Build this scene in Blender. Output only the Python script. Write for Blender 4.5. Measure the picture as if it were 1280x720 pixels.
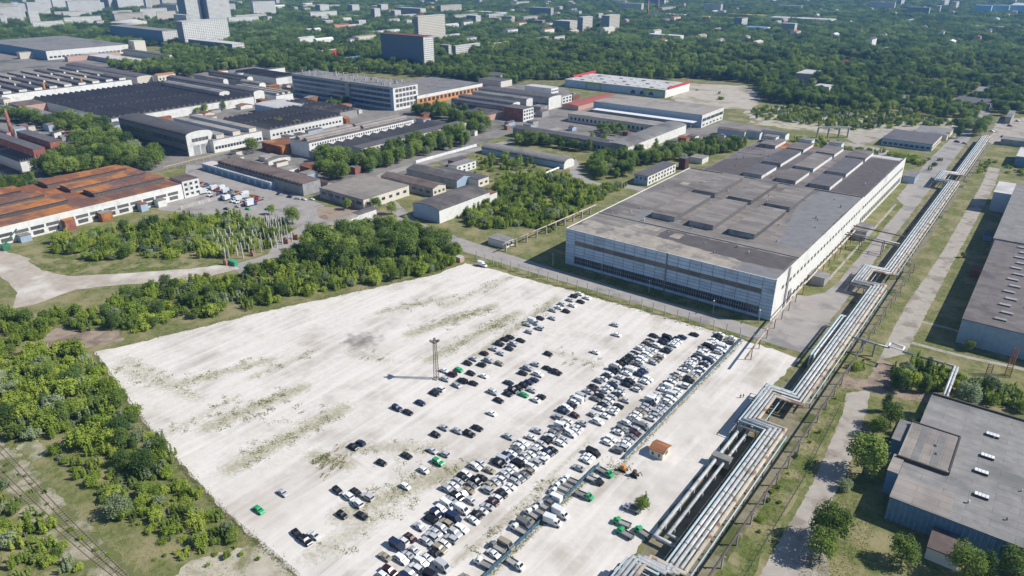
import bpy, bmesh, math, random
import numpy as np
from mathutils import Vector, Matrix

for _o in list(bpy.data.objects):
    bpy.data.objects.remove(_o, do_unlink=True)
SC = bpy.context.scene
COL = SC.collection
R = math.radians

# ------------------------------------------------------------------ camera
# world: X across the works' grid, Y along it, metres; the drone hovers 155 m up
CF, CYH, CH, CVX = 890.0, -48.0, 155.0, 1390.0
PIT = math.atan((360 - CYH) / CF)
_c, _s = math.cos(PIT), math.sin(PIT)
YAW = math.atan2(CVX - 640, CF * _c + (360 - CYH) * _s)
_cy, _sy = math.cos(YAW), math.sin(YAW)
cam = bpy.data.cameras.new('camera'); cam_o = bpy.data.objects.new('camera', cam); COL.objects.link(cam_o)
cam.sensor_fit = 'HORIZONTAL'; cam.sensor_width = 36.0; cam.lens = 36.0 * CF / 1280.0
cam.clip_start = 1.0; cam.clip_end = 30000.0
cam_o.location = (0, 0, CH); cam_o.rotation_euler = (math.pi / 2 - PIT, 0, YAW)
SC.camera = cam_o

# ------------------------------------------------------------------ world, sun, exposure
SUN_AZ = math.atan2(0.835, 0.55)      # clockwise from +Y
SUN_EL = R(42)
wd = bpy.data.worlds.new('World'); SC.world = wd; wd.use_nodes = True
_n = wd.node_tree.nodes; _l = wd.node_tree.links; _n.clear()
sky = _n.new('ShaderNodeTexSky'); sky.sky_type = 'NISHITA'; sky.sun_disc = False
sky.sun_elevation = SUN_EL; sky.sun_rotation = SUN_AZ; sky.altitude = 200; sky.air_density = 1.0; sky.dust_density = 0.2; sky.ozone_density = 3.0
bg = _n.new('ShaderNodeBackground'); bg.inputs['Strength'].default_value = 0.095
wo = _n.new('ShaderNodeOutputWorld')
_l.new(sky.outputs[0], bg.inputs[0]); _l.new(bg.outputs[0], wo.inputs[0])
sun = bpy.data.lights.new('sun', 'SUN'); sun.energy = 5.0; sun.angle = R(0.53); sun.color = (1.0, 0.965, 0.91)
sun_o = bpy.data.objects.new('sun', sun); COL.objects.link(sun_o); sun_o.location = (0, 0, 400)
_d = Vector((math.sin(SUN_AZ) * math.cos(SUN_EL), math.cos(SUN_AZ) * math.cos(SUN_EL), math.sin(SUN_EL)))
sun_o.rotation_euler = _d.to_track_quat('Z', 'Y').to_euler()
SC.view_settings.view_transform = 'Standard'; SC.view_settings.look = 'None'
SC.view_settings.exposure = 0.27; SC.view_settings.gamma = 1.0
SC.view_settings.use_curve_mapping = False
SC.render.engine = 'CYCLES'
SC.cycles.max_bounces = 6; SC.cycles.diffuse_bounces = 3; SC.cycles.transparent_max_bounces = 4; SC.cycles.volume_bounces = 0

# ------------------------------------------------------------------ pixel <-> ground
def G(px, py, z=0.0):
    x = px - 640; y = CF * _c - (py - 360) * _s; d = -(CF * _s + (py - 360) * _c)
    t = (z - CH) / d
    x *= t; y *= t
    return (x * _cy - y * _sy, x * _sy + y * _cy)
def P(w, u, z=0.0):
    x = w * _cy + u * _sy; y = -w * _sy + u * _cy; dz = z - CH
    zc = y * _c - dz * _s; yc = y * _s + dz * _c
    return (640 + CF * x / zc, 360 - CF * yc / zc)
def fp(xl, xn, xr, ytop, h=None, ybase=None, amax=900.0, bmax=900.0):
    """roof-edge pixels (left, near, right corner) -> x0,x1,y0,y1,h on the site grid"""
    if h is None:
        nb = G(xn, ybase)
        lo, hi = 0.0, 150.0
        for _ in range(40):
            m = (lo + hi) / 2
            if P(nb[0], nb[1], m)[1] > ytop: lo = m
            else: hi = m
        h = lo
        x1, y0 = nb
    else:
        x1, y0 = G(xn, ytop, h)
    def solve(f, target, sgn):
        lo, hi = 0.0, 900.0
        for _ in range(50):
            m = (lo + hi) / 2
            if (f(m) - target) * sgn > 0: hi = m
            else: lo = m
        return lo
    a = solve(lambda t: P(x1 - t, y0, h)[0], xl, -1)
    b = solve(lambda t: P(x1, y0 + t, h)[0], xr, 1)
    return [x1 - min(max(a, 1.5), amax), x1, y0, y0 + min(max(b, 1.5), bmax), h]

# ------------------------------------------------------------------ materials
MATS = {}
def nd(nt, t, **kw):
    n = nt.nodes.new(t)
    for k, v in kw.items(): setattr(n, k, v)
    return n
def M(name, c1, c2=None, scale=0.3, rough=0.85, metal=0.0, c3=None, scale3=0.03, t3=(0.52, 0.62), rnd=0.0, bump=0.0, spec=0.3, stretch=None, objcol=False, det=4, t2=(0.35, 0.65), cells=None):
    """procedural surface: two colours mixed by fine noise, a third by large patches, optional per-object variation"""
    if name in MATS: return MATS[name]
    m = bpy.data.materials.new(name); m.use_nodes = True
    nt = m.node_tree; b = nt.nodes['Principled BSDF']
    b.inputs['Roughness'].default_value = rough; b.inputs['Metallic'].default_value = metal
    b.inputs['Specular IOR Level'].default_value = spec
    geo = nd(nt, 'ShaderNodeNewGeometry')
    vec = geo.outputs['Position']
    if stretch:
        mp = nd(nt, 'ShaderNodeMapping'); mp.inputs['Scale'].default_value = stretch
        nt.links.new(vec, mp.inputs[0]); vec = mp.outputs[0]
    def noise(sc, dt):
        n = nd(nt, 'ShaderNodeTexNoise'); n.inputs['Scale'].default_value = sc; n.inputs['Detail'].default_value = dt; n.inputs['Roughness'].default_value = 0.6
        nt.links.new(vec, n.inputs['Vector']); return n.outputs[0]
    def ramp(src, lo, hi):
        r = nd(nt, 'ShaderNodeMapRange'); r.inputs[1].default_value = lo; r.inputs[2].default_value = hi
        nt.links.new(src, r.inputs[0]); return r.outputs[0]
    def mix(a, bb, f, blend='MIX'):
        x = nd(nt, 'ShaderNodeMix', data_type='RGBA', blend_type=blend)
        if isinstance(f, float): x.inputs[0].default_value = f
        else: nt.links.new(f, x.inputs[0])
        for i, q in ((6, a), (7, bb)):
            if isinstance(q, tuple): x.inputs[i].default_value = (*q, 1)
            else: nt.links.new(q, x.inputs[i])
        return x.outputs[2]
    col = c1
    if objcol:
        oi = nd(nt, 'ShaderNodeObjectInfo'); col = oi.outputs['Color']
    if c2 is None: c2 = tuple(q * 0.75 for q in c1)
    fn = noise(scale, det)
    if not objcol: col = mix(c1, c2, ramp(fn, *t2))
    if c3 is not None: col = mix(col, c3, ramp(noise(scale3, 5), *t3))
    if cells:
        br = nd(nt, 'ShaderNodeTexBrick'); br.inputs['Scale'].default_value = 1.0; br.inputs['Brick Width'].default_value = cells[0]; br.inputs['Row Height'].default_value = cells[1]
        br.inputs['Mortar Size'].default_value = cells[2]; br.inputs['Color1'].default_value = (cells[3],) * 3 + (1,); br.inputs['Color2'].default_value = (cells[4],) * 3 + (1,); br.inputs['Mortar'].default_value = (0.62, 0.6, 0.6, 1); br.inputs['Bias'].default_value = 0.0
        nt.links.new(geo.outputs['Position'], br.inputs['Vector']); col = mix(col, br.outputs[0], 1.0, 'MULTIPLY')
    if rnd:
        oi = nd(nt, 'ShaderNodeObjectInfo')
        rr = nd(nt, 'ShaderNodeMapRange'); rr.inputs[3].default_value = 1 - rnd; rr.inputs[4].default_value = 1 + rnd
        nt.links.new(oi.outputs['Random'], rr.inputs[0])
        cc = nd(nt, 'ShaderNodeCombineColor')
        for i in range(3): nt.links.new(rr.outputs[0], cc.inputs[i])
        col = mix(col, cc.outputs[0], 1.0, 'MULTIPLY')
    if isinstance(col, tuple): b.inputs['Base Color'].default_value = (*col, 1)
    else: nt.links.new(col, b.inputs['Base Color'])
    if bump:
        bp = nd(nt, 'ShaderNodeBump'); bp.inputs['Strength'].default_value = 0.6; bp.inputs['Distance'].default_value = bump
        nt.links.new(fn, bp.inputs['Height']); nt.links.new(bp.outputs[0], b.inputs['Normal'])
    MATS[name] = m
    return m
def MF(name, c1, c2, c3, hs=0.12, gl=0.0):
    """foliage: per-plant tint, clump variation, thin-leaf light"""
    m = bpy.data.materials.new(name); m.use_nodes = True; nt = m.node_tree
    nt.nodes.clear()
    out = nd(nt, 'ShaderNodeOutputMaterial')
    oi = nd(nt, 'ShaderNodeObjectInfo'); geo = nd(nt, 'ShaderNodeNewGeometry')
    n = nd(nt, 'ShaderNodeTexNoise'); n.inputs['Scale'].default_value = 0.35; n.inputs['Detail'].default_value = 3
    nt.links.new(geo.outputs['Position'], n.inputs['Vector'])
    cr = nd(nt, 'ShaderNodeValToRGB'); e = cr.color_ramp.elements
    e[0].position = 0.0; e[0].color = (*c1, 1); e[1].position = 1.0; e[1].color = (*c3, 1)
    q = cr.color_ramp.elements.new(0.5); q.color = (*c2, 1)
    n2 = nd(nt, 'ShaderNodeTexNoise'); n2.inputs['Scale'].default_value = 0.011; n2.inputs['Detail'].default_value = 4; nt.links.new(geo.outputs['Position'], n2.inputs['Vector'])
    b2 = nd(nt, 'ShaderNodeMath', operation='MULTIPLY_ADD'); b2.inputs[1].default_value = 2.2; b2.inputs[2].default_value = -1.1; nt.links.new(n2.outputs[0], b2.inputs[0])
    a2 = nd(nt, 'ShaderNodeMath', operation='ADD'); nt.links.new(b2.outputs[0], a2.inputs[0])
    ad = nd(nt, 'ShaderNodeMath', operation='ADD'); sb = nd(nt, 'ShaderNodeMath', operation='MULTIPLY_ADD')
    sb.inputs[1].default_value = 1.3; sb.inputs[2].default_value = -0.65
    nt.links.new(n.outputs[0], sb.inputs[0]); nt.links.new(oi.outputs['Random'], ad.inputs[0]); nt.links.new(sb.outputs[0], ad.inputs[1])
    nt.links.new(ad.outputs[0], a2.inputs[1]); nt.links.new(a2.outputs[0], cr.inputs[0])
    d = nd(nt, 'ShaderNodeBsdfDiffuse'); t = nd(nt, 'ShaderNodeBsdfTranslucent'); mx = nd(nt, 'ShaderNodeMixShader')
    mx.inputs[0].default_value = 0.36
    nt.links.new(cr.outputs[0], d.inputs[0]); nt.links.new(cr.outputs[0], t.inputs[0])
    nt.links.new(d.outputs[0], mx.inputs[1]); nt.links.new(t.outputs[0], mx.inputs[2]); nt.links.new(mx.outputs[0], out.inputs[0])
    MATS[name] = m
    return m

# ------------------------------------------------------------------ mesh helpers
ROOT = {}
class MB:
    def __init__(s): s.v = []; s.f = []; s.m = []; s.k = 0
    def quad(s, *p):
        i = len(s.v); s.v += [tuple(q) for q in p]; s.f.append(tuple(range(i, i + len(p)))); s.m.append(s.k); return s
    def box(s, x0, x1, y0, y1, z0, z1, bottom=True):
        i = len(s.v)
        s.v += [(x0, y0, z0), (x1, y0, z0), (x1, y1, z0), (x0, y1, z0), (x0, y0, z1), (x1, y0, z1), (x1, y1, z1), (x0, y1, z1)]
        F = [(4, 5, 6, 7), (0, 1, 5, 4), (1, 2, 6, 5), (2, 3, 7, 6), (3, 0, 4, 7)]
        if bottom: F.append((3, 2, 1, 0))
        for q in F: s.f.append(tuple(i + a for a in q)); s.m.append(s.k)
        return s
    def prism(s, prof, a0, a1, axis):
        """profile of (h, z) extruded along x or y"""
        n = len(prof); i = len(s.v)
        for a in (a0, a1):
            for h, z in prof: s.v.append((a, h, z) if axis == 'x' else (h, a, z))
        for k in range(n):
            j = (k + 1) % n
            s.f.append((i + k, i + j, i + n + j, i + n + k)); s.m.append(s.k)
        s.f.append(tuple(i + k for k in range(n))); s.m.append(s.k)
        s.f.append(tuple(i + n + k for k in range(n - 1, -1, -1))); s.m.append(s.k)
        return s
    def tube(s, path, r, n=8, r1=None, cap=True):
        pts = [Vector(p) for p in path]; L = len(pts); base = len(s.v)
        for a, p in enumerate(pts):
            t0 = (pts[a] - pts[a - 1]).normalized() if a > 0 else None
            t1 = (pts[a + 1] - pts[a]).normalized() if a < L - 1 else None
            t = (t0 or t1) if (t0 is None or t1 is None) else (t0 + t1).normalized()
            up = Vector((0, 0, 1)) if abs(t.z) < 0.9 else Vector((1, 0, 0))
            e1 = t.cross(up).normalized(); e2 = t.cross(e1).normalized()
            kk = 1.0
            if t0 is not None and t1 is not None: kk = 1.0 / max(0.5, math.cos(t0.angle(t1) / 2))
            rr = r if r1 is None else r + (r1 - r) * a / (L - 1)
            for q in range(n):
                an = 2 * math.pi * q / n
                s.v.append(tuple(p + e1 * (rr * kk * math.cos(an)) + e2 * (rr * math.sin(an))))
        for a in range(L - 1):
            for q in range(n):
                q2 = (q + 1) % n
                s.f.append((base + a * n + q, base + a * n + q2, base + (a + 1) * n + q2, base + (a + 1) * n + q)); s.m.append(s.k)
        if cap:
            s.f.append(tuple(base + q for q in range(n - 1, -1, -1))); s.m.append(s.k)
            s.f.append(tuple(base + (L - 1) * n + q for q in range(n))); s.m.append(s.k)
        return s
    def mesh(s, name, mats, off=(0, 0, 0), smooth=False):
        me = bpy.data.meshes.new(name)
        ox, oy, oz = off
        me.from_pydata([(a - ox, b - oy, c - oz) for a, b, c in s.v], [], s.f)
        if not isinstance(mats, (list, tuple)): mats = [mats]
        for m in mats: me.materials.append(m)
        if len(mats) > 1: me.polygons.foreach_set('material_index', s.m)
        me.update()
        bm = bmesh.new(); bm.from_mesh(me); bmesh.ops.recalc_face_normals(bm, faces=bm.faces); bm.to_mesh(me); bm.free()
        if smooth: me.polygons.foreach_set('use_smooth', [True] * len(me.polygons))
        return me
    def build(s, name, mats, parent=None, smooth=False):
        off = ROOT.get(parent.name, (0, 0, 0)) if parent else (0, 0, 0)
        return link(name, s.mesh(name, mats, off, smooth), parent)
def link(name, me, parent=None, loc=None):
    o = bpy.data.objects.new(name, me); COL.objects.link(o)
    if parent:
        o.parent = parent; ROOT[o.name] = ROOT.get(parent.name, (0, 0, 0))
    if loc is not None: o.location = loc
    return o
def tag(o, label=None, cat=None, group=None, kind=None):
    if label: o['label'] = label
    if cat: o['category'] = cat
    if group: o['group'] = group
    if kind: o['kind'] = kind
    return o
def thing(name, label, cat, loc=(0, 0, 0), group=None, rz=0.0):
    o = bpy.data.objects.new(name, None); COL.objects.link(o)
    o.location = loc; o.rotation_euler = (0, 0, rz); o.empty_display_size = 0.5
    ROOT[o.name] = tuple(loc)
    return tag(o, label, cat, group)
def struct(name, mb, mat): return tag(mb.build(name, mat), kind='structure')
def copytree(o, parent=None):
    c = o.copy(); COL.objects.link(c)
    if parent: c.parent = parent
    for ch in list(o.children): copytree(ch, c)
    return c

FOOT = []          # footprints that plants keep clear of
def foot(x0, x1, y0, y1, m=1.0): FOOT.append((x0 - m, x1 + m, y0 - m, y1 + m))

# ------------------------------------------------------------------ palette
roof_grey = M('roof_felt_grey', (0.185, 0.178, 0.168), (0.24, 0.228, 0.215), 0.25, 0.95, c3=(0.145, 0.14, 0.135), scale3=0.035, cells=(13, 3.4, 0.07, 0.92, 1.07), rnd=0.12)
roof_dark = M('roof_bitumen_dark', (0.088, 0.078, 0.08), (0.125, 0.112, 0.11), 0.3, 0.95, c3=(0.16, 0.142, 0.13), scale3=0.04, cells=(13, 3.4, 0.07, 0.92, 1.07), rnd=0.12)
roof_slate = M('roof_slate', (0.085, 0.082, 0.088), (0.115, 0.108, 0.112), 0.3, 0.9, c3=(0.085, 0.08, 0.085), scale3=0.05, rnd=0.15)
roof_brown = M('roof_brown', (0.13, 0.098, 0.085), (0.17, 0.13, 0.11), 0.25, 0.95, c3=(0.10, 0.075, 0.07), scale3=0.05, cells=(13, 3.4, 0.07, 0.92, 1.07), rnd=0.1)
roof_tan = M('roof_tan', (0.255, 0.225, 0.195), (0.31, 0.275, 0.24), 0.2, 0.95, c3=(0.21, 0.185, 0.165), scale3=0.05, cells=(13, 3.4, 0.07, 0.92, 1.07), rnd=0.12)
roof_light = M('roof_pale', (0.46, 0.44, 0.42), (0.52, 0.50, 0.48), 0.2, 0.9, c3=(0.36, 0.345, 0.33), scale3=0.05, rnd=0.06)
roof_white = M('roof_white_sheet', (0.72, 0.72, 0.70), (0.62, 0.62, 0.61), 0.4, 0.7, rnd=0.05)
rust = M('rust', (0.26, 0.10, 0.045), (0.17, 0.07, 0.04), 0.35, 0.95, c3=(0.40, 0.17, 0.06), scale3=0.05)
rust_roof = M('rust_roof', (0.20, 0.10, 0.07), (0.14, 0.075, 0.06), 0.3, 0.95, c3=(0.40, 0.16, 0.05), scale3=0.045, t3=(0.44, 0.58), cells=(14, 4, 0.1, 0.85, 1.12))
wall_white = M('wall_white', (0.70, 0.69, 0.65), (0.60, 0.59, 0.55), 0.5, 0.9, c3=(0.50, 0.48, 0.44), scale3=0.12, t3=(0.55, 0.7), rnd=0.07)
wall_cream = M('wall_cream', (0.62, 0.57, 0.48), (0.53, 0.49, 0.41), 0.5, 0.9, rnd=0.08)
wall_grey = M('wall_grey', (0.36, 0.35, 0.34), (0.28, 0.275, 0.27), 0.4, 0.9, c3=(0.22, 0.215, 0.21), scale3=0.1, rnd=0.1)
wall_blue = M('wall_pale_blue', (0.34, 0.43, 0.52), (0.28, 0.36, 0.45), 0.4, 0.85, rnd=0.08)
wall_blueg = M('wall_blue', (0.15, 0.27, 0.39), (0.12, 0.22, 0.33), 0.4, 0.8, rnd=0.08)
wall_brick = M('wall_red_brick', (0.30, 0.115, 0.085), (0.23, 0.09, 0.07), 0.6, 0.95, c3=(0.36, 0.17, 0.13), scale3=0.2, rnd=0.06)
wall_orange = M('wall_orange', (0.62, 0.27, 0.07), (0.52, 0.23, 0.07), 0.5, 0.9)
wall_pink = M('wall_pink', (0.52, 0.33, 0.27), (0.44, 0.28, 0.23), 0.5, 0.9)
glass = M('window_glass', (0.035, 0.045, 0.06), (0.06, 0.07, 0.085), 0.8, 0.18, spec=0.5, rnd=0.35)
glass_dim = M('window_glass_dusty', (0.085, 0.085, 0.09), (0.14, 0.135, 0.13), 0.9, 0.4, spec=0.4, rnd=0.3)
conc = M('concrete', (0.42, 0.40, 0.37), (0.34, 0.325, 0.30), 0.6, 0.9, rnd=0.12)
conc_dark = M('concrete_dark', (0.22, 0.21, 0.20), (0.17, 0.165, 0.16), 0.5, 0.95, rnd=0.1)
steel_dark = M('steel_dark', (0.06, 0.055, 0.05), (0.09, 0.07, 0.06), 0.8, 0.7)
red_paint = M('red_paint', (0.55, 0.06, 0.04), (0.45, 0.05, 0.04), 0.5, 0.6)
green_paint = M('green_paint', (0.30, 0.42, 0.07), (0.26, 0.37, 0.07), 0.5, 0.7)
# ------------------------------------------------------------------ the ground and what is laid on it
rng = random.Random(7)
def rough_poly(pts, step=4.0, amp=0.5, seed=1):
    r = random.Random(seed); out = []
    n = len(pts)
    for i in range(n):
        a, b = pts[i], pts[(i + 1) % n]
        d = math.hypot(b[0] - a[0], b[1] - a[1]); k = max(1, int(d / step))
        nx, ny = (-(b[1] - a[1]) / max(d, 1e-6), (b[0] - a[0]) / max(d, 1e-6))
        for j in range(k):
            t = j / k; e = r.uniform(-amp, amp) if (j > 0) else 0
            out.append((a[0] + (b[0] - a[0]) * t + nx * e, a[1] + (b[1] - a[1]) * t + ny * e))
    return out
def sheet(name, pts, z, mat, px=False, step=4.0, amp=0.5, seed=1):
    if px: pts = [G(*q) for q in pts]
    if amp: pts = rough_poly(pts, step, amp, seed)
    m = MB(); m.quad(*[(x, y, z) for x, y in pts])
    o = struct(name, m, mat)
    return o
def curve_pts(pts, n=6):
    out = []
    for i in range(len(pts) - 1):
        p0 = pts[max(i - 1, 0)]; p1 = pts[i]; p2 = pts[i + 1]; p3 = pts[min(i + 2, len(pts) - 1)]
        for k in range(n):
            t = k / n
            out.append(tuple(0.5 * (2 * p1[a] + (p2[a] - p0[a]) * t + (2 * p0[a] - 5 * p1[a] + 4 * p2[a] - p3[a]) * t * t + (3 * p1[a] - p0[a] - 3 * p2[a] + p3[a]) * t ** 3) for a in (0, 1)))
    out.append(pts[-1]); return out
def strip(name, pts, width, z, mat, px=False, amp=0.25, seed=3):
    if px: pts = [G(*q) for q in pts]
    pts = curve_pts(pts) if len(pts) > 2 else pts
    L, Rr = [], []
    for i, p in enumerate(pts):
        a = pts[max(i - 1, 0)]; b = pts[min(i + 1, len(pts) - 1)]
        d = math.hypot(b[0] - a[0], b[1] - a[1]); nx, ny = -(b[1] - a[1]) / d, (b[0] - a[0]) / d
        L.append((p[0] + nx * width / 2, p[1] + ny * width / 2)); Rr.append((p[0] - nx * width / 2, p[1] - ny * width / 2))
    return sheet(name, L + Rr[::-1], z, mat, step=3.0, amp=amp, seed=seed)

grass_m = M('grass_ground', (0.115, 0.135, 0.042), (0.18, 0.18, 0.075), 0.45, 1.0, t2=(0.42, 0.58), c3=(0.26, 0.225, 0.12), scale3=0.07, t3=(0.46, 0.62), spec=0.1, det=10, bump=0.5)
asph_m = M('dusty_asphalt', (0.29, 0.265, 0.245), (0.34, 0.315, 0.285), 0.15, 0.95, c3=(0.225, 0.21, 0.20), scale3=0.06, spec=0.1, det=7)
path_m = M('pale_dirt_track', (0.33, 0.295, 0.25), (0.40, 0.36, 0.31), 0.25, 1.0, c3=(0.25, 0.215, 0.175), scale3=0.09, spec=0.05, det=8)
dirt_m = M('brown_dirt', (0.27, 0.205, 0.155), (0.34, 0.27, 0.21), 0.25, 1.0, c3=(0.19, 0.145, 0.11), scale3=0.08, spec=0.05, det=8)
yard_m = M('works_yard', (0.19, 0.175, 0.16), (0.25, 0.23, 0.21), 0.09, 1.0, c3=(0.13, 0.125, 0.105), scale3=0.02, spec=0.05, det=8)
sand_m = M('sandy_clearing', (0.47, 0.42, 0.34), (0.37, 0.335, 0.255), 0.3, 1.0, c3=(0.21, 0.205, 0.11), scale3=0.08, t3=(0.48, 0.6), spec=0.05, det=8)
soil_m = M('dark_soil_under_pipes', (0.17, 0.155, 0.10), (0.25, 0.225, 0.155), 0.3, 1.0, c3=(0.085, 0.10, 0.035), scale3=0.08, spec=0.05, det=8)
lawn_m = M('fresh_grass', (0.15, 0.17, 0.05), (0.085, 0.105, 0.034), 0.55, 1.0, t2=(0.42, 0.58), c3=(0.26, 0.23, 0.125), scale3=0.10, t3=(0.46, 0.60), spec=0.05, det=10, bump=0.4)

# chalk gravel: wheel-track streaks along the rows, dusty patches, one scorched spot
def gravel():
    m = M('chalk_gravel', (0.63, 0.585, 0.53), (0.56, 0.515, 0.46), 0.5, 1.0, c3=(0.43, 0.385, 0.33), scale3=0.05, t3=(0.48, 0.66), spec=0.05, det=12, bump=0.12)
    nt = m.node_tree; b = nt.nodes['Principled BSDF']; src = b.inputs['Base Color'].links[0].from_socket
    geo = nd(nt, 'ShaderNodeNewGeometry')
    mp = nd(nt, 'ShaderNodeMapping'); mp.inputs['Scale'].default_value = (0.30, 0.02, 0.0); mp.inputs['Rotation'].default_value = (0, 0, R(3))
    nt.links.new(geo.outputs['Position'], mp.inputs[0])
    n = nd(nt, 'ShaderNodeTexNoise'); n.inputs['Scale'].default_value = 1.0; n.inputs['Detail'].default_value = 6; nt.links.new(mp.outputs[0], n.inputs['Vector'])
    r = nd(nt, 'ShaderNodeMapRange'); n.inputs['Distortion'].default_value = 0.6; r.inputs[1].default_value = 0.42; r.inputs[2].default_value = 0.72; r.inputs[4].default_value = 0.7; nt.links.new(n.outputs[0], r.inputs[0])
    mx = nd(nt, 'ShaderNodeMix', data_type='RGBA'); nt.links.new(r.outputs[0], mx.inputs[0]); nt.links.new(src, mx.inputs[6]); mx.inputs[7].default_value = (0.71, 0.67, 0.615, 1)
    # curved tracks: distorted wave
    cur = mx.outputs[2]
    for (px, py, rad, colr, amt) in ((453, 427, 11.0, (0.15, 0.14, 0.13), 0.95), (466, 438, 15.0, (0.42, 0.38, 0.335), 0.4), (560, 560, 30.0, (0.50, 0.45, 0.39), 0.3), (700, 470, 20.0, (0.52, 0.47, 0.41), 0.3), (860, 520, 22.0, (0.50, 0.455, 0.40), 0.5), (330, 640, 26.0, (0.52, 0.47, 0.41), 0.5), (820, 605, 16, (0.43, 0.40, 0.35), 0.55)):
        c = G(px, py)
        vs = nd(nt, 'ShaderNodeVectorMath', operation='SUBTRACT'); vs.inputs[1].default_value = (c[0], c[1], 0.03); nt.links.new(geo.outputs['Position'], vs.inputs[0])
        ln = nd(nt, 'ShaderNodeVectorMath', operation='LENGTH'); nt.links.new(vs.outputs[0], ln.inputs[0])
        nz = nd(nt, 'ShaderNodeTexNoise'); nz.inputs['Scale'].default_value = 0.25; nz.inputs['Detail'].default_value = 6; nt.links.new(geo.outputs['Position'], nz.inputs['Vector'])
        ma = nd(nt, 'ShaderNodeMath', operation='MULTIPLY_ADD'); nt.links.new(nz.outputs[0], ma.inputs[0]); ma.inputs[1].default_value = rad * 2.2; nt.links.new(ln.outputs['Value'], ma.inputs[2])
        mr = nd(nt, 'ShaderNodeMapRange'); mr.inputs[1].default_value = rad * 1.15; mr.inputs[2].default_value = rad * 2.0; mr.inputs[3].default_value = amt; mr.inputs[4].default_value = 0; nt.links.new(ma.outputs[0], mr.inputs[0])
        m2 = nd(nt, 'ShaderNodeMix', data_type='RGBA'); nt.links.new(mr.outputs[0], m2.inputs[0]); nt.links.new(cur, m2.inputs[6]); m2.inputs[7].default_value = (*colr, 1); cur = m2.outputs[2]
    at = nd(nt, 'ShaderNodeAttribute'); at.attribute_name = 'weed'
    nz = nd(nt, 'ShaderNodeTexNoise'); nz.inputs['Scale'].default_value = 0.75; nz.inputs['Detail'].default_value = 8; nz.inputs['Roughness'].default_value = 0.7; nt.links.new(geo.outputs['Position'], nz.inputs['Vector'])
    mu = nd(nt, 'ShaderNodeMath', operation='MULTIPLY_ADD'); nt.links.new(at.outputs['Fac'], mu.inputs[0]); mu.inputs[1].default_value = 0.42; nt.links.new(nz.outputs[0], mu.inputs[2])
    mr = nd(nt, 'ShaderNodeMapRange'); mr.inputs[1].default_value = 0.66; mr.inputs[2].default_value = 0.98; mr.inputs[4].default_value = 0.8; nt.links.new(mu.outputs[0], mr.inputs[0])
    m3 = nd(nt, 'ShaderNodeMix', data_type='RGBA'); nt.links.new(mr.outputs[0], m3.inputs[0]); nt.links.new(cur, m3.inputs[6]); m3.inputs[7].default_value = (0.29, 0.265, 0.155, 1); cur = m3.outputs[2]
    nt.links.new(cur, b.inputs['Base Color'])
    return m
gravel_m = gravel()

g = MB(); g.quad((-9000, -2500, 0), (5000, -2500, 0), (5000, 12000, 0), (-9000, 12000, 0))
struct('ground', g, grass_m)
sheet('works_yard_ground', [(-90, 235), (-60, 40), (200, 78), (360, 84), (520, 128), (560, 95), (700, 108), (735, 128), (880, 160), (905, 150), (985, 165), (900, 175), (800, 182), (640, 165), (600, 180), (560, 215), (480, 232), (400, 245), (330, 238), (240, 205), (190, 216), (100, 205), (0, 250)], 0.008, yard_m, px=True, amp=2.0, step=12)
lot = [G(*q) for q in [(118, 440), (190, 540), (280, 640), (372, 720), (430, 768)]] + [(-66, 72), (-66, 250), (-63, 286), (-91, 287.5), (-176, 284.5), (-232, 281), (-247, 279)] + [G(*q) for q in [(545, 343), (450, 364), (320, 392), (170, 429)]]
sheet('gravel_lot', lot, 0.03, gravel_m, step=2.5, amp=0.7)
WP = [((225, 480), (330, 452), 7, 260), ((270, 530), (370, 488), 9, 520), ((300, 580), (420, 515), 9, 480), ((395, 570), (432, 580), 8, 420), ((480, 390), (560, 372), 6, 200), ((520, 415), (610, 385), 8, 420), ((545, 445), (640, 395), 8, 420), ((600, 440), (690, 378), 6, 260), ((440, 560), (540, 560), 9, 160), ((440, 640), (560, 590), 10, 420), ((400, 690), (480, 640), 10, 120), ((690, 440), (745, 455), 6, 120), ((640, 345), (560, 380), 7, 120), ((160, 452), (210, 480), 10, 160), ((150, 462), (240, 495), 8, 120), ((205, 545), (290, 500), 6, 130), ((320, 470), (390, 440), 5, 120), ((440, 440), (480, 450), 8, 60), ((555, 590), (600, 575), 6, 90), ((655, 640), (690, 600), 5, 160), ((590, 690), (650, 640), 3, 120)]
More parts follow.
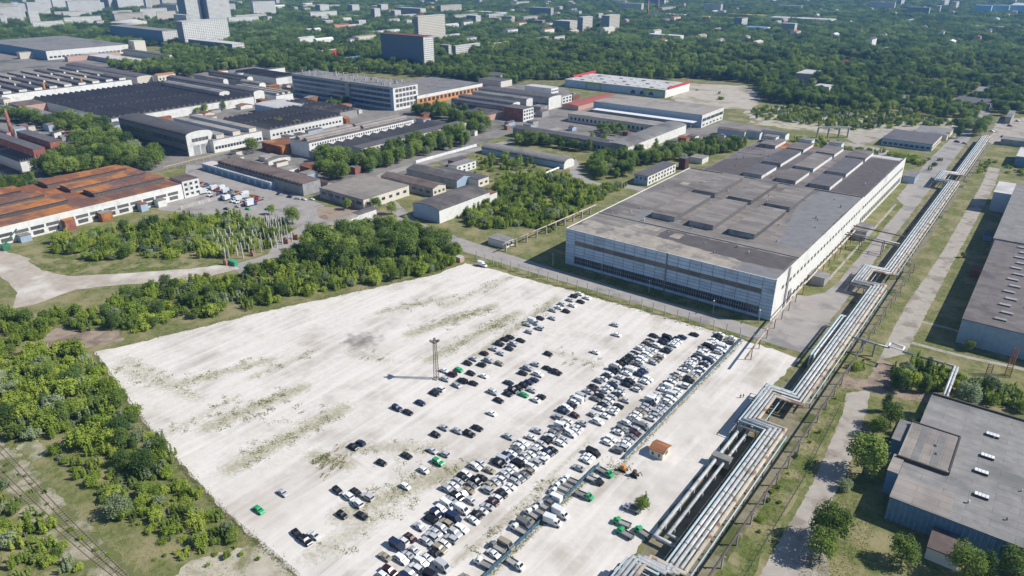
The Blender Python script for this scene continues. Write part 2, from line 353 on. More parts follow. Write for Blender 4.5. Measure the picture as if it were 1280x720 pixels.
def weedy_ground():
    st = 1.0; xs = np.arange(-300, -68, st); ys = np.arange(76, 284, st)
    X_, Y_ = np.meshgrid(xs, ys); wv = np.zeros(X_.shape)
    for (a, b, wd_, k) in WP:
        ax, ay = G(*a); bx, by = G(*b); dx, dy = bx - ax, by - ay; L2 = dx * dx + dy * dy
        t = np.clip(((X_ - ax) * dx + (Y_ - ay) * dy) / L2, -0.08, 1.08); d = np.hypot(X_ - ax - t * dx, Y_ - ay - t * dy)
        wv = np.maximum(wv, np.clip(1.15 - d / (wd_ * 0.75), 0, 1) * min(1.0, 0.55 + k / 700))
    for xx, y0_, y1_, r_ in ((-94.0, 98, 172, 1.6), (-88.7, 178, 284, 1.3), (-104.5, 96, 182, 1.2)):
        wv = np.maximum(wv, np.clip(1.1 - np.abs(X_ - xx) / r_, 0, 0.8) * ((Y_ > y0_) & (Y_ < y1_)))
    cell = (wv[:-1, :-1] + wv[1:, :-1] + wv[:-1, 1:] + wv[1:, 1:]) > 0.02
    # keep clear of the lot's slanting edges
    lp = [G(*q) for q in [(124, 441), (193, 541), (282, 641), (374, 720), (430, 766)]] + [(-68, 74), (-68, 283), (-176, 283), (-232, 279.5), (-244, 277)] + [G(*q) for q in [(545, 345), (450, 366), (320, 394), (172, 431)]]
    def inside(x, y):
        r = np.zeros(x.shape, bool)
        for (x1, y1), (x2, y2) in zip(lp, lp[1:] + lp[:1]): r ^= ((y1 > y) != (y2 > y)) & (x < (x2 - x1) * (y - y1) / (y2 - y1 + 1e-12) + x1)
        return r
    ins = inside(X_, Y_); cell &= ins[:-1, :-1] & ins[1:, :-1] & ins[:-1, 1:] & ins[1:, 1:]
    W_ = X_.shape[1]; jj, ii = np.nonzero(cell)
    F = np.stack([jj * W_ + ii, jj * W_ + ii + 1, (jj + 1) * W_ + ii + 1, (jj + 1) * W_ + ii], 1)
    us, inv = np.unique(F.ravel(), return_inverse=True)
    V = np.stack([X_.ravel()[us], Y_.ravel()[us], np.full(us.size, 0.036)], 1)
    me = bpy.data.meshes.new('weedy_gravel'); me.from_pydata(V.tolist(), [], inv.reshape(-1, 4).tolist()); me.materials.append(gravel_m)
    at = me.attributes.new('weed', 'FLOAT', 'POINT'); at.data.foreach_set('value', wv.ravel()[us].astype(np.float32)); me.update()
    tag(link('weedy_gravel', me), kind='structure')
weedy_ground()
sheet('street', [(-330, 293), (-300, 291.5), (-150, 291.5), (-63, 291.5), (-63, 303.5), (-150, 302), (-240, 304.5), (-300, 310), (-335, 318)], 0.05, asph_m, amp=0.3)
sheet('loading_yard', [(-85.5, 303.5), (-63, 303.5), (-63, 383), (-72, 384), (-74, 362), (-80, 352), (-85.5, 350)], 0.045, asph_m, amp=0.3)
sheet('service_road', [(-72.5, 384), (-64, 384), (-65, 640), (-66, 1050), (-75, 1050), (-82, 700), (-80, 560), (-72.5, 545)], 0.047, asph_m, amp=0.3)
sheet('verge_grass', [(-245, 285.5), (-176, 286), (-92, 288.3), (-70, 289), (-70, 291), (-176, 290.7), (-245, 290.7)], 0.04, lawn_m, amp=0.35, step=2)
sheet('lawn_by_hall', [(-206, 303.5), (-92, 303.5), (-92, 312), (-206, 312)], 0.02, lawn_m, amp=0.3)
for k, (a, b) in enumerate(((-81.5, -78.2), (-76.6, -73.2))):
    sheet('grass_strip', [(a, 386), (b, 386), (b, 470 if k == 0 else 545), (a, 470 if k == 0 else 545)], 0.06, lawn_m, amp=0.3, step=2, seed=k)
sheet('footpath', [(-78.1, 380), (-76.7, 380), (-76.7, 545), (-78.1, 545)], 0.055, path_m, amp=0.1)
sheet('pipe_corridor_ground', [(-66, 100), (-44, 100), (-44, 284), (-62, 284)], 0.024, soil_m, amp=0.8, step=3)
sheet('pipe_corridor_ground_far', [(-62.5, 305), (-46, 305), (-46, 900), (-62.5, 900)], 0.024, soil_m, amp=0.8, step=3)
sheet('meadow_strip', [(-44, 100), (-36, 100), (-37, 262), (-44, 290)], 0.022, lawn_m, amp=0.7, step=3)
sheet('dirt_track', [(-36, 305), (-28, 318), (-28.3, 445), (-27.5, 640), (-30, 700), (-38, 700), (-36, 640), (-36, 445), (-38, 372), (-37, 323)], 0.035, path_m, amp=0.35, step=1.4)
sheet('track_near_workshop', [(-34.5, 158), (-34.5, 208), (-37.5, 255), (-40, 270), (-33, 278), (-30, 255), (-27, 220), (-27.5, 190), (-18, 168), (-10, 150), (-40, 145)], 0.035, path_m, amp=0.3, step=1.1)
sheet('muddy_crossing', [(-43, 272), (-33, 277), (-12, 281), (-12, 289), (-25, 287), (-30, 306), (-36, 306), (-36, 286), (-45, 282)], 0.038, dirt_m, amp=0.6, step=2)
strip('cross_path', [(-28, 330.5), (-9, 330.6), (14, 333.6), (70, 337)], 2.6, 0.04, path_m)
strip('cross_path_far', [(-28, 356), (-18, 356), (-11, 355)], 2.2, 0.041, path_m)
sheet('curved_dirt_road', [(-60, 292), (0, 312), (35, 322), (52, 338), (85, 345), (150, 342), (235, 336), (290, 330), (300, 336), (240, 350), (150, 356), (95, 362), (45, 380), (15, 386), (22, 366), (0, 344), (-60, 330)], 0.03, M('brown_road_dust', (0.36, 0.305, 0.25), (0.44, 0.385, 0.325), 0.2, 1.0, c3=(0.55, 0.51, 0.45), scale3=0.04, t3=(0.52, 0.64), spec=0.05, det=8), px=True, amp=0.6)
sheet('yard_lane', [(285, 333), (335, 318), (345, 302), (372, 284), (392, 270), (440, 285), (470, 278), (480, 286), (440, 297), (405, 300), (370, 318), (340, 332), (300, 342)], 0.028, asph_m, px=True, amp=0.5)
sheet('truck_yard', [(196, 262), (232, 228), (232, 205), (275, 208), (405, 256), (410, 264), (385, 286), (330, 277), (260, 270)], 0.02, yard_m if False else asph_m, px=True, amp=0.6)
sheet('gravel_apron', [(395, 258), (470, 262), (520, 280), (470, 288), (400, 280)], 0.022, dirt_m, px=True, amp=0.5)
strip('bend_road', [(640, 190), (690, 200), (712, 199), (718, 208), (722, 220), (745, 230), (790, 234), (810, 240)], 9, 0.03, asph_m, px=True)
strip('works_street', [(545, 299), (505, 270), (470, 228), (500, 212), (560, 196), (640, 176), (700, 160)], 9, 0.032, asph_m, px=True)
sheet('bare_field', [(848, 104), (930, 107), (955, 118), (945, 137), (905, 136), (845, 128), (838, 118)], 0.03, M('bare_sand', (0.45, 0.40, 0.335), (0.37, 0.33, 0.275), 0.1, 1.0, c3=(0.29, 0.265, 0.18), scale3=0.03, spec=0.05, det=8), px=True, amp=3, step=8)
sheet('overgrown_soil', [(930, 138), (1010, 130), (1080, 138), (1190, 148), (1200, 160), (1060, 170), (940, 155)], 0.028, sand_m, px=True, amp=3, step=7)
sheet('car_park_by_store', [(715, 126), (845, 127), (850, 133), (740, 133), (712, 138)], 0.032, asph_m, px=True, amp=0.5)
sheet('pale_yard', [(1236, 176), (1246, 150), (1300, 145), (1300, 184), (1240, 180)], 0.03, path_m, px=True, amp=1)
sheet('back_yard', [(1005, 176), (1060, 178), (1100, 185), (1130, 195), (1100, 200), (1010, 186)], 0.03, path_m, px=True, amp=1)
sheet('back_lane', [(1055, 172), (1110, 160), (1150, 158), (1160, 164), (1105, 172), (1075, 182)], 0.033, path_m, px=True, amp=1)
sheet('clearing', [(44, 428), (70, 410), (150, 415), (156, 425), (100, 437), (55, 446)], 0.025, dirt_m, px=True, amp=0.8, step=2)
sheet('sandy_patch', [(18, 556), (48, 550), (62, 566), (40, 577)], 0.026, sand_m, px=True, amp=0.8, step=1.5)
sheet('sandy_corner', [(215, 722), (240, 700), (330, 678), (372, 722)], 0.026, sand_m, px=True, amp=0.8, step=1.5)
sheet('railway_bed', [(-300, 44), (-300, 56), (-215, 54), (-150, 53), (-150, 44), (-215, 43)], 0.02, M('overgrown_ballast', (0.30, 0.265, 0.19), (0.40, 0.36, 0.28), 0.5, 1.0, c3=(0.135, 0.145, 0.06), scale3=0.11, t3=(0.43, 0.54), spec=0.05, det=10), amp=1.0, step=1.3)
sheet('scrub_ground', [G(*q) for q in [(0, 590), (60, 640), (130, 720), (0, 760)]], 0.012, lawn_m, amp=1.0)
for k, q in enumerate((((735, 232), (760, 228)), ((640, 214), (695, 205)), ((530, 208), (560, 203)))):
    pass
sheet('lawn_mound', [(632, 218), (665, 200), (690, 204), (700, 216), (735, 232), (700, 236), (650, 230)], 0.027, lawn_m, px=True, amp=1)
sheet('lawn_by_office', [(525, 212), (548, 203), (562, 210), (545, 216)], 0.027, lawn_m, px=True, amp=0.6)
sheet('lawn_by_bend', [(590, 220), (625, 211), (650, 222), (610, 232)], 0.027, lawn_m, px=True, amp=0.6)
sheet('bend_grass', [(35, 326), (60, 312), (130, 325), (230, 322), (255, 328), (240, 336), (150, 341), (85, 344), (55, 338)], 0.034, lawn_m, px=True, amp=0.7)
# ------------------------------------------------------------------ buildings
def boxwall(mb, x0, x1, y0, y1, z0, z1, kx=0, ky=0):
    """walls only; ky = material of the face towards -Y"""
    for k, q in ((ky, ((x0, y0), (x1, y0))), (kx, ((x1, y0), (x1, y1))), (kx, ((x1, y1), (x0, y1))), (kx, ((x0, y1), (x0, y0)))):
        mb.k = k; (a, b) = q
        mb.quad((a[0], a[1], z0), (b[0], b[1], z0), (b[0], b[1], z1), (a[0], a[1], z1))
    mb.k = 0
def arc(a, b, z, rise, n=10):
    return [(a + (b - a) * (0.5 - 0.5 * math.cos(math.pi * i / n)), z + rise * math.sin(math.pi * i / n)) for i in range(n + 1)]
WINME = {}
def win_mesh(face, w, h):
    k = (face, round(w, 2), round(h, 2))
    if k not in WINME:
        m = MB(); d = 0.09
        if face == 'x': m.box(-0.05, d, -w / 2, w / 2, 0, h)
        else: m.box(-w / 2, w / 2, -d, 0.05, 0, h)
        WINME[k] = m
    return WINME[k]
def windows(parent, face, pos, a0, a1, z0, z1, n, fill=0.6, mat=None, single=True, name='window'):
    """n panes along a wall; singles where they can be told apart, else joined into one part"""
    mat = mat or glass
    pitch = (a1 - a0) / n; w = pitch * fill; h = z1 - z0
    off = ROOT[parent.name]
    if single:
        m = win_mesh(face, w, h); key = ('mesh', face, round(w, 2), round(h, 2), mat.name)
        if key not in WINME: WINME[key] = m.mesh('window', mat)
        for i in range(n):
            a = a0 + pitch * (i + 0.5)
            o = link(name, WINME[key], parent)
            o.location = ((pos - off[0], a - off[1], z0 - off[2]) if face == 'x' else (a - off[0], pos - off[1], z0 - off[2]))
    else:
        mb = MB()
        for i in range(n):
            a = a0 + pitch * (i + 0.5)
            if face == 'x': mb.box(pos - 0.05, pos + 0.09, a - w / 2, a + w / 2, z0, z1)
            else: mb.box(a - w / 2, a + w / 2, pos - 0.09, pos + 0.05, z0, z1)
        tag(mb.build('window_row', mat, parent), kind='stuff')
def monitor(root, x0, x1, y0, y1, z0, z1, roofm, wallm=None, ends=None):
    mb = MB(); boxwall(mb, x0, x1, y0, y1, z0, z1 - 0.25, 0, 1)
    o = mb.build('roof_monitor', [wallm or glass_dim, ends or wall_blue], root)
    t = MB(); t.box(x0 - 0.4, x1 + 0.4, y0 - 0.4, y1 + 0.4, z1 - 0.25, z1); t.build('monitor_roof', roofm, o)
    return o
def house(name, label, cat, f, wall, roof, kind='flat', wall_y=None, rise=0.0, n=6, win=(), group=None, parapet=0.35, z0=0.0):
    x0, x1, y0, y1, h = f
    root = thing(name, label, cat, ((x0 + x1) / 2, (y0 + y1) / 2, z0), group)
    foot(x0, x1, y0, y1)
    mats = [wall, wall_y or wall]  # second wall colour; on some buildings it holds the sunless face's shade
    mb = MB()
    if kind in ('flat', 'saw', 'monx'):
        boxwall(mb, x0, x1, y0, y1, z0, h, 0, 1)
        w = mb.build('wall', mats, root)
        r = MB(); r.box(x0 - 0.15, x1 + 0.15, y0 - 0.15, y1 + 0.15, h, h + parapet); rf = r.build('roof', roof if kind != 'saw' else (roof_grey if roof is roof_slate else roof), root)
        if kind == 'saw':
            p = (y1 - y0) / n; hz_ = h + parapet; LX = x1 - x0; sg = 1 if LX < 45 else 2 if LX < 90 else 3
            bay = roof_slate if roof not in (roof_brown, roof_dark) else roof_dark
            for i in range(n):
                a = y0 + i * p + 0.12 * p
                for k in range(sg):
                    xa = x0 + 1 + (LX - 2) * k / sg; xb = x0 + 1 + (LX - 2) * (k + 1) / sg - (1.6 if k < sg - 1 else 0)
                    t = MB(); t.prism([(a, hz_ + 0.01), (a + p * 0.72, hz_ + 0.01), (a + p * 0.45, hz_ + rise * 1.25)], xa, xb, 'x')
                    t.build('roof_bay', bay, root)
        if kind == 'monx':
            p = (y1 - y0) / n
            for i in range(n):
                a = y0 + i * p + 0.3 * p
                monitor(root, x0 + 2, x1 - 2, a, a + p * 0.45, h + parapet, h + parapet + rise, roof, wall_cream)
    elif kind in ('gable_x', 'barrel_x'):      # ridge along X, gables face +-X
        prof = [(y0, h), ((y0 + y1) / 2, h + rise), (y1, h)] if kind == 'gable_x' else arc(y0, y1, h, rise)
        boxwall(mb, x0, x1, y0, y1, z0, h, 0, 1)
        for xx in (x0, x1): mb.quad(*[(xx, a, b) for a, b in prof])
        w = mb.build('wall', mats, root)
        up = [(a, b + 0.3) for a, b in prof]; dn = prof[::-1]
        lo = [(y0 - 0.4, h - 0.05)] ; hi = [(y1 + 0.4, h - 0.05)]
        r = MB(); r.prism([(a, b) for a, b in up] + [(a, b + 0.02) for a, b in dn], x0 - 0.4, x1 + 0.4, 'x'); rf = r.build('roof', roof, root)
    elif kind in ('gable_y', 'barrel_y'):
        prof = [(x0, h), ((x0 + x1) / 2, h + rise), (x1, h)] if kind == 'gable_y' else arc(x0, x1, h, rise)
        boxwall(mb, x0, x1, y0, y1, z0, h, 0, 1)
        mb.k = 1
        for yy in (y0, y1): mb.quad(*[(a, yy, b) for a, b in prof])
        mb.k = 0
        w = mb.build('wall', mats, root)
        r = MB(); r.prism([(a, b + 0.3) for a, b in prof] + [(a, b + 0.02) for a, b in prof[::-1]], y0 - 0.4, y1 + 0.4, 'y'); rf = r.build('roof', roof, root)
    for q in win:
        face, za, zb, k = q[0], q[1], q[2], q[3]
        fill = q[4] if len(q) > 4 else 0.6; single = q[5] if len(q) > 5 else True; mt = q[6] if len(q) > 6 else None
        a0, a1 = (y0, y1) if face == 'x' else (x0, x1)
        pos = x1 if face == 'x' else y0
        e = (a1 - a0) * 0.02
        windows(w, face, pos, a0 + e, a1 - e, za, zb, k, fill, mt, single)
    return root, w, rf
def scatter_vents(root, f, k, seed, z):
    r = random.Random(seed); x0, x1, y0, y1 = f[:4]
    for i in range(k):
        x, y = r.uniform(x0 + 2, x1 - 2), r.uniform(y0 + 2, y1 - 2); s = r.uniform(0.4, 0.8)
        m = MB(); m.tube([(x, y, z), (x, y, z + s * 1.6)], s * 0.45, 8); m.tube([(x, y, z + s * 1.6), (x, y, z + s * 2.0)], s * 0.75, 8, s * 0.2)
        m.build('roof_vent', conc_dark if r.random() < 0.6 else roof_light, root)

# --- the long panel-clad hall beside the lot
panel_shade_blue = M('facade_panel', (0.40, 0.505, 0.62), (0.35, 0.445, 0.56), 0.5, 0.75, c3=(0.30, 0.345, 0.40), scale3=0.12, t3=(0.56, 0.7), rnd=0.10)  # blue of the skylit shade is put into the front panels' base colour
panel_w = M('facade_white', (0.74, 0.72, 0.67), (0.66, 0.64, 0.59), 0.5, 0.85, c3=(0.50, 0.47, 0.43), scale3=0.1, t3=(0.56, 0.72), rnd=0.05)
hall_roof = M('hall_roof', (0.19, 0.168, 0.15), (0.245, 0.22, 0.20), 0.14, 0.95, c3=(0.13, 0.116, 0.108), scale3=0.03, t3=(0.48, 0.60), stretch=(0.6, 1.0, 1.0), det=7, cells=(24, 3.4, 0.1, 0.82, 1.16))
hall_roof_b = M('hall_roof_back', (0.155, 0.132, 0.128), (0.20, 0.175, 0.165), 0.12, 0.95, c3=(0.105, 0.092, 0.095), scale3=0.03, t3=(0.44, 0.58), det=7, cells=(18, 3.4, 0.1, 0.8, 1.2))
patch_dark = M('roof_patch_bitumen', (0.085, 0.072, 0.072), (0.11, 0.095, 0.092), 0.2, 0.9, det=6)
patch_sand = M('roof_patch_sand', (0.36, 0.315, 0.26), (0.27, 0.235, 0.20), 0.22, 0.95, c3=(0.18, 0.165, 0.15), scale3=0.1, t3=(0.5, 0.62), det=7)
patch_slate = M('roof_patch_slate', (0.16, 0.158, 0.16), (0.205, 0.20, 0.20), 0.2, 0.9, det=6)
HX0, HX1, HY0, HYM, HY1 = -202.0, -85.6, 313.0, 473.4, 604.0
HZ = 21.0
root = thing('panel_clad_factory_hall', 'long flat hall with pale panel front and rows of roof lanterns beside the lot', 'factory', (-144, 458, 0))
foot(HX0, HX1, HY0, HY1)
mb = MB(); boxwall(mb, HX0, HX1, HY0, HYM, 0, HZ, 0, 1); boxwall(mb, HX0 + 6, HX1 - 0.6, HYM + 0.05, HY1, 0, HZ - 1.8)
wall = mb.build('wall', [panel_w, conc_dark], root)
m = MB(); m.box(HX0 + 0.1, HX1 - 0.1, HY0 + 0.1, HYM, HZ - 0.3, HZ); m.build('roof', hall_roof, root)
m = MB(); m.box(HX0 + 6.1, HX1 - 0.7, HYM + 0.1, HY1, HZ - 2.1, HZ - 1.8); m.build('roof', hall_roof_b, root)
# front panels: columns of 6 m, rows with two window bands
nc = 19; pw = (HX1 - HX0) / nc; off = ROOT[root.name]
PM = {}
rows_mid = [(0.15, 1.7)] + [(5.9 + 1.68 * i, 5.9 + 1.68 * (i + 1)) for i in range(4)] + [(15.1 + 1.97 * i, 15.1 + 1.97 * (i + 1)) for i in range(3)]
rows_full = [(0.15 + 1.74 * i, 0.15 + 1.74 * (i + 1)) for i in range(12)]
def fpanel(i, za, zb, mat=panel_shade_blue, nm='facade_panel', dep=0.16):
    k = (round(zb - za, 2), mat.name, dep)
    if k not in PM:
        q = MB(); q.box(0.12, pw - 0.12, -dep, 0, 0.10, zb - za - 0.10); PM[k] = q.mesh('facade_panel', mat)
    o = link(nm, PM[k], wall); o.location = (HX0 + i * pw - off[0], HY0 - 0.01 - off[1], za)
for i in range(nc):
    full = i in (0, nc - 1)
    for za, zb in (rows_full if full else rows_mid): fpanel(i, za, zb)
    if not full:
        fpanel(i, 1.75, 5.85, glass, 'window_bay', 0.05); fpanel(i, 12.65, 15.05, glass_dim, 'window_bay', 0.05)
# glazing bars of the lower windows
for i in range(1, nc - 1):
    q = MB()
    for k in range(1, 5): q.box(HX0 + i * pw + k * pw / 5 - 0.06, HX0 + i * pw + k * pw / 5 + 0.06, HY0 - 0.13, HY0 - 0.07, 1.8, 5.8)
    q.box(HX0 + i * pw + 0.1, HX0 + (i + 1) * pw - 0.1, HY0 - 0.12, HY0 - 0.075, 3.7, 3.85)
    q.build('glazing_bars', conc, wall)
q = MB(); q.box(HX0 + 10 * pw - 0.35, HX0 + 10 * pw + 0.35, HY0 - 0.45, HY0 - 0.18, 0, HZ + 0.3); q.build('downpipe', conc_dark, wall)
# lit side
windows(wall, 'x', HX1, 322, 470, 12.6, 14.4, 26, 0.55, glass_dim)
windows(wall, 'x', HX1, 338, 470, 2.0, 4.2, 23, 0.5, glass_dim)
windows(wall, 'x', HX1 - 0.6, 478, 600, 11.6, 13.6, 22, 0.6, glass_dim)
windows(wall, 'x', HX1 - 0.6, 478, 600, 2.2, 5.8, 22, 0.7, glass_dim)
q = MB(); q.box(HX1 - 0.05, HX1 + 0.3, 330, 333, 0, HZ + 0.4); q.box(HX1 + 0.3, HX1 + 0.36, 336, 340, 0.1, 7.5); q.build('downpipe', conc_dark, wall)
q = MB()
for z in (HZ + 0.01,): q.box(HX1 - 0.35, HX1 + 0.12, HY0, HYM, z, z + 0.35); q.box(HX0 - 0.12, HX0 + 0.35, HY0, HYM, z, z + 0.35); q.box(HX0 + 0.4, HX1 - 0.4, HY0 - 0.18, HY0 + 0.2, z, z + 0.22)
q.box(HX1 - 1.0, HX1 - 0.5, HYM + 0.1, HY1, HZ - 1.79, HZ - 1.4)
q.build('parapet', panel_w, root)
q = MB(); q.box(HX0 + 0.4, HX1 - 0.4, HYM - 1.0, HYM + 0.05, HZ + 0.01, HZ + 0.5); q.box(HX0 + 0.4, HX1 - 0.4, HY0 + 34, HY0 + 34.7, HZ + 0.01, HZ + 0.35); q.build('expansion_joint', conc_dark, root)
for cx in (-166.5, -143.5, -120.5):
    for (a, b) in ((359, 409), (416, 463)): monitor(root, cx - 7, cx + 7, a, b, HZ, HZ + 3.1, hall_roof, glass_dim, wall_grey)
for cx in (-182, -160, -137, -115):
    for (a, b) in ((482, 512), (521, 568), (574, 600)):
        if cx == -182 and a < 574: continue
        monitor(root, cx - 6.5, cx + 6.5, a, b, HZ - 1.79, HZ + 1.0, (hall_roof, roof_slate, hall_roof_b)[int(a + cx) % 3], wall_white, wall_grey)
def patch(pts, z, mat, seed):
    q = MB(); q.quad(*[(x, y, z) for x, y in rough_poly(pts, 2.5, 0.8, seed)]); q.build('roof_patch', mat, root)
patch([(-157, 332), (-157, 345.5), (-98, 345.5), (-87, 346), (-87, 327), (-104, 326)], HZ + 0.02, patch_dark, 1)
patch([(-200, 314), (-200, 333), (-150, 332), (-130, 330), (-108, 328), (-108, 314)], HZ + 0.015, patch_sand, 2)
patch([(-106, 314), (-106, 325), (-87, 326), (-87, 314)], HZ + 0.018, patch_slate, 3)
patch([(-178, 334), (-178, 345), (-160, 345), (-160, 334)], HZ + 0.016, patch_sand, 4)
patch([(-112, 420), (-112, 470), (-87, 470), (-87, 360), (-100, 358)], HZ + 0.012, patch_slate, 5)
patch([(-194, 476), (-194, 520), (-172, 545), (-168, 500), (-166, 476)], HZ - 1.77, patch_dark, 6)
patch([(-190, 580), (-190, 602), (-150, 602), (-152, 588), (-170, 578)], HZ - 1.765, rust, 7)
patch([(-108, 478), (-108, 590), (-88, 592), (-88, 478)], HZ - 1.768, patch_dark, 8)
patch([(-110, 593), (-110, 602), (-88, 602), (-88, 593)], HZ - 1.76, roof_light, 9)
scatter_vents(root, (HX0 + 4, HX1 - 4, HY0 + 4, HYM - 6), 40, 5, HZ)
for k_ in range(9):
    x_, y_ = rng.uniform(HX0 + 8, HX1 - 30), rng.uniform(HY0 + 6, HY1 - 25); w_, l_ = rng.uniform(5, 16), rng.uniform(4, 22); patch([(x_, y_), (x_ + w_, y_), (x_ + w_, y_ + l_), (x_, y_ + l_)], (HZ if y_ + l_ < HYM - 1 else HZ - 1.78) + 0.011 + 0.0015 * k_, (patch_slate, patch_dark, patch_sand)[k_ % 3], 30 + k_) if (y_ + l_ < HYM - 1 or y_ > HYM + 1) and x_ + w_ < HX1 - 2 else None
scatter_vents(root, (HX0 + 10, HX1 - 4, HYM + 6, HY1 - 4), 26, 6, HZ - 1.79)
for k, (x, y) in enumerate(((-187, 597), (-160, 603), (-138, 606))):
    q = MB(); q.box(x - 5, x + 5, y - 4, y + 4, HZ - 1.78, HZ + 3); q.build('roof_plant_room', wall_white, root)
    q = MB(); q.box(x - 5.3, x + 5.3, y - 4.3, y + 4.3, HZ + 3, HZ + 3.3); q.build('plant_room_roof', roof_grey, root)

# --- hall on the right, beyond the dirt track
root, wall, rf = house('low_workshop_hall', 'long brown roofed hall with paired skylights beyond the pale dirt track', 'factory', [-12.5, 75, 343, 466, 11.5], wall_grey, M('roof_grey_brown', (0.135, 0.118, 0.112), (0.175, 0.155, 0.147), 0.25, 0.95, c3=(0.105, 0.092, 0.088), scale3=0.05, cells=(13, 3.4, 0.07, 0.92, 1.07)), wall_y=wall_blue, win=())
q = MB()
for y in [351.5 + 8.7 * i for i in range(13)]: pass
for i in range(13):
    for s in range(2):
        y = 351.5 + 9.0 * i; x = 1.0 + 24 * s + (i % 2) * 1.6
        m = MB(); m.box(x - 2.2, x + 2.2, y - 0.75, y + 0.75, 11.85, 12.5); sk = m.build('skylight', glass_dim, root)
        m = MB(); m.prism([(y - 0.8, 12.5), (y, 12.95), (y + 0.8, 12.5)], x - 2.25, x + 2.25, 'x'); m.build('skylight_glazing', roof_light, sk)
m = MB()
for i in range(44): m.box(-12.3 + i * 2, -11.7 + i * 2, 342.75, 342.98, 0, 11.4)
m.build('wall_ribs', wall_blue, wall)
scatter_vents(root, (-10, 60, 345, 460), 12, 3, 11.85)
house('workshop_hall', 'pale grey roofed hall joined to the brown roofed hall with skylights', 'factory', [-13.6, 75, 466.6, 604, 12.3], wall_grey, roof_light if False else roof_grey, win=())
house('annex_block', 'light blue grey block with flat roof at the end of the grey hall', 'building', [-24, -13.9, 568, 600, 13.0], wall_blue, roof_light)
for k, (x, y) in enumerate(((-20, 500), (-18.5, 432))):
    house('switchgear_cabinet_shed', ('blue metal hut' if k == 0 else 'rusty red metal hut') + ' in the shadow of the long hall', 'shed', [x, x + 5, y, y + 8, 3.2], wall_blueg if k == 0 else rust, roof_slate if k == 0 else rust)

# --- grey workshop lower right
root, wall, rf = house('grey_workshop', 'flat grey roofed workshop with blue metal walls and small skylights beside the track', 'factory', [-12.3, 62, 203.6, 273.8, 8.0], wall_blueg, roof_grey, wall_y=wall_blueg, parapet=0.3)
m = MB()
for i in range(50): m.box(-12.0 + i * 1.5, -11.55 + i * 1.5, 203.3, 203.55, 0, 7.8)
m.build('wall_ribs', M('blue_rib', (0.20, 0.31, 0.42), None, 0.5, 0.7), wall)
m = MB(); m.box(-14.6, -0.2, 225.3, 248.5, 8.32, 9.2); rs = m.build('raised_roof', roof_tan, root)
for i in range(5):
    m = MB(); m.box(-13.8 + i * 2.7, -11.5 + i * 2.7, 226, 247.8, 9.21, 9.26); m.build('roof_sheet', roof_grey if i % 2 else roof_tan, rs)
for (a, b, c, d) in ((-14.8, -0.0, 248.5, 249.0), (-14.8, 0.0, 224.8, 225.3), (-0.2, 0.3, 225.3, 248.5)):
    m = MB(); m.box(a, b, c, d, 8.3, 9.5); m.build('raised_edge', steel_dark, rs)
m = MB(); m.box(-12.2, 61, 273.85, 274.5, 6, 9.0); m.build('parapet', steel_dark, root)
m = MB(); m.quad(*[(x, y, 8.33) for x, y in rough_poly([(-12.2, 204), (-12.2, 216), (3.5, 216), (3.5, 204)], 3, 0.2)]); m.build('roof_patch', roof_tan, root)
for k, (x, y) in enumerate([(8.6, 257.4), (8.7, 243), (8.1, 232.9), (9.6, 220.1), (24, 258), (25, 246), (26, 230), (25, 214), (40, 250), (41, 236)]):
    m = MB(); m.box(x - 1.9, x + 1.9, y - 0.9, y + 0.9, 8.31, 9.0); sk = m.build('skylight', steel_dark, root)
    for j in range(4):
        m = MB(); m.box(x - 1.85 + j * 0.95, x - 1.0 + j * 0.95, y - 0.85, y + 0.85, 9.01, 9.15); m.build('pane', roof_white, sk)
scatter_vents(root, (-8, 50, 206, 270), 12, 9, 8.3)
house('blue_annex', 'tall blue metal annex on the side of the grey workshop', 'building', [-18.3, -12.7, 236, 250, 7.6], wall_blueg, roof_grey)
house('blue_side_bay', 'narrow blue metal bay on the side of the grey workshop by the corner roof patch', 'building', [-15.6, -12.7, 216, 226, 8.4], wall_blueg, roof_tan)
house('garage_lean_to', 'small pale garage with brown roof against the blue workshop wall', 'garage', [0.5, 8.5, 193, 202.6, 4.0], wall_white, roof_brown, kind='flat')

# --- small buildings near the lot
root, wall, rf = house('red_roofed_hut', 'small white hut with rusty red sheet roof standing on the gravel', 'hut', fp(812, 828.5, 838.5, 568, h=2.7), wall_cream, rust_roof, kind='gable_x', rise=0.9, win=(('x', 1.0, 2.2, 1, 0.3), ('y', 1.0, 2.2, 2, 0.3)))
house('transformer_house', 'small white flat roofed house with pipe trestle beside the street', 'house', fp(610, 631, 642, 303, h=4.2), wall_white, roof_grey, win=(('x', 1.4, 2.8, 2, 0.4),))
house('gate_hut', 'tiny pink brick gate hut among bushes at the lot corner', 'hut', fp(569, 575, 580, 323, h=2.8), wall_pink, roof_light)
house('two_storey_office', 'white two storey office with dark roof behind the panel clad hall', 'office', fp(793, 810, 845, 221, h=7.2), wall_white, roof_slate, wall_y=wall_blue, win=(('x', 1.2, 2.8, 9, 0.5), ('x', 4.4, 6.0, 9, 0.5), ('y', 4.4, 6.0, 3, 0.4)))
house('water_tower_block', 'dark maroon metal tank block beside the small white store', 'tank', fp(849, 857, 862, 199, h=9), M('maroon', (0.10, 0.045, 0.045), None, 0.5, 0.8), roof_slate)
house('white_store', 'small white flat roofed store beside the maroon block', 'building', fp(862, 878, 886, 199, h=4.5), wall_white, roof_grey)
for k, (a, lab) in enumerate(((fp(1129, 1144, 1150, 222, h=5), 'grey metal container block on grass at the far end of the bright hall wall'), (fp(1066, 1083, 1092, 291, h=5.5), 'grey tank block beside the road under the pipe crossing'), (fp(1010, 1031, 1037, 349, h=4.5), 'grey green container block beside the hall corner'))):
    house('container_block', lab, 'container', a, wall_grey if k else wall_blue, roof_grey)
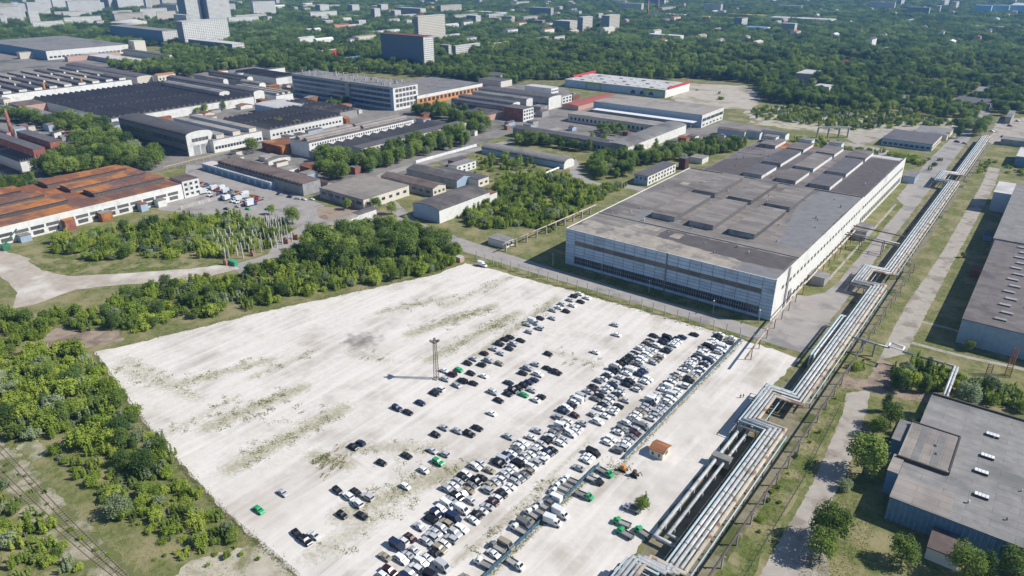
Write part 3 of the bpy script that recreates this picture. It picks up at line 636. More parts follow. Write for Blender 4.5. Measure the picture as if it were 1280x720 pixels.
# --- rusty hall at the left
RH = 11.0
fx1 = G(150, 248, RH)[0]; fx0 = G(120, 214.5, RH)[0]
ry_end = G(226, 229.5, RH)[1]
root = thing('rusty_factory_hall', 'long factory hall with rust brown roof lanterns and white front wall by the dirt road', 'factory', (fx1 - 15, 120, 0))
foot(fx0, fx1, -40, ry_end)
mb = MB(); boxwall(mb, fx0, fx1, -60, ry_end, 0, RH); wall = mb.build('wall', [wall_white, wall_white], root)
m = MB(); m.box(fx0 - 0.2, fx1 + 0.2, -60, ry_end + 0.2, RH, RH + 0.3); m.build('roof', rust_roof, root)
wdt = (fx1 - fx0)
ya = G(45, 245, RH)[1]; yb = G(70, 240, RH)[1]
for i in range(3):
    a = fx0 + wdt * (0.04 + 0.29 * i); b = a + wdt * 0.2
    for (p, q) in ((-58, ya - 4 + i * 5), (yb + i * 5, ry_end - 8 + i * 2)):
        w_ = MB(); boxwall(w_, a, b, p, q, RH + 0.3, RH + 3.0); o = w_.build('roof_monitor', [glass_dim, rust], root)
        t = MB(); t.prism([(a - 0.5, RH + 3.0), ((a + b) / 2, RH + 3.7), (b + 0.5, RH + 3.0)], p - 0.4, q + 0.4, 'y'); t.build('monitor_roof', rust if i == 0 else rust_roof, o)
m = MB(); m.quad(*[(x, y, RH + 0.32) for x, y in rough_poly([(fx0 + 1, ya - 2), (fx1 - wdt * 0.35, ya + 8), (fx1 - wdt * 0.3, yb + 10), (fx0 + 1, yb + 2)], 3, 1.0)]); m.build('roof_patch', rust, root)
windows(wall, 'x', fx1, -20, ry_end - 3, 4.6, 6.6, 30, 0.86, glass_dim)
windows(wall, 'x', fx1, -20, ry_end - 3, 1.2, 3.6, 30, 0.7, glass_dim)
root, wall, rf = house('three_storey_annex', 'white three storey annex at the end of the rusty hall', 'building', [fx1 - 16, fx1 + 0.6, ry_end + 0.3, ry_end + 13, 12.5], wall_white, roof_brown, win=(('x', 2, 3.6, 3, 0.5), ('x', 5.4, 7.2, 3, 0.5), ('x', 9, 10.8, 3, 0.5)))
ax = fx1 + 3
for k, (y, s, hh, mt, nm) in enumerate(((ry_end - 22, 6, 4.5, wall_white, 'white lean-to shed'), (ry_end - 34, 5, 5.0, wall_blue, 'pale blue lean-to shed'), (ry_end - 60, 7, 5.5, rust, 'rusty conveyor shed'), (ry_end - 82, 6, 6.5, wall_brick, 'dark red hopper shed'), (ry_end - 108, 6, 4.0, wall_blue, 'light blue tank shed'))):
    house('lean_to_shed', nm + ' against the front of the rusty hall', 'shed', [fx1 + 0.4, fx1 + 6, y, y + s, hh], mt, rust_roof if k % 2 else roof_grey)
# green railway crane arm and yellow loader in front of it
for lab, qa, qb, zz, rr_, mt in (('thin yellow gas pipe on stilts between the trees and the works', (205, 214), (322, 184), 3.2, 0.3, M('gas_yellow', (0.50, 0.40, 0.14), None, 0.5, 0.7)),):
    a, b = G(*qa), G(*qb); t = thing('gas_pipe', lab, 'pipes', (*a, 0))
    m = MB(); m.tube([(*a, zz), (*b, zz)], rr_, 7); m.build('pipe', mt, t)
    for i in range(14):
        m = MB(); x, y = a[0] + (b[0] - a[0]) * (i + 0.5) / 14, a[1] + (b[1] - a[1]) * (i + 0.5) / 14; m.box(x - 0.12, x + 0.12, y - 0.12, y + 0.12, 0, zz - rr_); m.build('stilt', conc, t)
a, b = G(226, 262), G(280, 247); t = thing('concrete_yard_wall', 'pale concrete slab wall beside the truck yard and the rusty hall', 'wall', (*a, 0))
for i in range(13):
    x0_, y0_ = a[0] + (b[0] - a[0]) * i / 13, a[1] + (b[1] - a[1]) * i / 13; x1_, y1_ = a[0] + (b[0] - a[0]) * (i + 0.96) / 13, a[1] + (b[1] - a[1]) * (i + 0.96) / 13
    m = MB(); m.quad((x0_, y0_, 0), (x1_, y1_, 0), (x1_, y1_, 2.5), (x0_, y0_, 2.5)); m.quad((x0_ - 0.25, y0_, 0), (x1_ - 0.25, y1_, 0), (x1_ - 0.25, y1_, 2.5), (x0_ - 0.25, y0_, 2.5)); m.quad((x0_ - 0.25, y0_, 2.5), (x1_ - 0.25, y1_, 2.5), (x1_, y1_, 2.5), (x0_, y0_, 2.5)); m.build('slab', conc, t)
c = G(8, 312); t = thing('green_crane', 'green lattice jib crane at the corner of the rusty hall', 'crane', (c[0], c[1], 0))
gm = M('crane_green', (0.05, 0.20, 0.11), None, 0.5, 0.6)
m = MB(); m.box(c[0] - 2, c[0] + 2, c[1] - 2, c[1] + 2, 0.1, 3.5); m.build('cab', gm, t)
m = MB()
for dx in (-0.5, 0.5): m.tube([(c[0] + dx, c[1], 3.5), (c[0] + dx + 1, c[1] + 8, 11)], 0.18, 6)
for i in range(7):
    u = i / 7; v = (i + 1) / 7
    m.tube([(c[0] - 0.5 + u, c[1] + 8 * u, 3.5 + 7.5 * u), (c[0] + 0.5 + v, c[1] + 8 * v, 3.5 + 7.5 * v)], 0.1, 5)
m.build('jib', gm, t)

# --- red brick works far left
for nm, lab, f, kd in (('brick_works', 'lower red brick works with grey roof beside the chimney', fp(-40, 41, 56, 187, h=11), 'flat'), ('brick_works', 'taller red brick works with dark roof behind the lower one', fp(20, 62, 77, 178, h=15), 'flat'), ('brick_works', 'narrow red brick wing with dark roof at the tree edge', fp(77, 84, 94, 181, h=12), 'flat'), ('brick_works', 'pink brick works with window beside the foot of the chimney', fp(-30, 8, 13, 166, h=10), 'flat')):
    house(nm, lab, 'factory', f, wall_brick if 'pink' not in lab else wall_pink, roof_slate, win=(('x', 4, 6.5, 3, 0.35),))
c = G(16, 171); t = thing('brick_chimney', 'tapering red brick factory chimney beside the brick works', 'chimney', (c[0], c[1], 0)); foot(c[0] - 2, c[0] + 2, c[1] - 2, c[1] + 2)
m = MB(); m.tube([(c[0], c[1], 0), (c[0], c[1], 26)], 2.0, 14, 1.15); m.build('shaft', wall_brick, t, True)
m = MB(); m.tube([(c[0], c[1], 26), (c[0], c[1], 27)], 1.45, 14); m.build('cap', conc_dark, t)
house('saw_roof_hall', 'dark saw roofed hall with white end wall below the brick works', 'factory', fp(-60, 25, 45, 203, h=8), wall_white, roof_slate, kind='saw', rise=1.8, n=6)
house('low_dark_hall', 'low dark hall with glazed roof strips left of the rusty hall trees', 'factory', fp(-60, 20, 32, 222, h=7), wall_grey, roof_dark, kind='saw', rise=1.2, n=5)

# --- large works behind
def bw(n, z, c=0.6, single=True): return ('x', z[0], z[1], n, c, single)
root, wall, rf = house('gabled_assembly_hall', 'tall grey barrel roofed hall with white gable and big door beside the trees', 'factory', fp(148, 232, 265, 170, h=18), wall_white, roof_slate, kind='barrel_x', rise=3.0, wall_y=conc_dark, win=(('y', 3, 6, 12, 0.9, True, glass), ('y', 10, 14, 12, 0.9, True, glass)))  # the front wall's shade is put in as a darker wall colour
f = fp(148, 232, 265, 170, h=18); ym = (f[2] + f[3]) / 2
windows(wall, 'x', f[1], ym - 8, ym + 6, 0.2, 8.5, 2, 0.85, wall_grey, True, 'door')
windows(wall, 'x', f[1], ym - 8, ym + 8, 11.5, 14.5, 5, 0.92, glass_dim)
root, wall, rf = house('monitor_roof_hall', 'white walled hall with long tan roof monitors next to the barrel roofed hall', 'factory', fp(190, 266, 327, 176, h=11), wall_white, roof_tan, kind='monx', rise=4.0, n=3, win=(('x', 3, 5.5, 16, 0.8),))
house('saw_roof_hall', 'saw roofed hall of dark strips behind the row of lone trees', 'factory', fp(277, 337, 428, 163, h=9), wall_white, roof_slate, kind='saw', rise=2.0, n=16, win=(('x', 3, 5, 20, 0.6),))
root, wall, rf = house('ridge_lit_hall', 'long tan roofed hall with two ridge lanterns and a row of small windows', 'factory', fp(362, 386, 517, 179, h=13), wall_white, roof_brown, win=(('x', 10, 11.6, 44, 0.5),))
f = fp(362, 386, 517, 179, h=13)
for k, t_ in enumerate((0.3, 0.68)):
    a = f[0] + (f[1] - f[0]) * t_
    for (p, q) in ((f[2] + 3, f[2] + (f[3] - f[2]) * 0.5), (f[2] + (f[3] - f[2]) * 0.53, f[3] - 3)):
        w_ = MB(); boxwall(w_, a - 2.6, a + 2.6, p, q, 13.35, 15); o = w_.build('ridge_lantern', [wall_grey, steel_dark], root)
        t = MB(); t.prism([(a - 3, 15), (a, 16.2), (a + 3, 15)], p - 0.3, q + 0.3, 'y'); t.build('lantern_roof', roof_tan, o)
f3 = fp(440, 452, 583, 186, h=10.5)
root, wall, rf = house('three_storey_block', 'long white three storey block with grey roof behind the tall trees', 'building', f3, wall_cream, roof_slate, kind='flat', win=(('x', 1.2, 2.8, 30, 0.45), ('x', 4.4, 6.0, 30, 0.45), ('x', 7.6, 9.2, 30, 0.45)))
house('strip_roof_hall', 'low hall of alternating light and dark roof strips behind the three storey block', 'factory', [f[1] + 0.6, f3[0] - 0.6, f[2] + 2, f3[3] - 8, 7.0], wall_white, roof_slate, kind='saw', rise=2.4, n=14)
# glass-banded office block
f = fp(364, 491, 522, 110.5, h=25)
root, wall, rf = house('glass_banded_office', 'four storey works office with dark glass bands and pipes on the roof', 'office', f, wall_white, roof_grey, wall_y=wall_blue, parapet=0.8)
for k in range(4):
    z = 3.0 + 5.6 * k
    windows(wall, 'y', f[2], f[0] + 2, f[1] - 5, z, z + 3.6, 16, 0.96, glass)
    windows(wall, 'x', f[1], f[2] + 3, f[3] - 3, z, z + 3.6, 6, 0.8, glass_dim)
q = MB(); xm = f[0] + (f[1] - f[0]) * 0.58; q.box(xm - 4, xm + 4, f[2] - 1.2, f[2] - 0.12, 0, 26); q.build('stair_shaft', wall_grey, wall)
rr = random.Random(4)
for i in range(70):
    x, y = rr.uniform(f[0] + 3, f[1] - 3), rr.uniform(f[2] + 3, f[3] - 3); hh = rr.uniform(1.5, 4.0)
    q = MB(); q.tube([(x, y, 25.8), (x, y, 25.8 + hh)], rr.uniform(0.3, 0.8), 6); q.build('roof_vent', roof_light if i % 3 else conc_dark, root)
f = fp(455, 521, 603, 120, h=12)
root, wall, rf = house('orange_walled_hall', 'wide grey roofed hall with orange and white wall behind the office block', 'factory', f, wall_orange, roof_grey, wall_y=wall_grey)
q = MB(); q.box(f[1] - 0.1, f[1] + 0.15, f[2], f[3], 8.4, 12.2); q.build('white_fascia', wall_white, wall)
windows(wall, 'x', f[1], f[2] + 3, f[3] - 3, 3.6, 7.6, 16, 0.6, glass)
scatter_vents(root, f, 20, 8, 12.3)
# stack of sheds right of it
for k, (a, lab, mt, rf_) in enumerate(((fp(598, 686, 702, 123, h=13), 'grey barrel roofed hall with white gable end behind the brick block', wall_white, roof_slate), (fp(590, 658, 666, 125, h=12), 'narrow grey barrel shed between the brick block and the white gabled hall', wall_white, roof_grey), (fp(573, 641, 650, 130, h=11), 'blue grey barrel shed touching the dark brick block', wall_white, roof_slate), (fp(564, 631, 638, 134.5, h=9.5), 'low slate barrel shed in front of the blue grey barrel shed', wall_grey, roof_slate))):
    house('barrel_shed', lab, 'factory', a, mt, rf_, kind='barrel_x', rise=1.6, wall_y=wall_grey, win=(('y', 4, 7, 12, 0.9, True, glass),))
house('brick_office_block', 'dark red brick block with white windowed side at the end of the barrel sheds', 'office', fp(630, 654, 667, 137, h=13), wall_white, roof_dark, wall_y=wall_brick, win=(('x', 2, 4, 4, 0.6), ('x', 6, 8, 4, 0.6), ('x', 9.5, 11.5, 4, 0.6)))
house('salmon_walled_shed', 'low shed with salmon coloured side wall near the dark brick block', 'shed', fp(566, 597, 630, 147.5, h=6), wall_pink, roof_brown, kind='saw', rise=1.5, n=3)
house('stepped_white_office', 'stepped white office near the red cornered store', 'office', fp(656, 689, 698, 111, h=11), wall_white, roof_light, win=(('x', 3, 4.5, 4, 0.8), ('x', 7, 8.5, 4, 0.8)))
house('white_stair_block', 'small white block with dark windows at the end of the barrel hall', 'building', fp(700, 703, 715, 121, h=10), wall_white, roof_tan, win=(('x', 3, 5, 3, 0.6), ('x', 6.5, 8.5, 3, 0.6)))
house('blue_white_lodge', 'low pale blue lodge among the trees beyond the barrel sheds', 'building', fp(600, 622, 637, 95, h=8), wall_white, roof_slate, wall_y=wall_blue, win=(('x', 2, 4, 5, 0.5),))
house('white_lodge', 'small white lodge with cone roof beyond the pale blue lodge', 'building', fp(601, 606, 622, 86, h=7), wall_white, roof_white, kind='gable_y', rise=3)
house('flat_tan_block', 'flat pale block with rooftop boxes beyond the barrel sheds', 'building', fp(598, 626, 640, 102, h=8), wall_cream, roof_slate)

# --- U-shaped grey building, blue and white hall, store
fU = fp(757, 785, 858, 184.5, h=8)
house('curved_grey_wing', 'wide grey barrel roofed wing of the courtyard building', 'factory', fU, wall_white, roof_grey, kind='barrel_y', rise=2.0, wall_y=wall_grey)
fW = fp(641, 757, 770, 179, h=8); fW[1] = fU[0] - 0.3; fW[3] = fW[2] + 14
house('long_courtyard_wing', 'long slate roofed front wing of the courtyard building', 'factory', fW, wall_grey, roof_slate, kind='gable_x', rise=1.6, win=(('y', 2, 5, 26, 0.6),))
fB = fp(710, 806, 825, 155.5, h=8); fB[1] = fU[0] - 0.3; fB[3] = fB[2] + 20
house('back_courtyard_wing', 'tan roofed back wing of the courtyard building', 'factory', fB, wall_cream, roof_tan, win=(('y', 2, 5, 20, 0.5),))
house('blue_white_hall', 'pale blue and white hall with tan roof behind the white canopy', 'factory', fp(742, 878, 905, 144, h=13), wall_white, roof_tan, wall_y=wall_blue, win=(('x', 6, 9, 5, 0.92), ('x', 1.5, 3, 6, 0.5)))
fC = fp(740, 866, 872, 154, h=7)
t = thing('white_canopy', 'long white sheet canopy along the pale blue hall', 'canopy', ((fC[0] + fC[1]) / 2, fC[2], 0)); foot(*fC[:4])
m = MB(); m.box(fC[0], fC[1], fC[2], fC[2] + 10, 7, 7.35); m.build('roof', roof_white, t)
for i in range(9):
    m = MB(); x = fC[0] + 2 + (fC[1] - fC[0] - 4) * i / 8; m.box(x - 0.2, x + 0.2, fC[2] + 0.5, fC[2] + 0.9, 0, 7); m.build('post', conc, t)
f = fp(706, 832, 845, 113, h=9.5); f[3] = max(f[3], f[2] + 70)
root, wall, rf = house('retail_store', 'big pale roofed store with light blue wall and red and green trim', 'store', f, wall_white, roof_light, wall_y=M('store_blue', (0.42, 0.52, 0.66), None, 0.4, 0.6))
for (a, b) in ((0.22, 0.38), (0.80, 0.99)):
    xa, xb = f[0] + (f[1] - f[0]) * a, f[0] + (f[1] - f[0]) * b
    q = MB(); q.box(xa, xb, f[2] - 0.6, f[2] - 0.1, 7.0, 9.9); q.box(xa, xa + 2, f[2] - 0.6, f[2] - 0.1, 0, 7); q.box(xb - 2, xb, f[2] - 0.6, f[2] - 0.1, 0, 7); q.build('green_portal', green_paint, wall)
for i in range(3):
    xa = f[0] + (f[1] - f[0]) * (0.70 + 0.085 * i); q = MB(); q.prism(arc(xa - 3.5, xa + 3.5, 1.5, 4.5), f[2] - 0.25, f[2] - 0.11, 'y'); q.build('entrance_window', glass, wall)
q = MB(); q.box(f[1] - 1.5, f[1] + 0.6, f[2] + 8, f[3] - 2, 9.9, 12.2); q.build('red_fascia', red_paint, root)
q = MB(); q.box(f[0] - 0.6, f[0] + 1.5, f[2] + 20, f[3] + 12, 9.9, 12.5); q.build('red_fascia', red_paint, root)
for i in range(26):
    x = f[0] + 6 + (i % 9) * (f[1] - f[0] - 12) / 8; y = f[2] + 8 + (i // 9) * 22
    q = MB(); q.box(x - 2.5, x + 2.5, y - 1.2, y + 1.2, 9.86, 10.6); q.build('skylight', glass if i % 2 else roof_white, root)
house('red_roofed_arcade', 'low red roofed arcade leading to the store', 'arcade', fp(703, 723, 772, 133, h=5), wall_pink, red_paint if False else M('arcade_red', (0.36, 0.10, 0.08), (0.30, 0.09, 0.07), 0.4, 0.8), kind='gable_y', rise=1.2)
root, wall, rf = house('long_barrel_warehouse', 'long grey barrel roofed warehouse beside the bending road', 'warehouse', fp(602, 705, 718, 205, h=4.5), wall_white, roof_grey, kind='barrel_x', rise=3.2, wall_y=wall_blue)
for k, (xl, xn, xr, yt) in enumerate(((897, 931, 936, 165.5), (932, 950, 954, 167), (951, 982, 987, 169))):
    house('garage', ('brown', 'slate', 'grey blue')[k] + ' roofed garage of the row behind the big hall', 'garage', fp(xl, xn, xr, yt, h=6), wall_white, (roof_brown, roof_slate, roof_slate)[k], wall_y=wall_blue, kind='gable_x', rise=1)
c0, c1 = G(1021, 172), G(1059, 172)
t = thing('gantry_frame', 'white concrete gantry beam standing on columns in the back yard', 'gantry', (c0[0], c0[1], 0))
d = 1.0
for i, s in enumerate((0.0, 0.35, 0.7, 1.0)):
    x, y = c0[0] + (c1[0] - c0[0]) * s, c0[1] + (c1[1] - c0[1]) * s
    q = MB(); q.box(x - 0.7, x + 0.7, y - 0.7, y + 0.7, 0, 9); q.build('column', conc, t)
dx, dy = (c1[0] - c0[0]), (c1[1] - c0[1]); L = math.hypot(dx, dy); nx, ny = -dy / L, dx / L
q = MB()
for z in (9, 10.4): q.quad(*[(c0[0] + dx * s + nx * e, c0[1] + dy * s + ny * e, z) for s, e in ((0, -0.9), (1, -0.9), (1, 0.9), (0, 0.9))])
for e in (-0.9, 0.9): q.quad((c0[0] + nx * e, c0[1] + ny * e, 9), (c1[0] + nx * e, c1[1] + ny * e, 9), (c1[0] + nx * e, c1[1] + ny * e, 10.4), (c0[0] + nx * e, c0[1] + ny * e, 10.4))
q.build('beam', roof_light, t)
root, wall, rf = house('slate_roof_workshop', 'blue grey flat roofed workshop beside the far service road', 'factory', fp(1103, 1166, 1178, 181, h=6), wall_cream, roof_slate, wall_y=wall_blue, win=(('y', 1.5, 3.5, 9, 0.7), ('x', 1.5, 3.5, 6, 0.5)))
house('long_low_shed', 'long low grey shed behind the slate roofed workshop', 'shed', fp(1142, 1184, 1192, 170, h=4.5), wall_cream, roof_grey)
house('blue_depot', 'blue metal depot with pale roof right of the pipeline', 'depot', [-22, 60, 715, 755, 8.5], wall_blueg, roof_light)
house('grey_wall_store', 'low grey flat roofed store behind the blue depot', 'building', [-40, 60, 800, 815, 5], wall_grey, roof_grey)

# --- middle group of sheds
m1 = house('curved_roof_warehouse', 'white and pale blue warehouse with dark curved roof beside the thicket', 'warehouse', fp(516, 549, 612, 264, h=8.5), wall_white, roof_dark, kind='barrel_y', rise=2.2, wall_y=wall_blue)
f = fp(516, 549, 612, 264, h=8.5)
house('white_lean_to', 'small white block with brown roof on the end of the curved roof warehouse', 'building', [f[1] - 9, f[1] - 0.5, f[3] + 0.8, f[3] + 9, 6.5], wall_white, rust_roof)
house('flat_garage', 'flat tan roofed garage with windowed end beside the works street', 'garage', fp(399, 454, 511, 250, h=7.5), wall_cream, roof_tan, wall_y=wall_grey, win=(('x', 3, 5, 6, 0.45), ('y', 3.5, 5.5, 6, 0.7)))
house('brown_roof_shed', 'long brown gabled shed with cream gable between the garage and the dark shed', 'shed', fp(476, 541, 557, 236, h=6.5), wall_cream, roof_brown, kind='gable_x', rise=1.8, wall_y=wall_grey, win=(('x', 2.5, 4.2, 3, 0.5), ('y', 2.5, 4.2, 7, 0.5)))
house('dark_gabled_shed', 'dark brown gabled shed with pale blue gable', 'shed', fp(508, 571, 590, 226, h=6.5), wall_blue, roof_dark, kind='gable_x', rise=2.4, wall_y=wall_grey)
house('grey_roof_shed', 'grey flat roofed shed with cream end behind the dark gabled shed', 'shed', fp(540, 598, 611, 225, h=6), wall_cream, roof_slate, win=(('x', 2, 3.6, 2, 0.5),))
house('white_works_office', 'small white two storey office with grey roof on a lawn', 'office', fp(560, 571, 595, 208, h=6.5), wall_white, roof_grey, win=(('x', 1.0, 2.4, 4, 0.4), ('x', 3.8, 5.2, 4, 0.4)))
house('red_side_hut', 'slate roofed hut with dark red side beside the small white office', 'hut', fp(560, 567, 584, 202, h=5.5), wall_brick, roof_slate)
f = fp(395, 406, 447, 285, h=6.5)
house('curved_roof_hut', 'small white shed with grey curved roof by the paved lane', 'shed', f, wall_white, roof_tan, kind='barrel_y', rise=1.2, wall_y=wall_grey, win=(('x', 4, 5.5, 5, 0.5),))
house('stone_lean_to', 'stone grey lean-to joined to the small curved roof shed', 'shed', [f[1] + 0.3, f[1] + 6, f[2] + 3, f[3] + 4, 3.6], wall_grey, roof_tan)
house('stepped_store', 'tan roofed store behind the small curved roof shed', 'building', [f[0] + 1, f[1] - 1, f[3] + 0.6, f[3] + 17, 6.8], wall_white, roof_dark, kind='barrel_y', rise=1.0)
fL = fp(252, 338, 352, 229, h=4.8)
house('long_pale_canopy_store', 'long pale roofed store with blue doors in the truck yard', 'store', fL, wall_blue, roof_light, win=(('y', 0.3, 3.4, 10, 0.7, True, wall_blueg),))
fK = fp(272, 378, 400, 230, h=9)
root, wall, rf = house('brown_saw_edge_hall', 'brown flat roofed hall with toothed eaves beside the truck yard', 'factory', fK, wall_grey, roof_brown)
q = MB()
for i in range(24):
    x = fK[0] + (fK[1] - fK[0]) * i / 24; q.prism([(x + 0.3, 7.2), (x + (fK[1] - fK[0]) / 24 - 0.3, 7.2), (x + (fK[1] - fK[0]) / 48, 9.6)], fK[2] - 0.7, fK[2] - 0.18, 'y')
q.build('toothed_eaves', roof_brown, wall)
house('white_cabin', 'small white cabin with grey roof at the end of the brown hall', 'cabin', fp(362, 378, 389, 232, h=5), wall_white, roof_grey)
t0 = G(352, 180)
house('rusty_red_frame_shed', 'rusty red open shed beside the ridge lit hall', 'shed', fp(327, 352, 378, 184, h=7), rust, rust)
house('tan_shelter', 'long tan roofed lean-to next to the rusty red shed', 'shed', fp(386, 398, 452, 192, h=6), wall_grey, roof_brown)

# --- old works at upper left
house('dark_saw_field', 'very wide factory of dark saw roof strips with white front wall', 'factory', fp(40, 139, 317, 149, h=9), wall_white, roof_slate, kind='saw', rise=2.4, n=26)
house('blue_end_block', 'dark blue grey block with white end in front of the dark saw roofs', 'building', fp(76, 103, 113, 147, h=10), wall_white, roof_grey, wall_y=wall_blueg)
house('low_grey_hall', 'low grey flat hall behind the poplars left of the saw roofs', 'factory', fp(-30, 60, 82, 149, h=7), wall_grey, roof_grey, wall_y=wall_blueg)
house('cream_tower_block', 'small cream block at the end of the brown gallery roof', 'building', fp(-3, 4, 13, 124.5, h=13), wall_cream, roof_tan, win=(('x', 3, 5, 2, 0.4), ('x', 7, 9, 2, 0.4)))
house('brown_gallery', 'long low brown gallery between the white walled sheds and the dark saw roofs', 'factory', fp(10, 24, 190, 133, h=9), wall_pink, roof_brown, win=())
fS = fp(-60, 2, 164, 119, h=9); fS[0] = fS[1] - 190
root, wall, rf = house('lantern_shed_works', 'wide works with many dark roof lanterns and long white wall', 'factory', fS, wall_white, roof_dark, win=())
rr = random.Random(11)
nb = 9
for i in range(nb):
    y0_ = fS[2] + (fS[3] - fS[2]) * (i + 0.2) / nb; y1_ = y0_ + (fS[3] - fS[2]) / nb * 0.5
    segs = ((4, 60), (66, 124), (130, 186))
    for (a, b) in segs: monitor(root, fS[1] - b, fS[1] - a, y0_, y1_, 9.35, 12.6, rr.choice((roof_tan, roof_slate, roof_slate, roof_grey)), wall_white, glass_dim)
for k in range(2):
    y = fS[2] + (fS[3] - fS[2]) * (0.33, 0.62)[k]; q = MB(); q.tube([(fS[1] - 10, y, 9), (fS[1] - 10, y, 17)], 1.3, 10); q.build('orange_duct', wall_orange, root)
house('slate_barrel_hall', 'long slate barrel hall along the tree belt', 'factory', fp(82, 171, 190, 97, h=10), wall_cream, roof_slate, kind='barrel_x', rise=2.0)
house('orange_roof_house', 'cream gate house with orange tiled roof by the tree belt', 'house', fp(191, 197, 219, 95, h=11), wall_cream, M('orange_tiles', (0.42, 0.20, 0.09), None, 0.5, 0.9), kind='gable_y', rise=2.0, win=(('x', 5, 8, 5, 0.4),))
for k, (a, lab) in enumerate(((fp(203, 274, 287, 117, h=14), 'grey barrel hall with white gable end rising from the saw roofs'), (fp(208, 317, 330, 116, h=12), 'longest slate barrel hall behind the white gabled one'), (fp(242, 279, 285, 101, h=12), 'short grey barrel roof between the works and the tree belt'), (fp(260, 309, 316, 98, h=12), 'dark blue barrel hall at the tree belt'), (fp(300, 324, 332, 106, h=12), 'short tan roof lantern hall beside the dark blue barrel hall'))):
    house('barrel_hall', lab, 'factory', a, wall_white, (roof_grey, roof_slate, roof_tan, roof_slate, roof_tan)[k], kind='barrel_x', rise=2.4, wall_y=wall_grey, win=(('y', 7, 10, 14, 0.9, True, glass),))
house('grey_saw_hall', 'grey saw roofed hall behind the glass banded office', 'factory', fp(293, 345, 370, 98, h=9), wall_white, roof_grey, kind='saw', rise=2.0, n=8)
house('white_edge_hall', 'long flat hall with bright white edge next to the tree belt', 'factory', fp(292, 297, 356, 92, h=10), wall_white, roof_slate)
house('tan_flat_works', 'low tan roofed works inside the maze of halls', 'factory', fp(285, 345, 366, 120, h=8), wall_white, roof_tan, kind='monx', n=3, rise=2.5)
house('pale_blue_hangar', 'pale blue hangar roof among the works halls', 'factory', fp(318, 352, 392, 137, h=8), wall_blue, roof_light, kind='barrel_x', rise=1.5)
house('strip_hall_by_office', 'dark strip roofed hall in front of the glass banded office', 'factory', fp(355, 425, 446, 141, h=8), wall_grey, roof_dark, kind='saw', n=4, rise=2)
fG = fp(-20, 57, 160, 64, h=15)
root, wall, rf = house('huge_grey_works', 'huge flat grey roofed works with white strip wall below the apartment blocks', 'factory', fG, wall_white, roof_grey, wall_y=wall_blueg, win=(('x', 3, 6, 20, 0.7),))
house('pink_arcade_block', 'low pink block with small windows in front of the huge grey works', 'building', fp(80, 84, 150, 71, h=8), wall_pink, roof_tan)
house('grey_saw_yard', 'flat pale grey roofed store beyond the slate barrel hall', 'factory', fp(100, 172, 194, 79, h=7), wall_grey, roof_light)
house('blue_roof_shed', 'slate roofed shed chain beside the pale grey store', 'shed', fp(153, 205, 215, 70, h=8), wall_white, roof_slate, kind='barrel_x', rise=1.5)
house('cream_penthouse_block', 'cream block with red stripe at the corner of the huge grey works', 'building', fp(160, 167, 181, 52, h=20), wall_cream, roof_light)
# --- the town behind
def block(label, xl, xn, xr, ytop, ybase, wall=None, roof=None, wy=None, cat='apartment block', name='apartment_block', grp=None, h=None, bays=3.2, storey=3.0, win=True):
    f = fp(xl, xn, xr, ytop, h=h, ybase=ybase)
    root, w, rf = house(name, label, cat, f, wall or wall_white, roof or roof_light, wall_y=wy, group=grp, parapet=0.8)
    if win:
        x0, x1, y0, y1, hh = f
        fl = max(2, int(hh / storey))
        ny = max(2, int((y1 - y0) / bays)); nx = max(2, int((x1 - x0) / bays))
        if ny * fl > 700: ny = max(2, 700 // fl)
        if nx * fl > 700: nx = max(2, 700 // fl)
        mb = MB()
        for k in range(fl):
            z = hh * (k + 0.35) / fl; zt = z + hh / fl * 0.45
            for i in range(ny):
                a = y0 + (y1 - y0) * (i + 0.5) / ny; s = (y1 - y0) / ny * 0.27; mb.box(x1 - 0.05, x1 + 0.1, a - s, a + s, z, zt)
            for i in range(nx):
                a = x0 + (x1 - x0) * (i + 0.5) / nx; s = (x1 - x0) / nx * 0.27; mb.box(a - s, a + s, y0 - 0.1, y0 + 0.05, z, zt)
        tag(mb.build('window_row', glass_dim, w), kind='stuff')
    return root, f
shade_grey_blue = M('block_shade_grey_blue', (0.26, 0.31, 0.37), None, 0.4, 0.85, rnd=0.08)  # shade of the block faces turned from the sun, put into a wall colour
block('tall dark slab tower with red roof edge and narrow white end', 475.5, 531, 541.5, 46.5, 88, wall_white, M('slab_top_red', (0.17, 0.07, 0.06), None, 0.4, 0.9), M('slab_blue_grey', (0.12, 0.19, 0.28), None, 0.4, 0.7), 'office tower', 'slab_tower')
block('white office block with rows of windows below the twin towers', 219, 233, 284, 27.5, 59, wall_white, roof_light, shade_grey_blue, 'office', 'office_block', bays=4.5)
block('low blue wing in front of the white office block', 235, 292, 305, 55.5, 68, wall_white, roof_light, wall_blueg, 'building', 'low_wing')
block('left one of the twin grey towers behind the white office', 219, 236, 248, None, 31, wall_white, roof_light, shade_grey_blue, 'tower', 'residential_tower', h=None) if False else None
for k, (a, b, c, yb, hh) in enumerate(((219, 236, 248, 31, 78), (244, 263, 284, 30, 84))):
    n = G(b, yb); yt = P(n[0], n[1], hh)[1]
    block(('grey tower nearer the round white pavilion, behind the white office' if k == 0 else 'broader grey tower next to the long white block, behind the white office'), a, b, c, yt, yb, wall_white, roof_light, shade_grey_blue, 'tower', 'residential_tower')
block('short stepped block at the foot of the grey towers', 230, 234, 248, 13, 30, wall_cream, roof_light, shade_grey_blue)
block('long white block beside the grey towers', 284, 287, 323, 22, 33)
block('white block between the blue works office and the grey towers', 196, 198, 219, 15, 29, wall_cream)
block('long dark blue works office with white end', 136, 206, 221, 39, 57, wall_white, roof_grey, wall_blueg, 'office', 'works_office', bays=4)
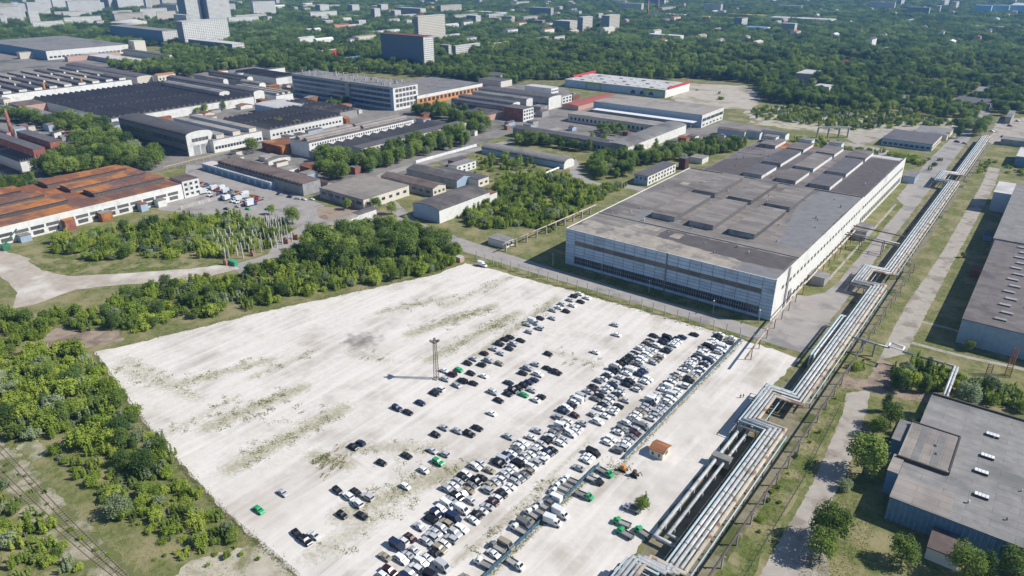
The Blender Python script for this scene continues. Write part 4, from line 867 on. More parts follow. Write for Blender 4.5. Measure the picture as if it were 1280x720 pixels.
c = G(163, 36); t = thing('round_pavilion', 'round white and pink pavilion with blue glass drum', 'pavilion', (c[0], c[1], 0)); foot(c[0] - 45, c[0] + 45, c[1] - 30, c[1] + 30)
m = MB(); m.tube([(c[0], c[1], 0), (c[0], c[1], 12)], 38, 28); m.build('drum', wall_blueg, t); m = MB(); m.tube([(c[0], c[1], 12), (c[0], c[1], 17)], 41, 28); m.build('ring', wall_cream, t); m = MB(); m.tube([(c[0], c[1], 17), (c[0], c[1], 22)], 34, 28, 18); m.build('roof', roof_light, t)
AP = [  # xl xn xr ytop ybase
 (-14, 0, 33, 6.5, 16), (36, 41, 47, 13, 38), (41, 43, 79, 28, 39), (79, 82, 126, 22.5, 33), (41, 47, 63, -5, 14), (62, 68, 79, -4, 14), (79, 82, 91, -3, 13), (90, 94, 119, 0.5, 13),
 (120, 138, 141, -4, 13), (140, 149, 181, -2, 13), (180, 185, 198, -7, 11), (198, 204, 221, -6, 9), (386, 389, 421, 16, 26), (394, 401, 411, 6.5, 18), (434, 441, 449, 6.5, 18), (463, 469, 475, 11, 26), (471, 477, 485, 6, 17), (488, 494, 501, 13.5, 25), (497, 526, 532, 11, 21),
 (517, 524, 556, 21, 56), (566, 570, 600, 58, 72), (550, 561, 564, 57, 69), (583, 595, 601, 20, 31), (693, 712, 722, 27, 40), (722, 728, 741, 22, 42), (752, 761, 775, 20, 40), (745, 748, 754, 17.5, 28), (918, 926, 935, 23, 37), (968, 971, 977, 27, 35), (977, 992, 997, 30, 42), (612, 614, 636, 55, 63), (669, 671, 686, 48, 54), (690, 693, 706, 46, 56), (613, 624, 627, 23, 31), (667, 678, 681, 26, 34)]
AL = ['white five storey block at the edge of town by the tree park', 'white stair tower end of the L shaped apartment slab', 'white lower arm of the L shaped apartment slab', 'long white slab apartment block behind the huge grey works', 'white stepped tower of the terrace of towers, the widest one', 'pale tower between two white stepped towers', 'slim pale tower beside the park road', 'cluster block of white flats beside the slim tower', 'blue grey flats with narrow lit end', 'wide white flats next to the blue grey ones', 'cream tower block beside the wide white flats', 'cream tower block beyond the round pavilion', 'white slab with a taller tower behind it in the woods', 'taller white tower behind the white slab in the woods', 'pair of joined white towers in the woods', 'small white tower in the woods in front of a paler one', 'paler small tower in the far woods', 'slim white tower beside the long grey flats', 'long grey flats in the far woods', 'cream balcony tower behind the dark slab tower', 'white five storey flats right of the dark slab tower', 'small white flats beside the dark slab tower', 'grey flats with bright white end below the pale warehouse', 'blue grey slab flats beside the twin cream towers', 'cream tower of the pair standing closer to the blue grey slab', 'cream tower of the pair standing apart from the blue grey slab', 'small tower behind the pair of cream towers', 'blue grey tower in front of the red and yellow mall', 'little white tower beside the mall', 'dark grey flats with lit end beside the mall', 'low white flats hidden in trees', 'low pale terrace in the woods', 'low white terrace with red roof in the woods', 'brown brick flats in the far woods', 'brown grey flats in the far woods near the blue grey slab']
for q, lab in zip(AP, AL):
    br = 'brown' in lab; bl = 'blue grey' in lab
    block(lab, *q, wall=(wall_pink if br else wall_cream if 'cream' in lab else wall_white), roof=(roof_brown if 'red' in lab else roof_light), wy=(shade_grey_blue if not br else wall_brick))
LOW = [(583, 628, 634, 16, 21, 'long pale warehouse in the far woods', wall_white, roof_white), (811, 850, 855, 45, 52, 'long white curved depot in the woods', wall_white, roof_white), (863, 876, 877, 22, 27, 'dark red end of the far mall', M('mall_red', (0.30, 0.05, 0.07), None, 0.4, 0.8), roof_light), (876, 885, 888, 21, 28, 'cream pavilion of the far mall', wall_cream, M('mall_yellow', (0.62, 0.42, 0.09), None, 0.4, 0.8)), (888, 919, 921, 22.5, 27, 'long dark red wing of the far mall', MATS.get('mall_red') or wall_brick, M('mall_yellow', (0.62, 0.42, 0.09), None, 0.4, 0.8)), (905, 957, 962, 19.5, 24, 'yellow roofed hall of the far mall', wall_cream, MATS['mall_yellow']), (960, 1038, 1046, 25, 31, 'very long white depot beyond the mall', wall_white, roof_light), (930, 955, 963, 35, 42, 'low blue shed in the woods before the mall', wall_white, wall_blueg), (812, 832, 838, 17, 23, 'grey works with white blocks at the foot of the tall masts', wall_white, roof_slate), (834, 858, 864, 19, 24, 'pale works block beside the tall masts', wall_cream, roof_white),
 (343, 347, 378, 63, 70, 'low white hall at the edge of the tree belt', wall_white, roof_light), (325, 327, 344, 72, 79, 'small pink hall near the tree belt', wall_pink, roof_tan), (397, 402, 457, 64, 73, 'low store with red fascia and pale roof', red_paint, roof_light), (430, 448, 466, 74, 82, 'low blue roofed market hall', wall_white, wall_blueg), (458, 462, 500, 40, 46, 'low white workshop in trees left of the slab tower', wall_white, roof_light), (440, 446, 470, 46, 55, 'cluster of low white houses in the trees', wall_cream, roof_tan), (545, 548, 575, 45, 52, 'low white school beside the cream balcony tower', wall_white, roof_light), (995, 1013, 1052, 93, 105, 'white and grey gabled store in the woods', wall_grey, roof_light), (1018, 1034, 1042, 109, 120, 'white annex among trees beyond the scrub', wall_white, roof_light), (1050, 1058, 1074, 79, 85, 'house with crimson roof in the woods', wall_white, M('crimson', (0.48, 0.03, 0.06), None, 0.4, 0.7)), (1099, 1104, 1121, 62, 67, 'pale blue roofed hall in the woods', wall_white, wall_blue), (1128, 1132, 1146, 107, 114, 'house with orange red roof in the grove', wall_cream, M('orange_red', (0.50, 0.13, 0.06), None, 0.4, 0.8)), (1143, 1150, 1168, 113, 120, 'pale grey shed beside the orange red roofed house', wall_grey, roof_light), (1040, 1073, 1078, 124, 129, 'low pale shed at the edge of the scrub', wall_white, roof_light), (1105, 1158, 1165, 126, 131, 'long low grey shed at the edge of the grove', wall_blue, roof_grey), (1192, 1236, 1246, 131, 138, 'dark grey workshop near the tree lined road', wall_grey, roof_slate), (1218, 1228, 1262, 115, 124, 'pale blue walled shed near the tree lined road', wall_blue, roof_grey), (1257, 1262, 1272, 147, 155, 'small grey kiosk by the pale yard', wall_grey, roof_grey), (963, 972, 982, 108, 117, 'small blue grey hut by the bare field', wall_blue, roof_slate), (1168, 1171, 1176, 27, 31, 'small house with magenta roof in the far woods', wall_white, MATS['crimson']), (1128, 1131, 1143, 27, 31, 'pale blue roofed pavilion in the far woods', wall_white, wall_blue), (20, 26, 52, 66, 74, 'low tan shed with pale clutter behind the lantern works', wall_cream, roof_tan)]
for (a, b, c, yt, yb, lab, wm, rm) in LOW:
    house('low_building', lab, 'building', fp(a, b, c, yt, ybase=yb, amax=110 if yb > 60 else 260, bmax=45 if yb > 60 else 140), wm, rm)
lb = M('light_blue_cladding', (0.22, 0.50, 0.74), None, 0.4, 0.6)
for k, (a, b, c) in enumerate(((1219, 1237, 1241), (1241, 1259, 1263), (1263, 1281, 1290))):
    house('light_blue_block', ('light blue block next to the far woods', 'light blue block in the middle of the three', 'light blue block with a white stair tower')[k], 'building', fp(a, b, c, 7, ybase=19), wall_white, roof_light, wall_y=lb)
house('blue_long_shed', 'long blue grey shed below the light blue blocks', 'shed', fp(1218, 1300, 1302, 36, ybase=41), wall_blue, roof_light)
for k, (px, yb) in enumerate(((809, 22), (822, 18))):
    c = G(px, yb); t = thing('tall_mast', ('tall red and white mast nearer the woods' if k == 0 else 'tall red and white mast beside the grey works'), 'mast', (c[0], c[1], 0))
    for i in range(5):
        m = MB(); m.tube([(c[0], c[1], i * 24), (c[0], c[1], (i + 1) * 24)], 3.2 - 0.4 * i, 10, 2.8 - 0.4 * i); m.build('shaft_section', wall_pink if i % 2 else wall_brick, t)
rr = random.Random(33); made = 0
for i in range(900):
    z = rr.random()
    if z < 0.62: px, py = rr.uniform(-60, 330), rr.uniform(1.5, 34)
    elif z < 0.85: px, py = rr.uniform(300, 700), rr.uniform(2, 34)
    else: px, py = rr.uniform(700, 1320), rr.uniform(1.5, 22)
    x, y = G(px, py); W = rr.uniform(12, 16); L = rr.choice((18, 24, 60, 80, 100)); h = rr.choice((15, 15, 27, 27, 30, 42)) if px < 330 else rr.choice((9, 15, 15, 27))
    if rr.random() < 0.4: W, L = L, W
    if any(a - 14 < x + W and x < b + 14 and c_ - 16 < y + L and y < d + 16 for a, b, c_, d in FOOT): continue
    wl = rr.choice((wall_white, wall_white, wall_cream)); rl = rr.choice((roof_light, roof_light, roof_tan))
    root, w, rf = house('distant_apartment_block', 'distant %s apartment block of the town beyond the works' % ('white' if wl is wall_white else 'cream'), 'apartment block', [x, x + W, y, y + L, h], wl, rl, wall_y=shade_grey_blue if rr.random() < 0.3 else None, group='distant apartment blocks', parapet=0.8)
    foot(x, x + W + 14, y - 16, y + L)
    mb = MB(); fl = int(h / 3)
    for k in range(fl):
        z0_ = h * (k + 0.3) / fl; mb.box(x + W - 0.05, x + W + 0.1, y + 1, y + L - 1, z0_, z0_ + 1.1); mb.box(x + 1, x + W - 1, y - 0.1, y + 0.05, z0_, z0_ + 1.1)
    tag(mb.build('window_row', glass_dim, w), kind='stuff'); made += 1
    if made >= 110: break
# sheds, stores and clutter in the works yards
rr = random.Random(44); made = 0
YP = [(0, 235), (0, 160), (60, 130), (200, 95), (330, 90), (470, 100), (560, 112), (700, 112), (735, 130), (880, 160), (900, 175), (800, 182), (640, 165), (600, 180), (560, 212), (480, 230), (400, 245), (330, 236), (240, 205), (190, 214), (100, 205)]
def inp(x, y):
    r = False
    for (x1, y1), (x2, y2) in zip(YP, YP[1:] + YP[:1]):
        if (y1 > y) != (y2 > y) and x < (x2 - x1) * (y - y1) / (y2 - y1) + x1: r = not r
    return r
for i in range(6000):
    px, py = rr.uniform(0, 900), rr.uniform(90, 240)
    if not inp(px, py): continue
    x, y = G(px, py); W, L, h = rr.uniform(4, 14), rr.uniform(4, 22), rr.uniform(2.6, 6)
    if any(a - 2 < x + W and x < b + 2 and c_ - 2 < y + L and y < d + 2 for a, b, c_, d in FOOT): continue
    pj = P(x + W / 2, y + L / 2)
    if 455 < pj[0] < 640 and 170 < pj[1] < 220: continue
    wl, wn = rr.choice(((wall_white, 'white'), (wall_grey, 'grey'), (wall_brick, 'brick'), (wall_cream, 'cream'), (wall_blue, 'pale blue'), (rust, 'rusty'))); rl, rn = rr.choice(((roof_grey, 'grey'), (roof_dark, 'dark'), (roof_brown, 'brown'), (roof_tan, 'tan'), (rust_roof, 'rust')))
    house('yard_shed', '%s shed with %s roof in the yards between the works halls' % (wn, rn), 'shed', [x, x + W, y, y + L, h], wl, rl, kind=rr.choice(('flat', 'flat', 'gable_x', 'gable_y')), rise=1.2, group='sheds in the works yards'); made += 1
    if made >= 110: break
print('YARD', made)
# scattered small houses in the woods
rr = random.Random(21); spots = []
for i in range(400):
    px, py = rr.uniform(-40, 1320), rr.uniform(3, 60)
    if px < 330 and py > 14: continue
    if 470 < px < 545 and py > 35: continue
    x, y = G(px, py)
    if any(a - 12 < x < b + 12 and c_ - 12 < y < d + 12 for a, b, c_, d in FOOT): continue
    if any((x - a) ** 2 + (y - b) ** 2 < 55 ** 2 for a, b in spots): continue
    spots.append((x, y))
    if len(spots) >= 95: break
hm = [MB() for _ in range(3)]
for k in range(3):
    pass
for i, (x, y) in enumerate(spots):
    L, W, h = rr.uniform(14, 46), rr.uniform(9, 14), rr.uniform(7, 15)
    wm = rr.choice((wall_white, wall_cream, wall_white, wall_pink)); rm = rr.choice((roof_light, roof_tan, roof_slate, rust, roof_white))
    wn = {'wall_white': 'white', 'wall_cream': 'cream', 'wall_pink': 'pink'}[wm.name]; rn = {'roof_pale': 'pale', 'roof_tan': 'tan', 'roof_slate': 'slate', 'rust': 'rust red', 'roof_white_sheet': 'white'}[rm.name]
    house('woodland_house', 'small %s house with %s roof standing in the far woods' % (wn, rn), 'house', [x, x + W, y, y + L, h], wm, rm, kind='gable_y', rise=2.5, group='houses in the far woods'); foot(x + 2, x + W + 16, y - 18, y + L + 2)
# ------------------------------------------------------------------ overhead pipeline
pipe_silver = M('pipe_foil', (0.50, 0.51, 0.51), (0.36, 0.37, 0.37), 0.45, 0.5, metal=0.15, c3=(0.26, 0.22, 0.18), scale3=0.3, t3=(0.55, 0.64), rnd=0.06)
pipe_beige = M('pipe_lagging', (0.50, 0.44, 0.36), (0.42, 0.36, 0.29), 0.5, 0.9, c3=(0.22, 0.12, 0.08), scale3=0.18, t3=(0.54, 0.62), rnd=0.05)
pipe_teal = M('pipe_teal', (0.33, 0.47, 0.51), (0.40, 0.50, 0.53), 0.4, 0.6, c3=(0.48, 0.48, 0.46), scale3=0.12, rnd=0.05)
rack_m = M('rack_steel', (0.10, 0.09, 0.085), (0.15, 0.12, 0.10), 0.6, 0.85, c3=(0.20, 0.10, 0.06), scale3=0.25)
root = thing('pipeline_rack', 'bundle of silver and beige steam pipes with square loops carried on steel frames', 'pipeline', (-52, 300, 0))
LOOPS = ((217.5, 247.5), (370.4, 399.0), (606.5, 639.0))
for i, (mt, r) in enumerate(((pipe_teal, 0.34), (pipe_silver, 0.55), (pipe_silver, 0.55), (pipe_silver, 0.45), (pipe_beige, 0.62))):
    xm = -55.0 + 1.42 * i; xl = -64.4 + 1.3 * i; z = 6.0 + (0.25 if i in (1, 2) else 0) - (0.15 if i == 0 else 0)
    d1, d2 = 1.1 * i, -1.7 * i
    pts = [(xl, 40, z), (xl, 136.0 + d1, z), (xm, 136.0 + d1, z)]
    for a, b in LOOPS: pts += [(xm, a + d1, z), (xl, a + d1, z), (xl, b + d2, z), (xm, b + d2, z)]
    pts.append((xm, 800 + 1.5 * i, z))
    m = MB(); m.tube(pts, r, 10); m.build('pipe', mt, root, True)
    q = MB()
    for y in np.arange(141, 800, 9.0):
        if any(a - 2 < y < b + 2 for a, b in LOOPS): continue
        q.tube([(xm, y, z), (xm, y + 0.35, z)], r + 0.05, 10)
    tag(q.build('pipe_clamps', rack_m if i % 2 else pipe_beige, root), kind='stuff')
for i in range(5):
    xm = -56.4 + 2.1 * i; z = 4.75 - 0.1 * (i % 2); xl = xm - 9.2
    pts = [(xl, 40, z), (xl, 134.0 + i, z), (xm, 134.0 + i, z)]
    for a, b in LOOPS: pts += [(xm, a - 2 + i, z), (xl, a - 2 + i, z), (xl, b + 2 - i, z), (xm, b + 2 - i, z)]
    pts.append((xm, 798, z)); m = MB(); m.tube(pts, 0.16 + 0.05 * (i % 3), 6); m.build('thin_pipe', (rack_m, pipe_teal, pipe_beige)[i % 3], root, True)
def portal(x0, x1, y, z):
    q = MB()
    for x in (x0 + 0.4, x1 - 0.4): q.box(x - 0.16, x + 0.16, y - 0.16, y + 0.16, 0, z - 0.3)
    q.box(x0, x1, y - 0.2, y + 0.2, z - 0.3, z)
    q.tube([(x0 + 0.45, y, 0.3), (x1 - 0.45, y, z - 0.4)], 0.07, 5)
    q.build('support_frame', rack_m, root)
for y in np.arange(48, 134, 8.5): portal(-65.6, -57.8, y, 5.3)
for a, b in ((139, 216), (249, 369), (401, 605), (641, 802)):
    for y in np.arange(a + 1, b, 8.5): portal(-56.2, -48.2, y, 5.3)
for a, b in LOOPS:
    for y in (a + 1.2, (a + b) / 2, b - 1.2): portal(-65.6, -57.8, y, 5.25)
q = MB()
for y in np.arange(140, 800, 1): pass
for xx in (-56.1, -48.3):
    for a, b in ((136, 217), (247, 370), (399, 606), (639, 802)): q.box(xx - 0.12, xx + 0.12, a, b, 4.55, 4.98)
q.build('side_girders', rack_m, root)
# lower pair with a concrete valve box
t = thing('low_pipe_pair', 'pair of thick low silver pipes with concrete valve box beside the pipeline', 'pipes', (-62, 190, 0))
for i in range(2):
    x = -63.6 + 2.9 * i; e = 151.5 + 3.0 * i
    m = MB(); m.tube([(-56.5, e, 1.2), (-57.5, e, 2.4), (x, e, 2.4), (x, 216, 2.4), (x, 245, 2.4)], 0.62 - 0.12 * i, 10); m.build('pipe', pipe_silver, t, True)
for y in (158, 168, 178, 188, 206, 214, 226, 238):
    m = MB(); m.box(-64.3, -63.0, y - 0.3, y + 0.3, 0, 1.75); m.build('pipe_saddle', conc, t); m = MB(); m.box(-61.4, -60.1, y - 0.3, y + 0.3, 0, 1.85); m.build('pipe_saddle', conc, t)
m = MB(); m.box(-65.0, -59.0, 196.2, 198.6, 0, 3.4); m.build('valve_box', conc, t)
m = MB(); m.box(-65.3, -58.7, 195.9, 198.9, 3.4, 3.65); m.build('box_lid', roof_grey, t)
# side pipes on the rack
t = thing('short_pipe_pair', 'pair of short silver pipes beside the rack above the loading yard corner', 'pipes', (-57.5, 300, 0))
for i in range(2):
    m = MB(); x = -58.2 + 1.3 * i; m.tube([(x, 280, 1.0), (x, 281.5, 6.2), (x, 326, 6.2), (x + 0.5, 328, 5.6)], 0.42, 8); m.build('pipe', pipe_silver if i else pipe_teal, t, True)
for y in (285, 300, 316):
    m = MB(); m.box(-58.8, -58.5, y - 0.2, y + 0.2, 0, 5.7); m.box(-58.9, -56.3, y - 0.2, y + 0.2, 5.5, 5.75); m.build('support_frame', rack_m, t)
t = thing('black_conduit', 'thin dark conduit on concrete posts along the meadow strip', 'conduit', (-43.3, 240, 0))
m = MB(); m.tube([(-45.0, 60, 5), (-43.5, 200, 5), (-43.0, 300, 5), (-43.6, 420, 5)], 0.33, 8); m.build('pipe', M('conduit_brown', (0.13, 0.10, 0.09), None, 0.5, 0.9), t, True)
for y in np.arange(110, 420, 11.0):
    m = MB(); x = -45.0 + 1.5 * min(1, (y - 60) / 140); x = x if y < 200 else -43.4
    m.box(x - 0.2, x + 0.2, y - 0.2, y + 0.2, 0, 4.7); m.box(x - 0.9, x + 0.9, y - 0.15, y + 0.15, 4.45, 4.68); m.build('post', conc, t)
t = thing('branch_pipe', 'silver branch pipe with white gate loop crossing the muddy track to the workshop', 'pipes', (-28, 300, 0))
m = MB(); m.tube([(-48, 307.5, 6), (-33.5, 307, 6)], 0.45, 8); m.build('pipe', pipe_silver, t, True)
m = MB(); m.tube([(-33.5, 306.9, 6), (-33.5, 306.9, 8.4), (-33.5, 303.5, 8.4), (-28, 303, 8.4), (-28, 306.6, 8.4), (-28, 306.6, 6)], 0.3, 8); m.build('loop', roof_white, t, True)
m = MB(); m.tube([(-33.5, 307.2, 8.4), (-28, 306.9, 8.4)], 0.3, 8); m.build('loop_bar', roof_white, t, True)
m = MB(); m.tube([(-28, 306.8, 6), (-9.2, 306.5, 6), (-9.0, 306.2, 6), (-9.0, 275, 6.6)], 0.5, 8); m.build('pipe', pipe_silver, t, True)
m = MB(); m.tube([(-7.9, 306.5, 6), (-7.9, 275, 6.6)], 0.5, 8); m.build('pipe', pipe_silver, t, True)
for (x, y) in ((-44, 307.2), (-39, 307.1), (-22, 306.7), (-15, 306.6), (-9.5, 306.4), (-8.5, 295), (-8.5, 284)):
    m = MB(); m.box(x - 0.35, x + 0.35, y - 0.35, y + 0.35, 0, 5.5); m.build('post', conc, t)
t = thing('wall_side_pipe', 'beige pipe on posts running along the bright hall wall', 'pipes', (-82, 370, 0))
m = MB(); m.tube([(-79, 262, 5.5), (-81.2, 300, 5.8), (-82.6, 340, 6), (-82.8, 452, 6)], 0.4, 8); m.build('pipe', pipe_beige, t, True)
for y in np.arange(272, 450, 11.5):
    x = -79 - 2.2 * min(1, (y - 262) / 38) - 1.4 * min(1, max(0, (y - 300) / 40)); m = MB(); m.box(x - 0.15, x + 0.15, y - 0.15, y + 0.15, 0, 5.4); m.build('post', rack_m, t)
t = thing('road_crossing_pipes', 'dark pipes crossing above the service road from hall to rack', 'pipes', (-70, 445, 0))
for k, y in enumerate((437, 441, 456)):
    m = MB(); m.tube([(-85, y, 7.5), (-56, y - 1, 7.2)], 0.4, 8); m.build('pipe', pipe_silver if k == 1 else rack_m, t, True)
for x in (-76, -64):
    m = MB(); m.box(x - 0.2, x + 0.2, 436, 436.4, 0, 7); m.box(x - 0.2, x + 0.2, 441.6, 442, 0, 7); m.box(x - 0.2, x + 0.2, 436, 442, 6.7, 6.98); m.build('support_frame', rack_m, t)
a = G(628, 306, 5); b = G(745, 256, 5)
t = thing('trestle_pipe', 'pale pipe on concrete trestles beside the thicket and the shaded hall front', 'pipes', (a[0], a[1], 0))
m = MB(); m.tube([(a[0], a[1], 5), (b[0], b[1], 5)], 0.42, 8); m.build('pipe', pipe_beige, t, True)
for k in range(10):
    s = (k + 0.3) / 10; x, y = a[0] + (b[0] - a[0]) * s, a[1] + (b[1] - a[1]) * s
    m = MB(); m.box(x - 0.5, x + 0.5, y - 0.3, y + 0.3, 0, 4.55); m.build('trestle', conc, t)

# ------------------------------------------------------------------ mast, posts, fences, rails
t = thing('floodlight_mast', 'tall rusty lattice floodlight mast standing among the parked cars', 'mast', (-176, 179, 0))
m = MB()
for sx in (-1, 1):
    for sy in (-1, 1): m.tube([(-176 + 0.75 * sx, 179 + 0.75 * sy, 0), (-176 + 0.45 * sx, 179 + 0.45 * sy, 17.2)], 0.13, 5)
for i in range(12):
    z0, z1 = i * 1.43, (i + 1) * 1.43; w0 = 0.75 - 0.3 * z0 / 17.2; w1 = 0.75 - 0.3 * z1 / 17.2
    for s, e in (((-1, -1), (1, -1)), ((1, -1), (1, 1)), ((1, 1), (-1, 1)), ((-1, 1), (-1, -1))):
        m.tube([(-176 + w0 * s[0], 179 + w0 * s[1], z0), (-176 + w1 * e[0], 179 + w1 * e[1], z1)], 0.07, 4)
m.build('lattice', rack_m, t)
m = MB(); m.box(-177.4, -174.6, 177.6, 180.4, 17.2, 17.4); m.build('platform', rack_m, t)
for k in range(4):
    q = MB(); x = -176 + (1.1 if k % 2 else -1.1); y = 179 + (1.1 if k // 2 else -1.1); q.box(x - 0.35, x + 0.35, y - 0.35, y + 0.35, 17.41, 18.1); q.build('floodlight', conc_dark, t)
m = MB(); m.box(-177.2, -174.8, 177.8, 180.2, 0, 0.35); m.build('footing', conc, t)
pm = MB(); pm.box(-0.17, 0.17, -0.17, 0.17, 0, 5.3); pm.box(-0.17, 0.17, -0.9, 0.17, 5.3, 5.5); pmesh = pm.mesh('post', conc)
for i in range(27):
    x = -246 + i * 6.2
    if x > -84: break
    o = link('concrete_post', pmesh, None, (x + rng.uniform(-0.3, 0.3), 287.6 + 1.2 * min(1, (x + 246) / 160) + rng.uniform(-0.15, 0.15), 0)); o.rotation_euler = (R(rng.uniform(-1.5, 1.5)), R(rng.uniform(-1.5, 1.5)), 0)
    tag(o, 'pale concrete post in the line along the street verge', 'post', 'posts along the street verge')
for (px, py) in ((691, 332), (752, 345), (811, 366), (891, 392), (948, 404)):
    c = G(px, py); t = thing('street_lamp', 'pale concrete street lamp on the lawn before the shaded panel front', 'lamp', (c[0], c[1], 0), 'lamps before the panel front')
    m = MB(); m.tube([(c[0], c[1], 0), (c[0], c[1], 7)], 0.2, 7, 0.14); m.build('pole', conc, t); m = MB(); m.box(c[0] - 0.2, c[0] + 0.2, c[1] - 1.2, c[1] + 0.2, 7, 7.2); m.build('lamp_head', roof_light, t)
bl = M('fence_blue', (0.045, 0.11, 0.17), (0.06, 0.14, 0.21), 0.5, 0.7, rnd=0.1)
def blue_fence(lab, x, y0, y1):
    t = thing('blue_sheet_fence', lab, 'fence', (x, (y0 + y1) / 2, 0))
    pn = MB(); pn.box(-0.03, 0.03, 0.05, 2.95, 0.1, 1.55); pme = pn.mesh('fence_panel', bl)
    po = MB(); po.box(-0.06, 0.06, -0.06, 0.06, 0, 1.7); ome = po.mesh('post', conc_dark)
    for i in range(int((y1 - y0) / 3)):
        link('fence_panel', pme, t, (rng.uniform(-0.06, 0.06), y0 + 3 * i - (y0 + y1) / 2, 0)); link('post', ome, t, (0.12, y0 + 3 * i - (y0 + y1) / 2, 0))
blue_fence('blue sheet fence along the packed double row of cars', -89.4, 180, 288)
blue_fence('blue sheet fence behind the row of flatbed trucks', -94.6, 100, 172)
wire = M('wire_fence', (0.10, 0.10, 0.085), (0.16, 0.15, 0.12), 0.6, 0.9)
def wire_fence(lab, pts, mat=wire, hgt=1.7, sp=3.0):
    t = thing('wire_fence', lab, 'fence', (*pts[0], 0))
    for a, b in zip(pts[:-1], pts[1:]):
        L = math.hypot(b[0] - a[0], b[1] - a[1]); k = max(1, int(L / sp))
        m = MB()
        for z in (0.3, 0.75, 1.2, hgt - 0.1): m.tube([(a[0], a[1], z), (b[0], b[1], z)], 0.025, 4, cap=False)
        m.build('wire_strands', mat, t)
        for i in range(k):
            x, y = a[0] + (b[0] - a[0]) * i / k, a[1] + (b[1] - a[1]) * i / k
            m = MB(); m.box(x - 0.06, x + 0.06, y - 0.06, y + 0.06, 0, hgt); m.build('post', mat, t)
wire_fence('rusty wire fence along the thicket edge of the gravel lot', [G(*q) for q in ((121, 444), (192, 543), (283, 643), (376, 722))], sp=4)
wire_fence('dark green fence between the meadow strip and the near track', [(-37.6, 150), (-37.4, 205), (-39.5, 258)], M('fence_green', (0.03, 0.075, 0.045), None, 0.5, 0.8), 1.6, 2.5)
white_wall = [G(*q) for q in ((520, 204), (596, 183))]
t = thing('white_boundary_wall', 'low white wall along the works street', 'wall', (*white_wall[0], 0))
for i in range(14):
    (ax, ay), (bx, by) = white_wall; s0, s1 = i / 14, (i + 0.97) / 14
    dx, dy = bx - ax, by - ay; L = math.hypot(dx, dy); nx, ny = -dy / L * 0.15, dx / L * 0.15
    m = MB(); P4 = [(ax + dx * s0 - nx, ay + dy * s0 - ny), (ax + dx * s1 - nx, ay + dy * s1 - ny), (ax + dx * s1 + nx, ay + dy * s1 + ny), (ax + dx * s0 + nx, ay + dy * s0 + ny)]
    for z in (2.4,): m.quad(*[(x, y, z) for x, y in P4])
    for k in range(4): p, q = P4[k], P4[(k + 1) % 4]; m.quad((*p, 0), (*q, 0), (*q, 2.4), (*p, 2.4))
    m.build('panel', roof_white, t)
a, b = G(672, 222), G(702, 210)
t = thing('white_boundary_wall', 'white wall beside the bend of the road', 'wall', (*a, 0))
dx, dy = b[0] - a[0], b[1] - a[1]
for i in range(8):
    x0_, y0_ = a[0] + dx * i / 8, a[1] + dy * i / 8; x1_, y1_ = a[0] + dx * (i + 0.96) / 8, a[1] + dy * (i + 0.96) / 8
    m = MB(); m.tube([(x0_, y0_, 1.1), (x1_, y1_, 1.1)], 0.9, 4); m.build('panel', roof_white, t)
rail_m = M('rail_rust', (0.20, 0.13, 0.095), (0.14, 0.095, 0.075), 0.8, 0.8); slp = M('sleeper', (0.30, 0.265, 0.21), (0.23, 0.20, 0.15), 0.7, 1.0)
tm = MB(); tm.box(-0.12, 0.12, -1.15, 1.15, 0.0, 0.06); sme = tm.mesh('sleeper', slp)
for lab, pts in (('rusty railway track along the thicket side', [(-330, 53.2), (-264, 52.2), (-220, 51.0), (-186, 50.6), (-120, 50.4)]), ('rusty railway track along the meadow side, merging at the bottom', [(-330, 47.6), (-258, 47.2), (-222, 47.4), (-190, 48.6), (-172, 49.8), (-150, 50.3)])):
    t = thing('railway_track', lab, 'track', (-200, 50, 0)); cp = curve_pts(pts, 8)
    for s in (-0.76, 0.76):
        m = MB(); m.tube([(x, y + s, 0.12) for x, y in cp], 0.07, 6); m.build('rail', rail_m, t)
    acc = 0
    for (x0_, y0_), (x1_, y1_) in zip(cp[:-1], cp[1:]):
        n_ = max(1, int(abs(x1_ - x0_) / 1.1))
        for i in range(n_):
            if x0_ < -262: continue
            link('sleeper', sme, t, (x0_ + (x1_ - x0_) * i / n_ + 200, y0_ + (y1_ - y0_) * i / n_ - 50, 0))
# foundation piles in the thicket, brick remains
pl = MB(); pl.box(-0.24, 0.24, -0.24, 0.24, 0, 7.6); plm = pl.mesh('pile', roof_light)
a0, a1, a2 = G(284, 330), G(366, 302), G(258, 318)
for i in range(13):
    for j in range(7):
        if rng.random() < 0.14: continue
        s, u = i / 12, j / 6
        x = a0[0] + (a1[0] - a0[0]) * s + (G(345, 277)[0] - a1[0]) * u + rng.uniform(-0.7, 0.7); y = a0[1] + (a1[1] - a0[1]) * s + (G(345, 277)[1] - a1[1]) * u + rng.uniform(-0.7, 0.7)
        o = link('concrete_pile', plm, None, (x, y, rng.uniform(-1.2, 0))); o.rotation_euler = (R(rng.uniform(-4, 4)), R(rng.uniform(-4, 4)), rng.random())
        tag(o, 'slim white concrete pile sticking out of the thicket', 'pile', 'white piles in the thicket')
for k, (px, py, w_) in enumerate(((282, 331, 3.2), (358, 304, 4.5), (370, 299, 5.0), (316, 320, 2.5))):
    c = G(px, py); m = MB()
    for j in range(4): m.box(c[0] - w_ / 2 + j * w_ / 4, c[0] - w_ / 2 + (j + 0.96) * w_ / 4, c[1] - 0.4, c[1] + 0.4, 0, 2.6 + 0.5 * ((j * 7 + k) % 3))
    tag(m.build('brick_remnant', wall_orange if False else M('salmon_brick', (0.46, 0.22, 0.13), None, 0.6, 0.95)), ('salmon brick stub beside the green container', 'salmon brick wall piece beside the tallest piles', 'broad salmon brick wall piece at the lane edge', 'low salmon brick stub among the piles')[k], 'ruin')
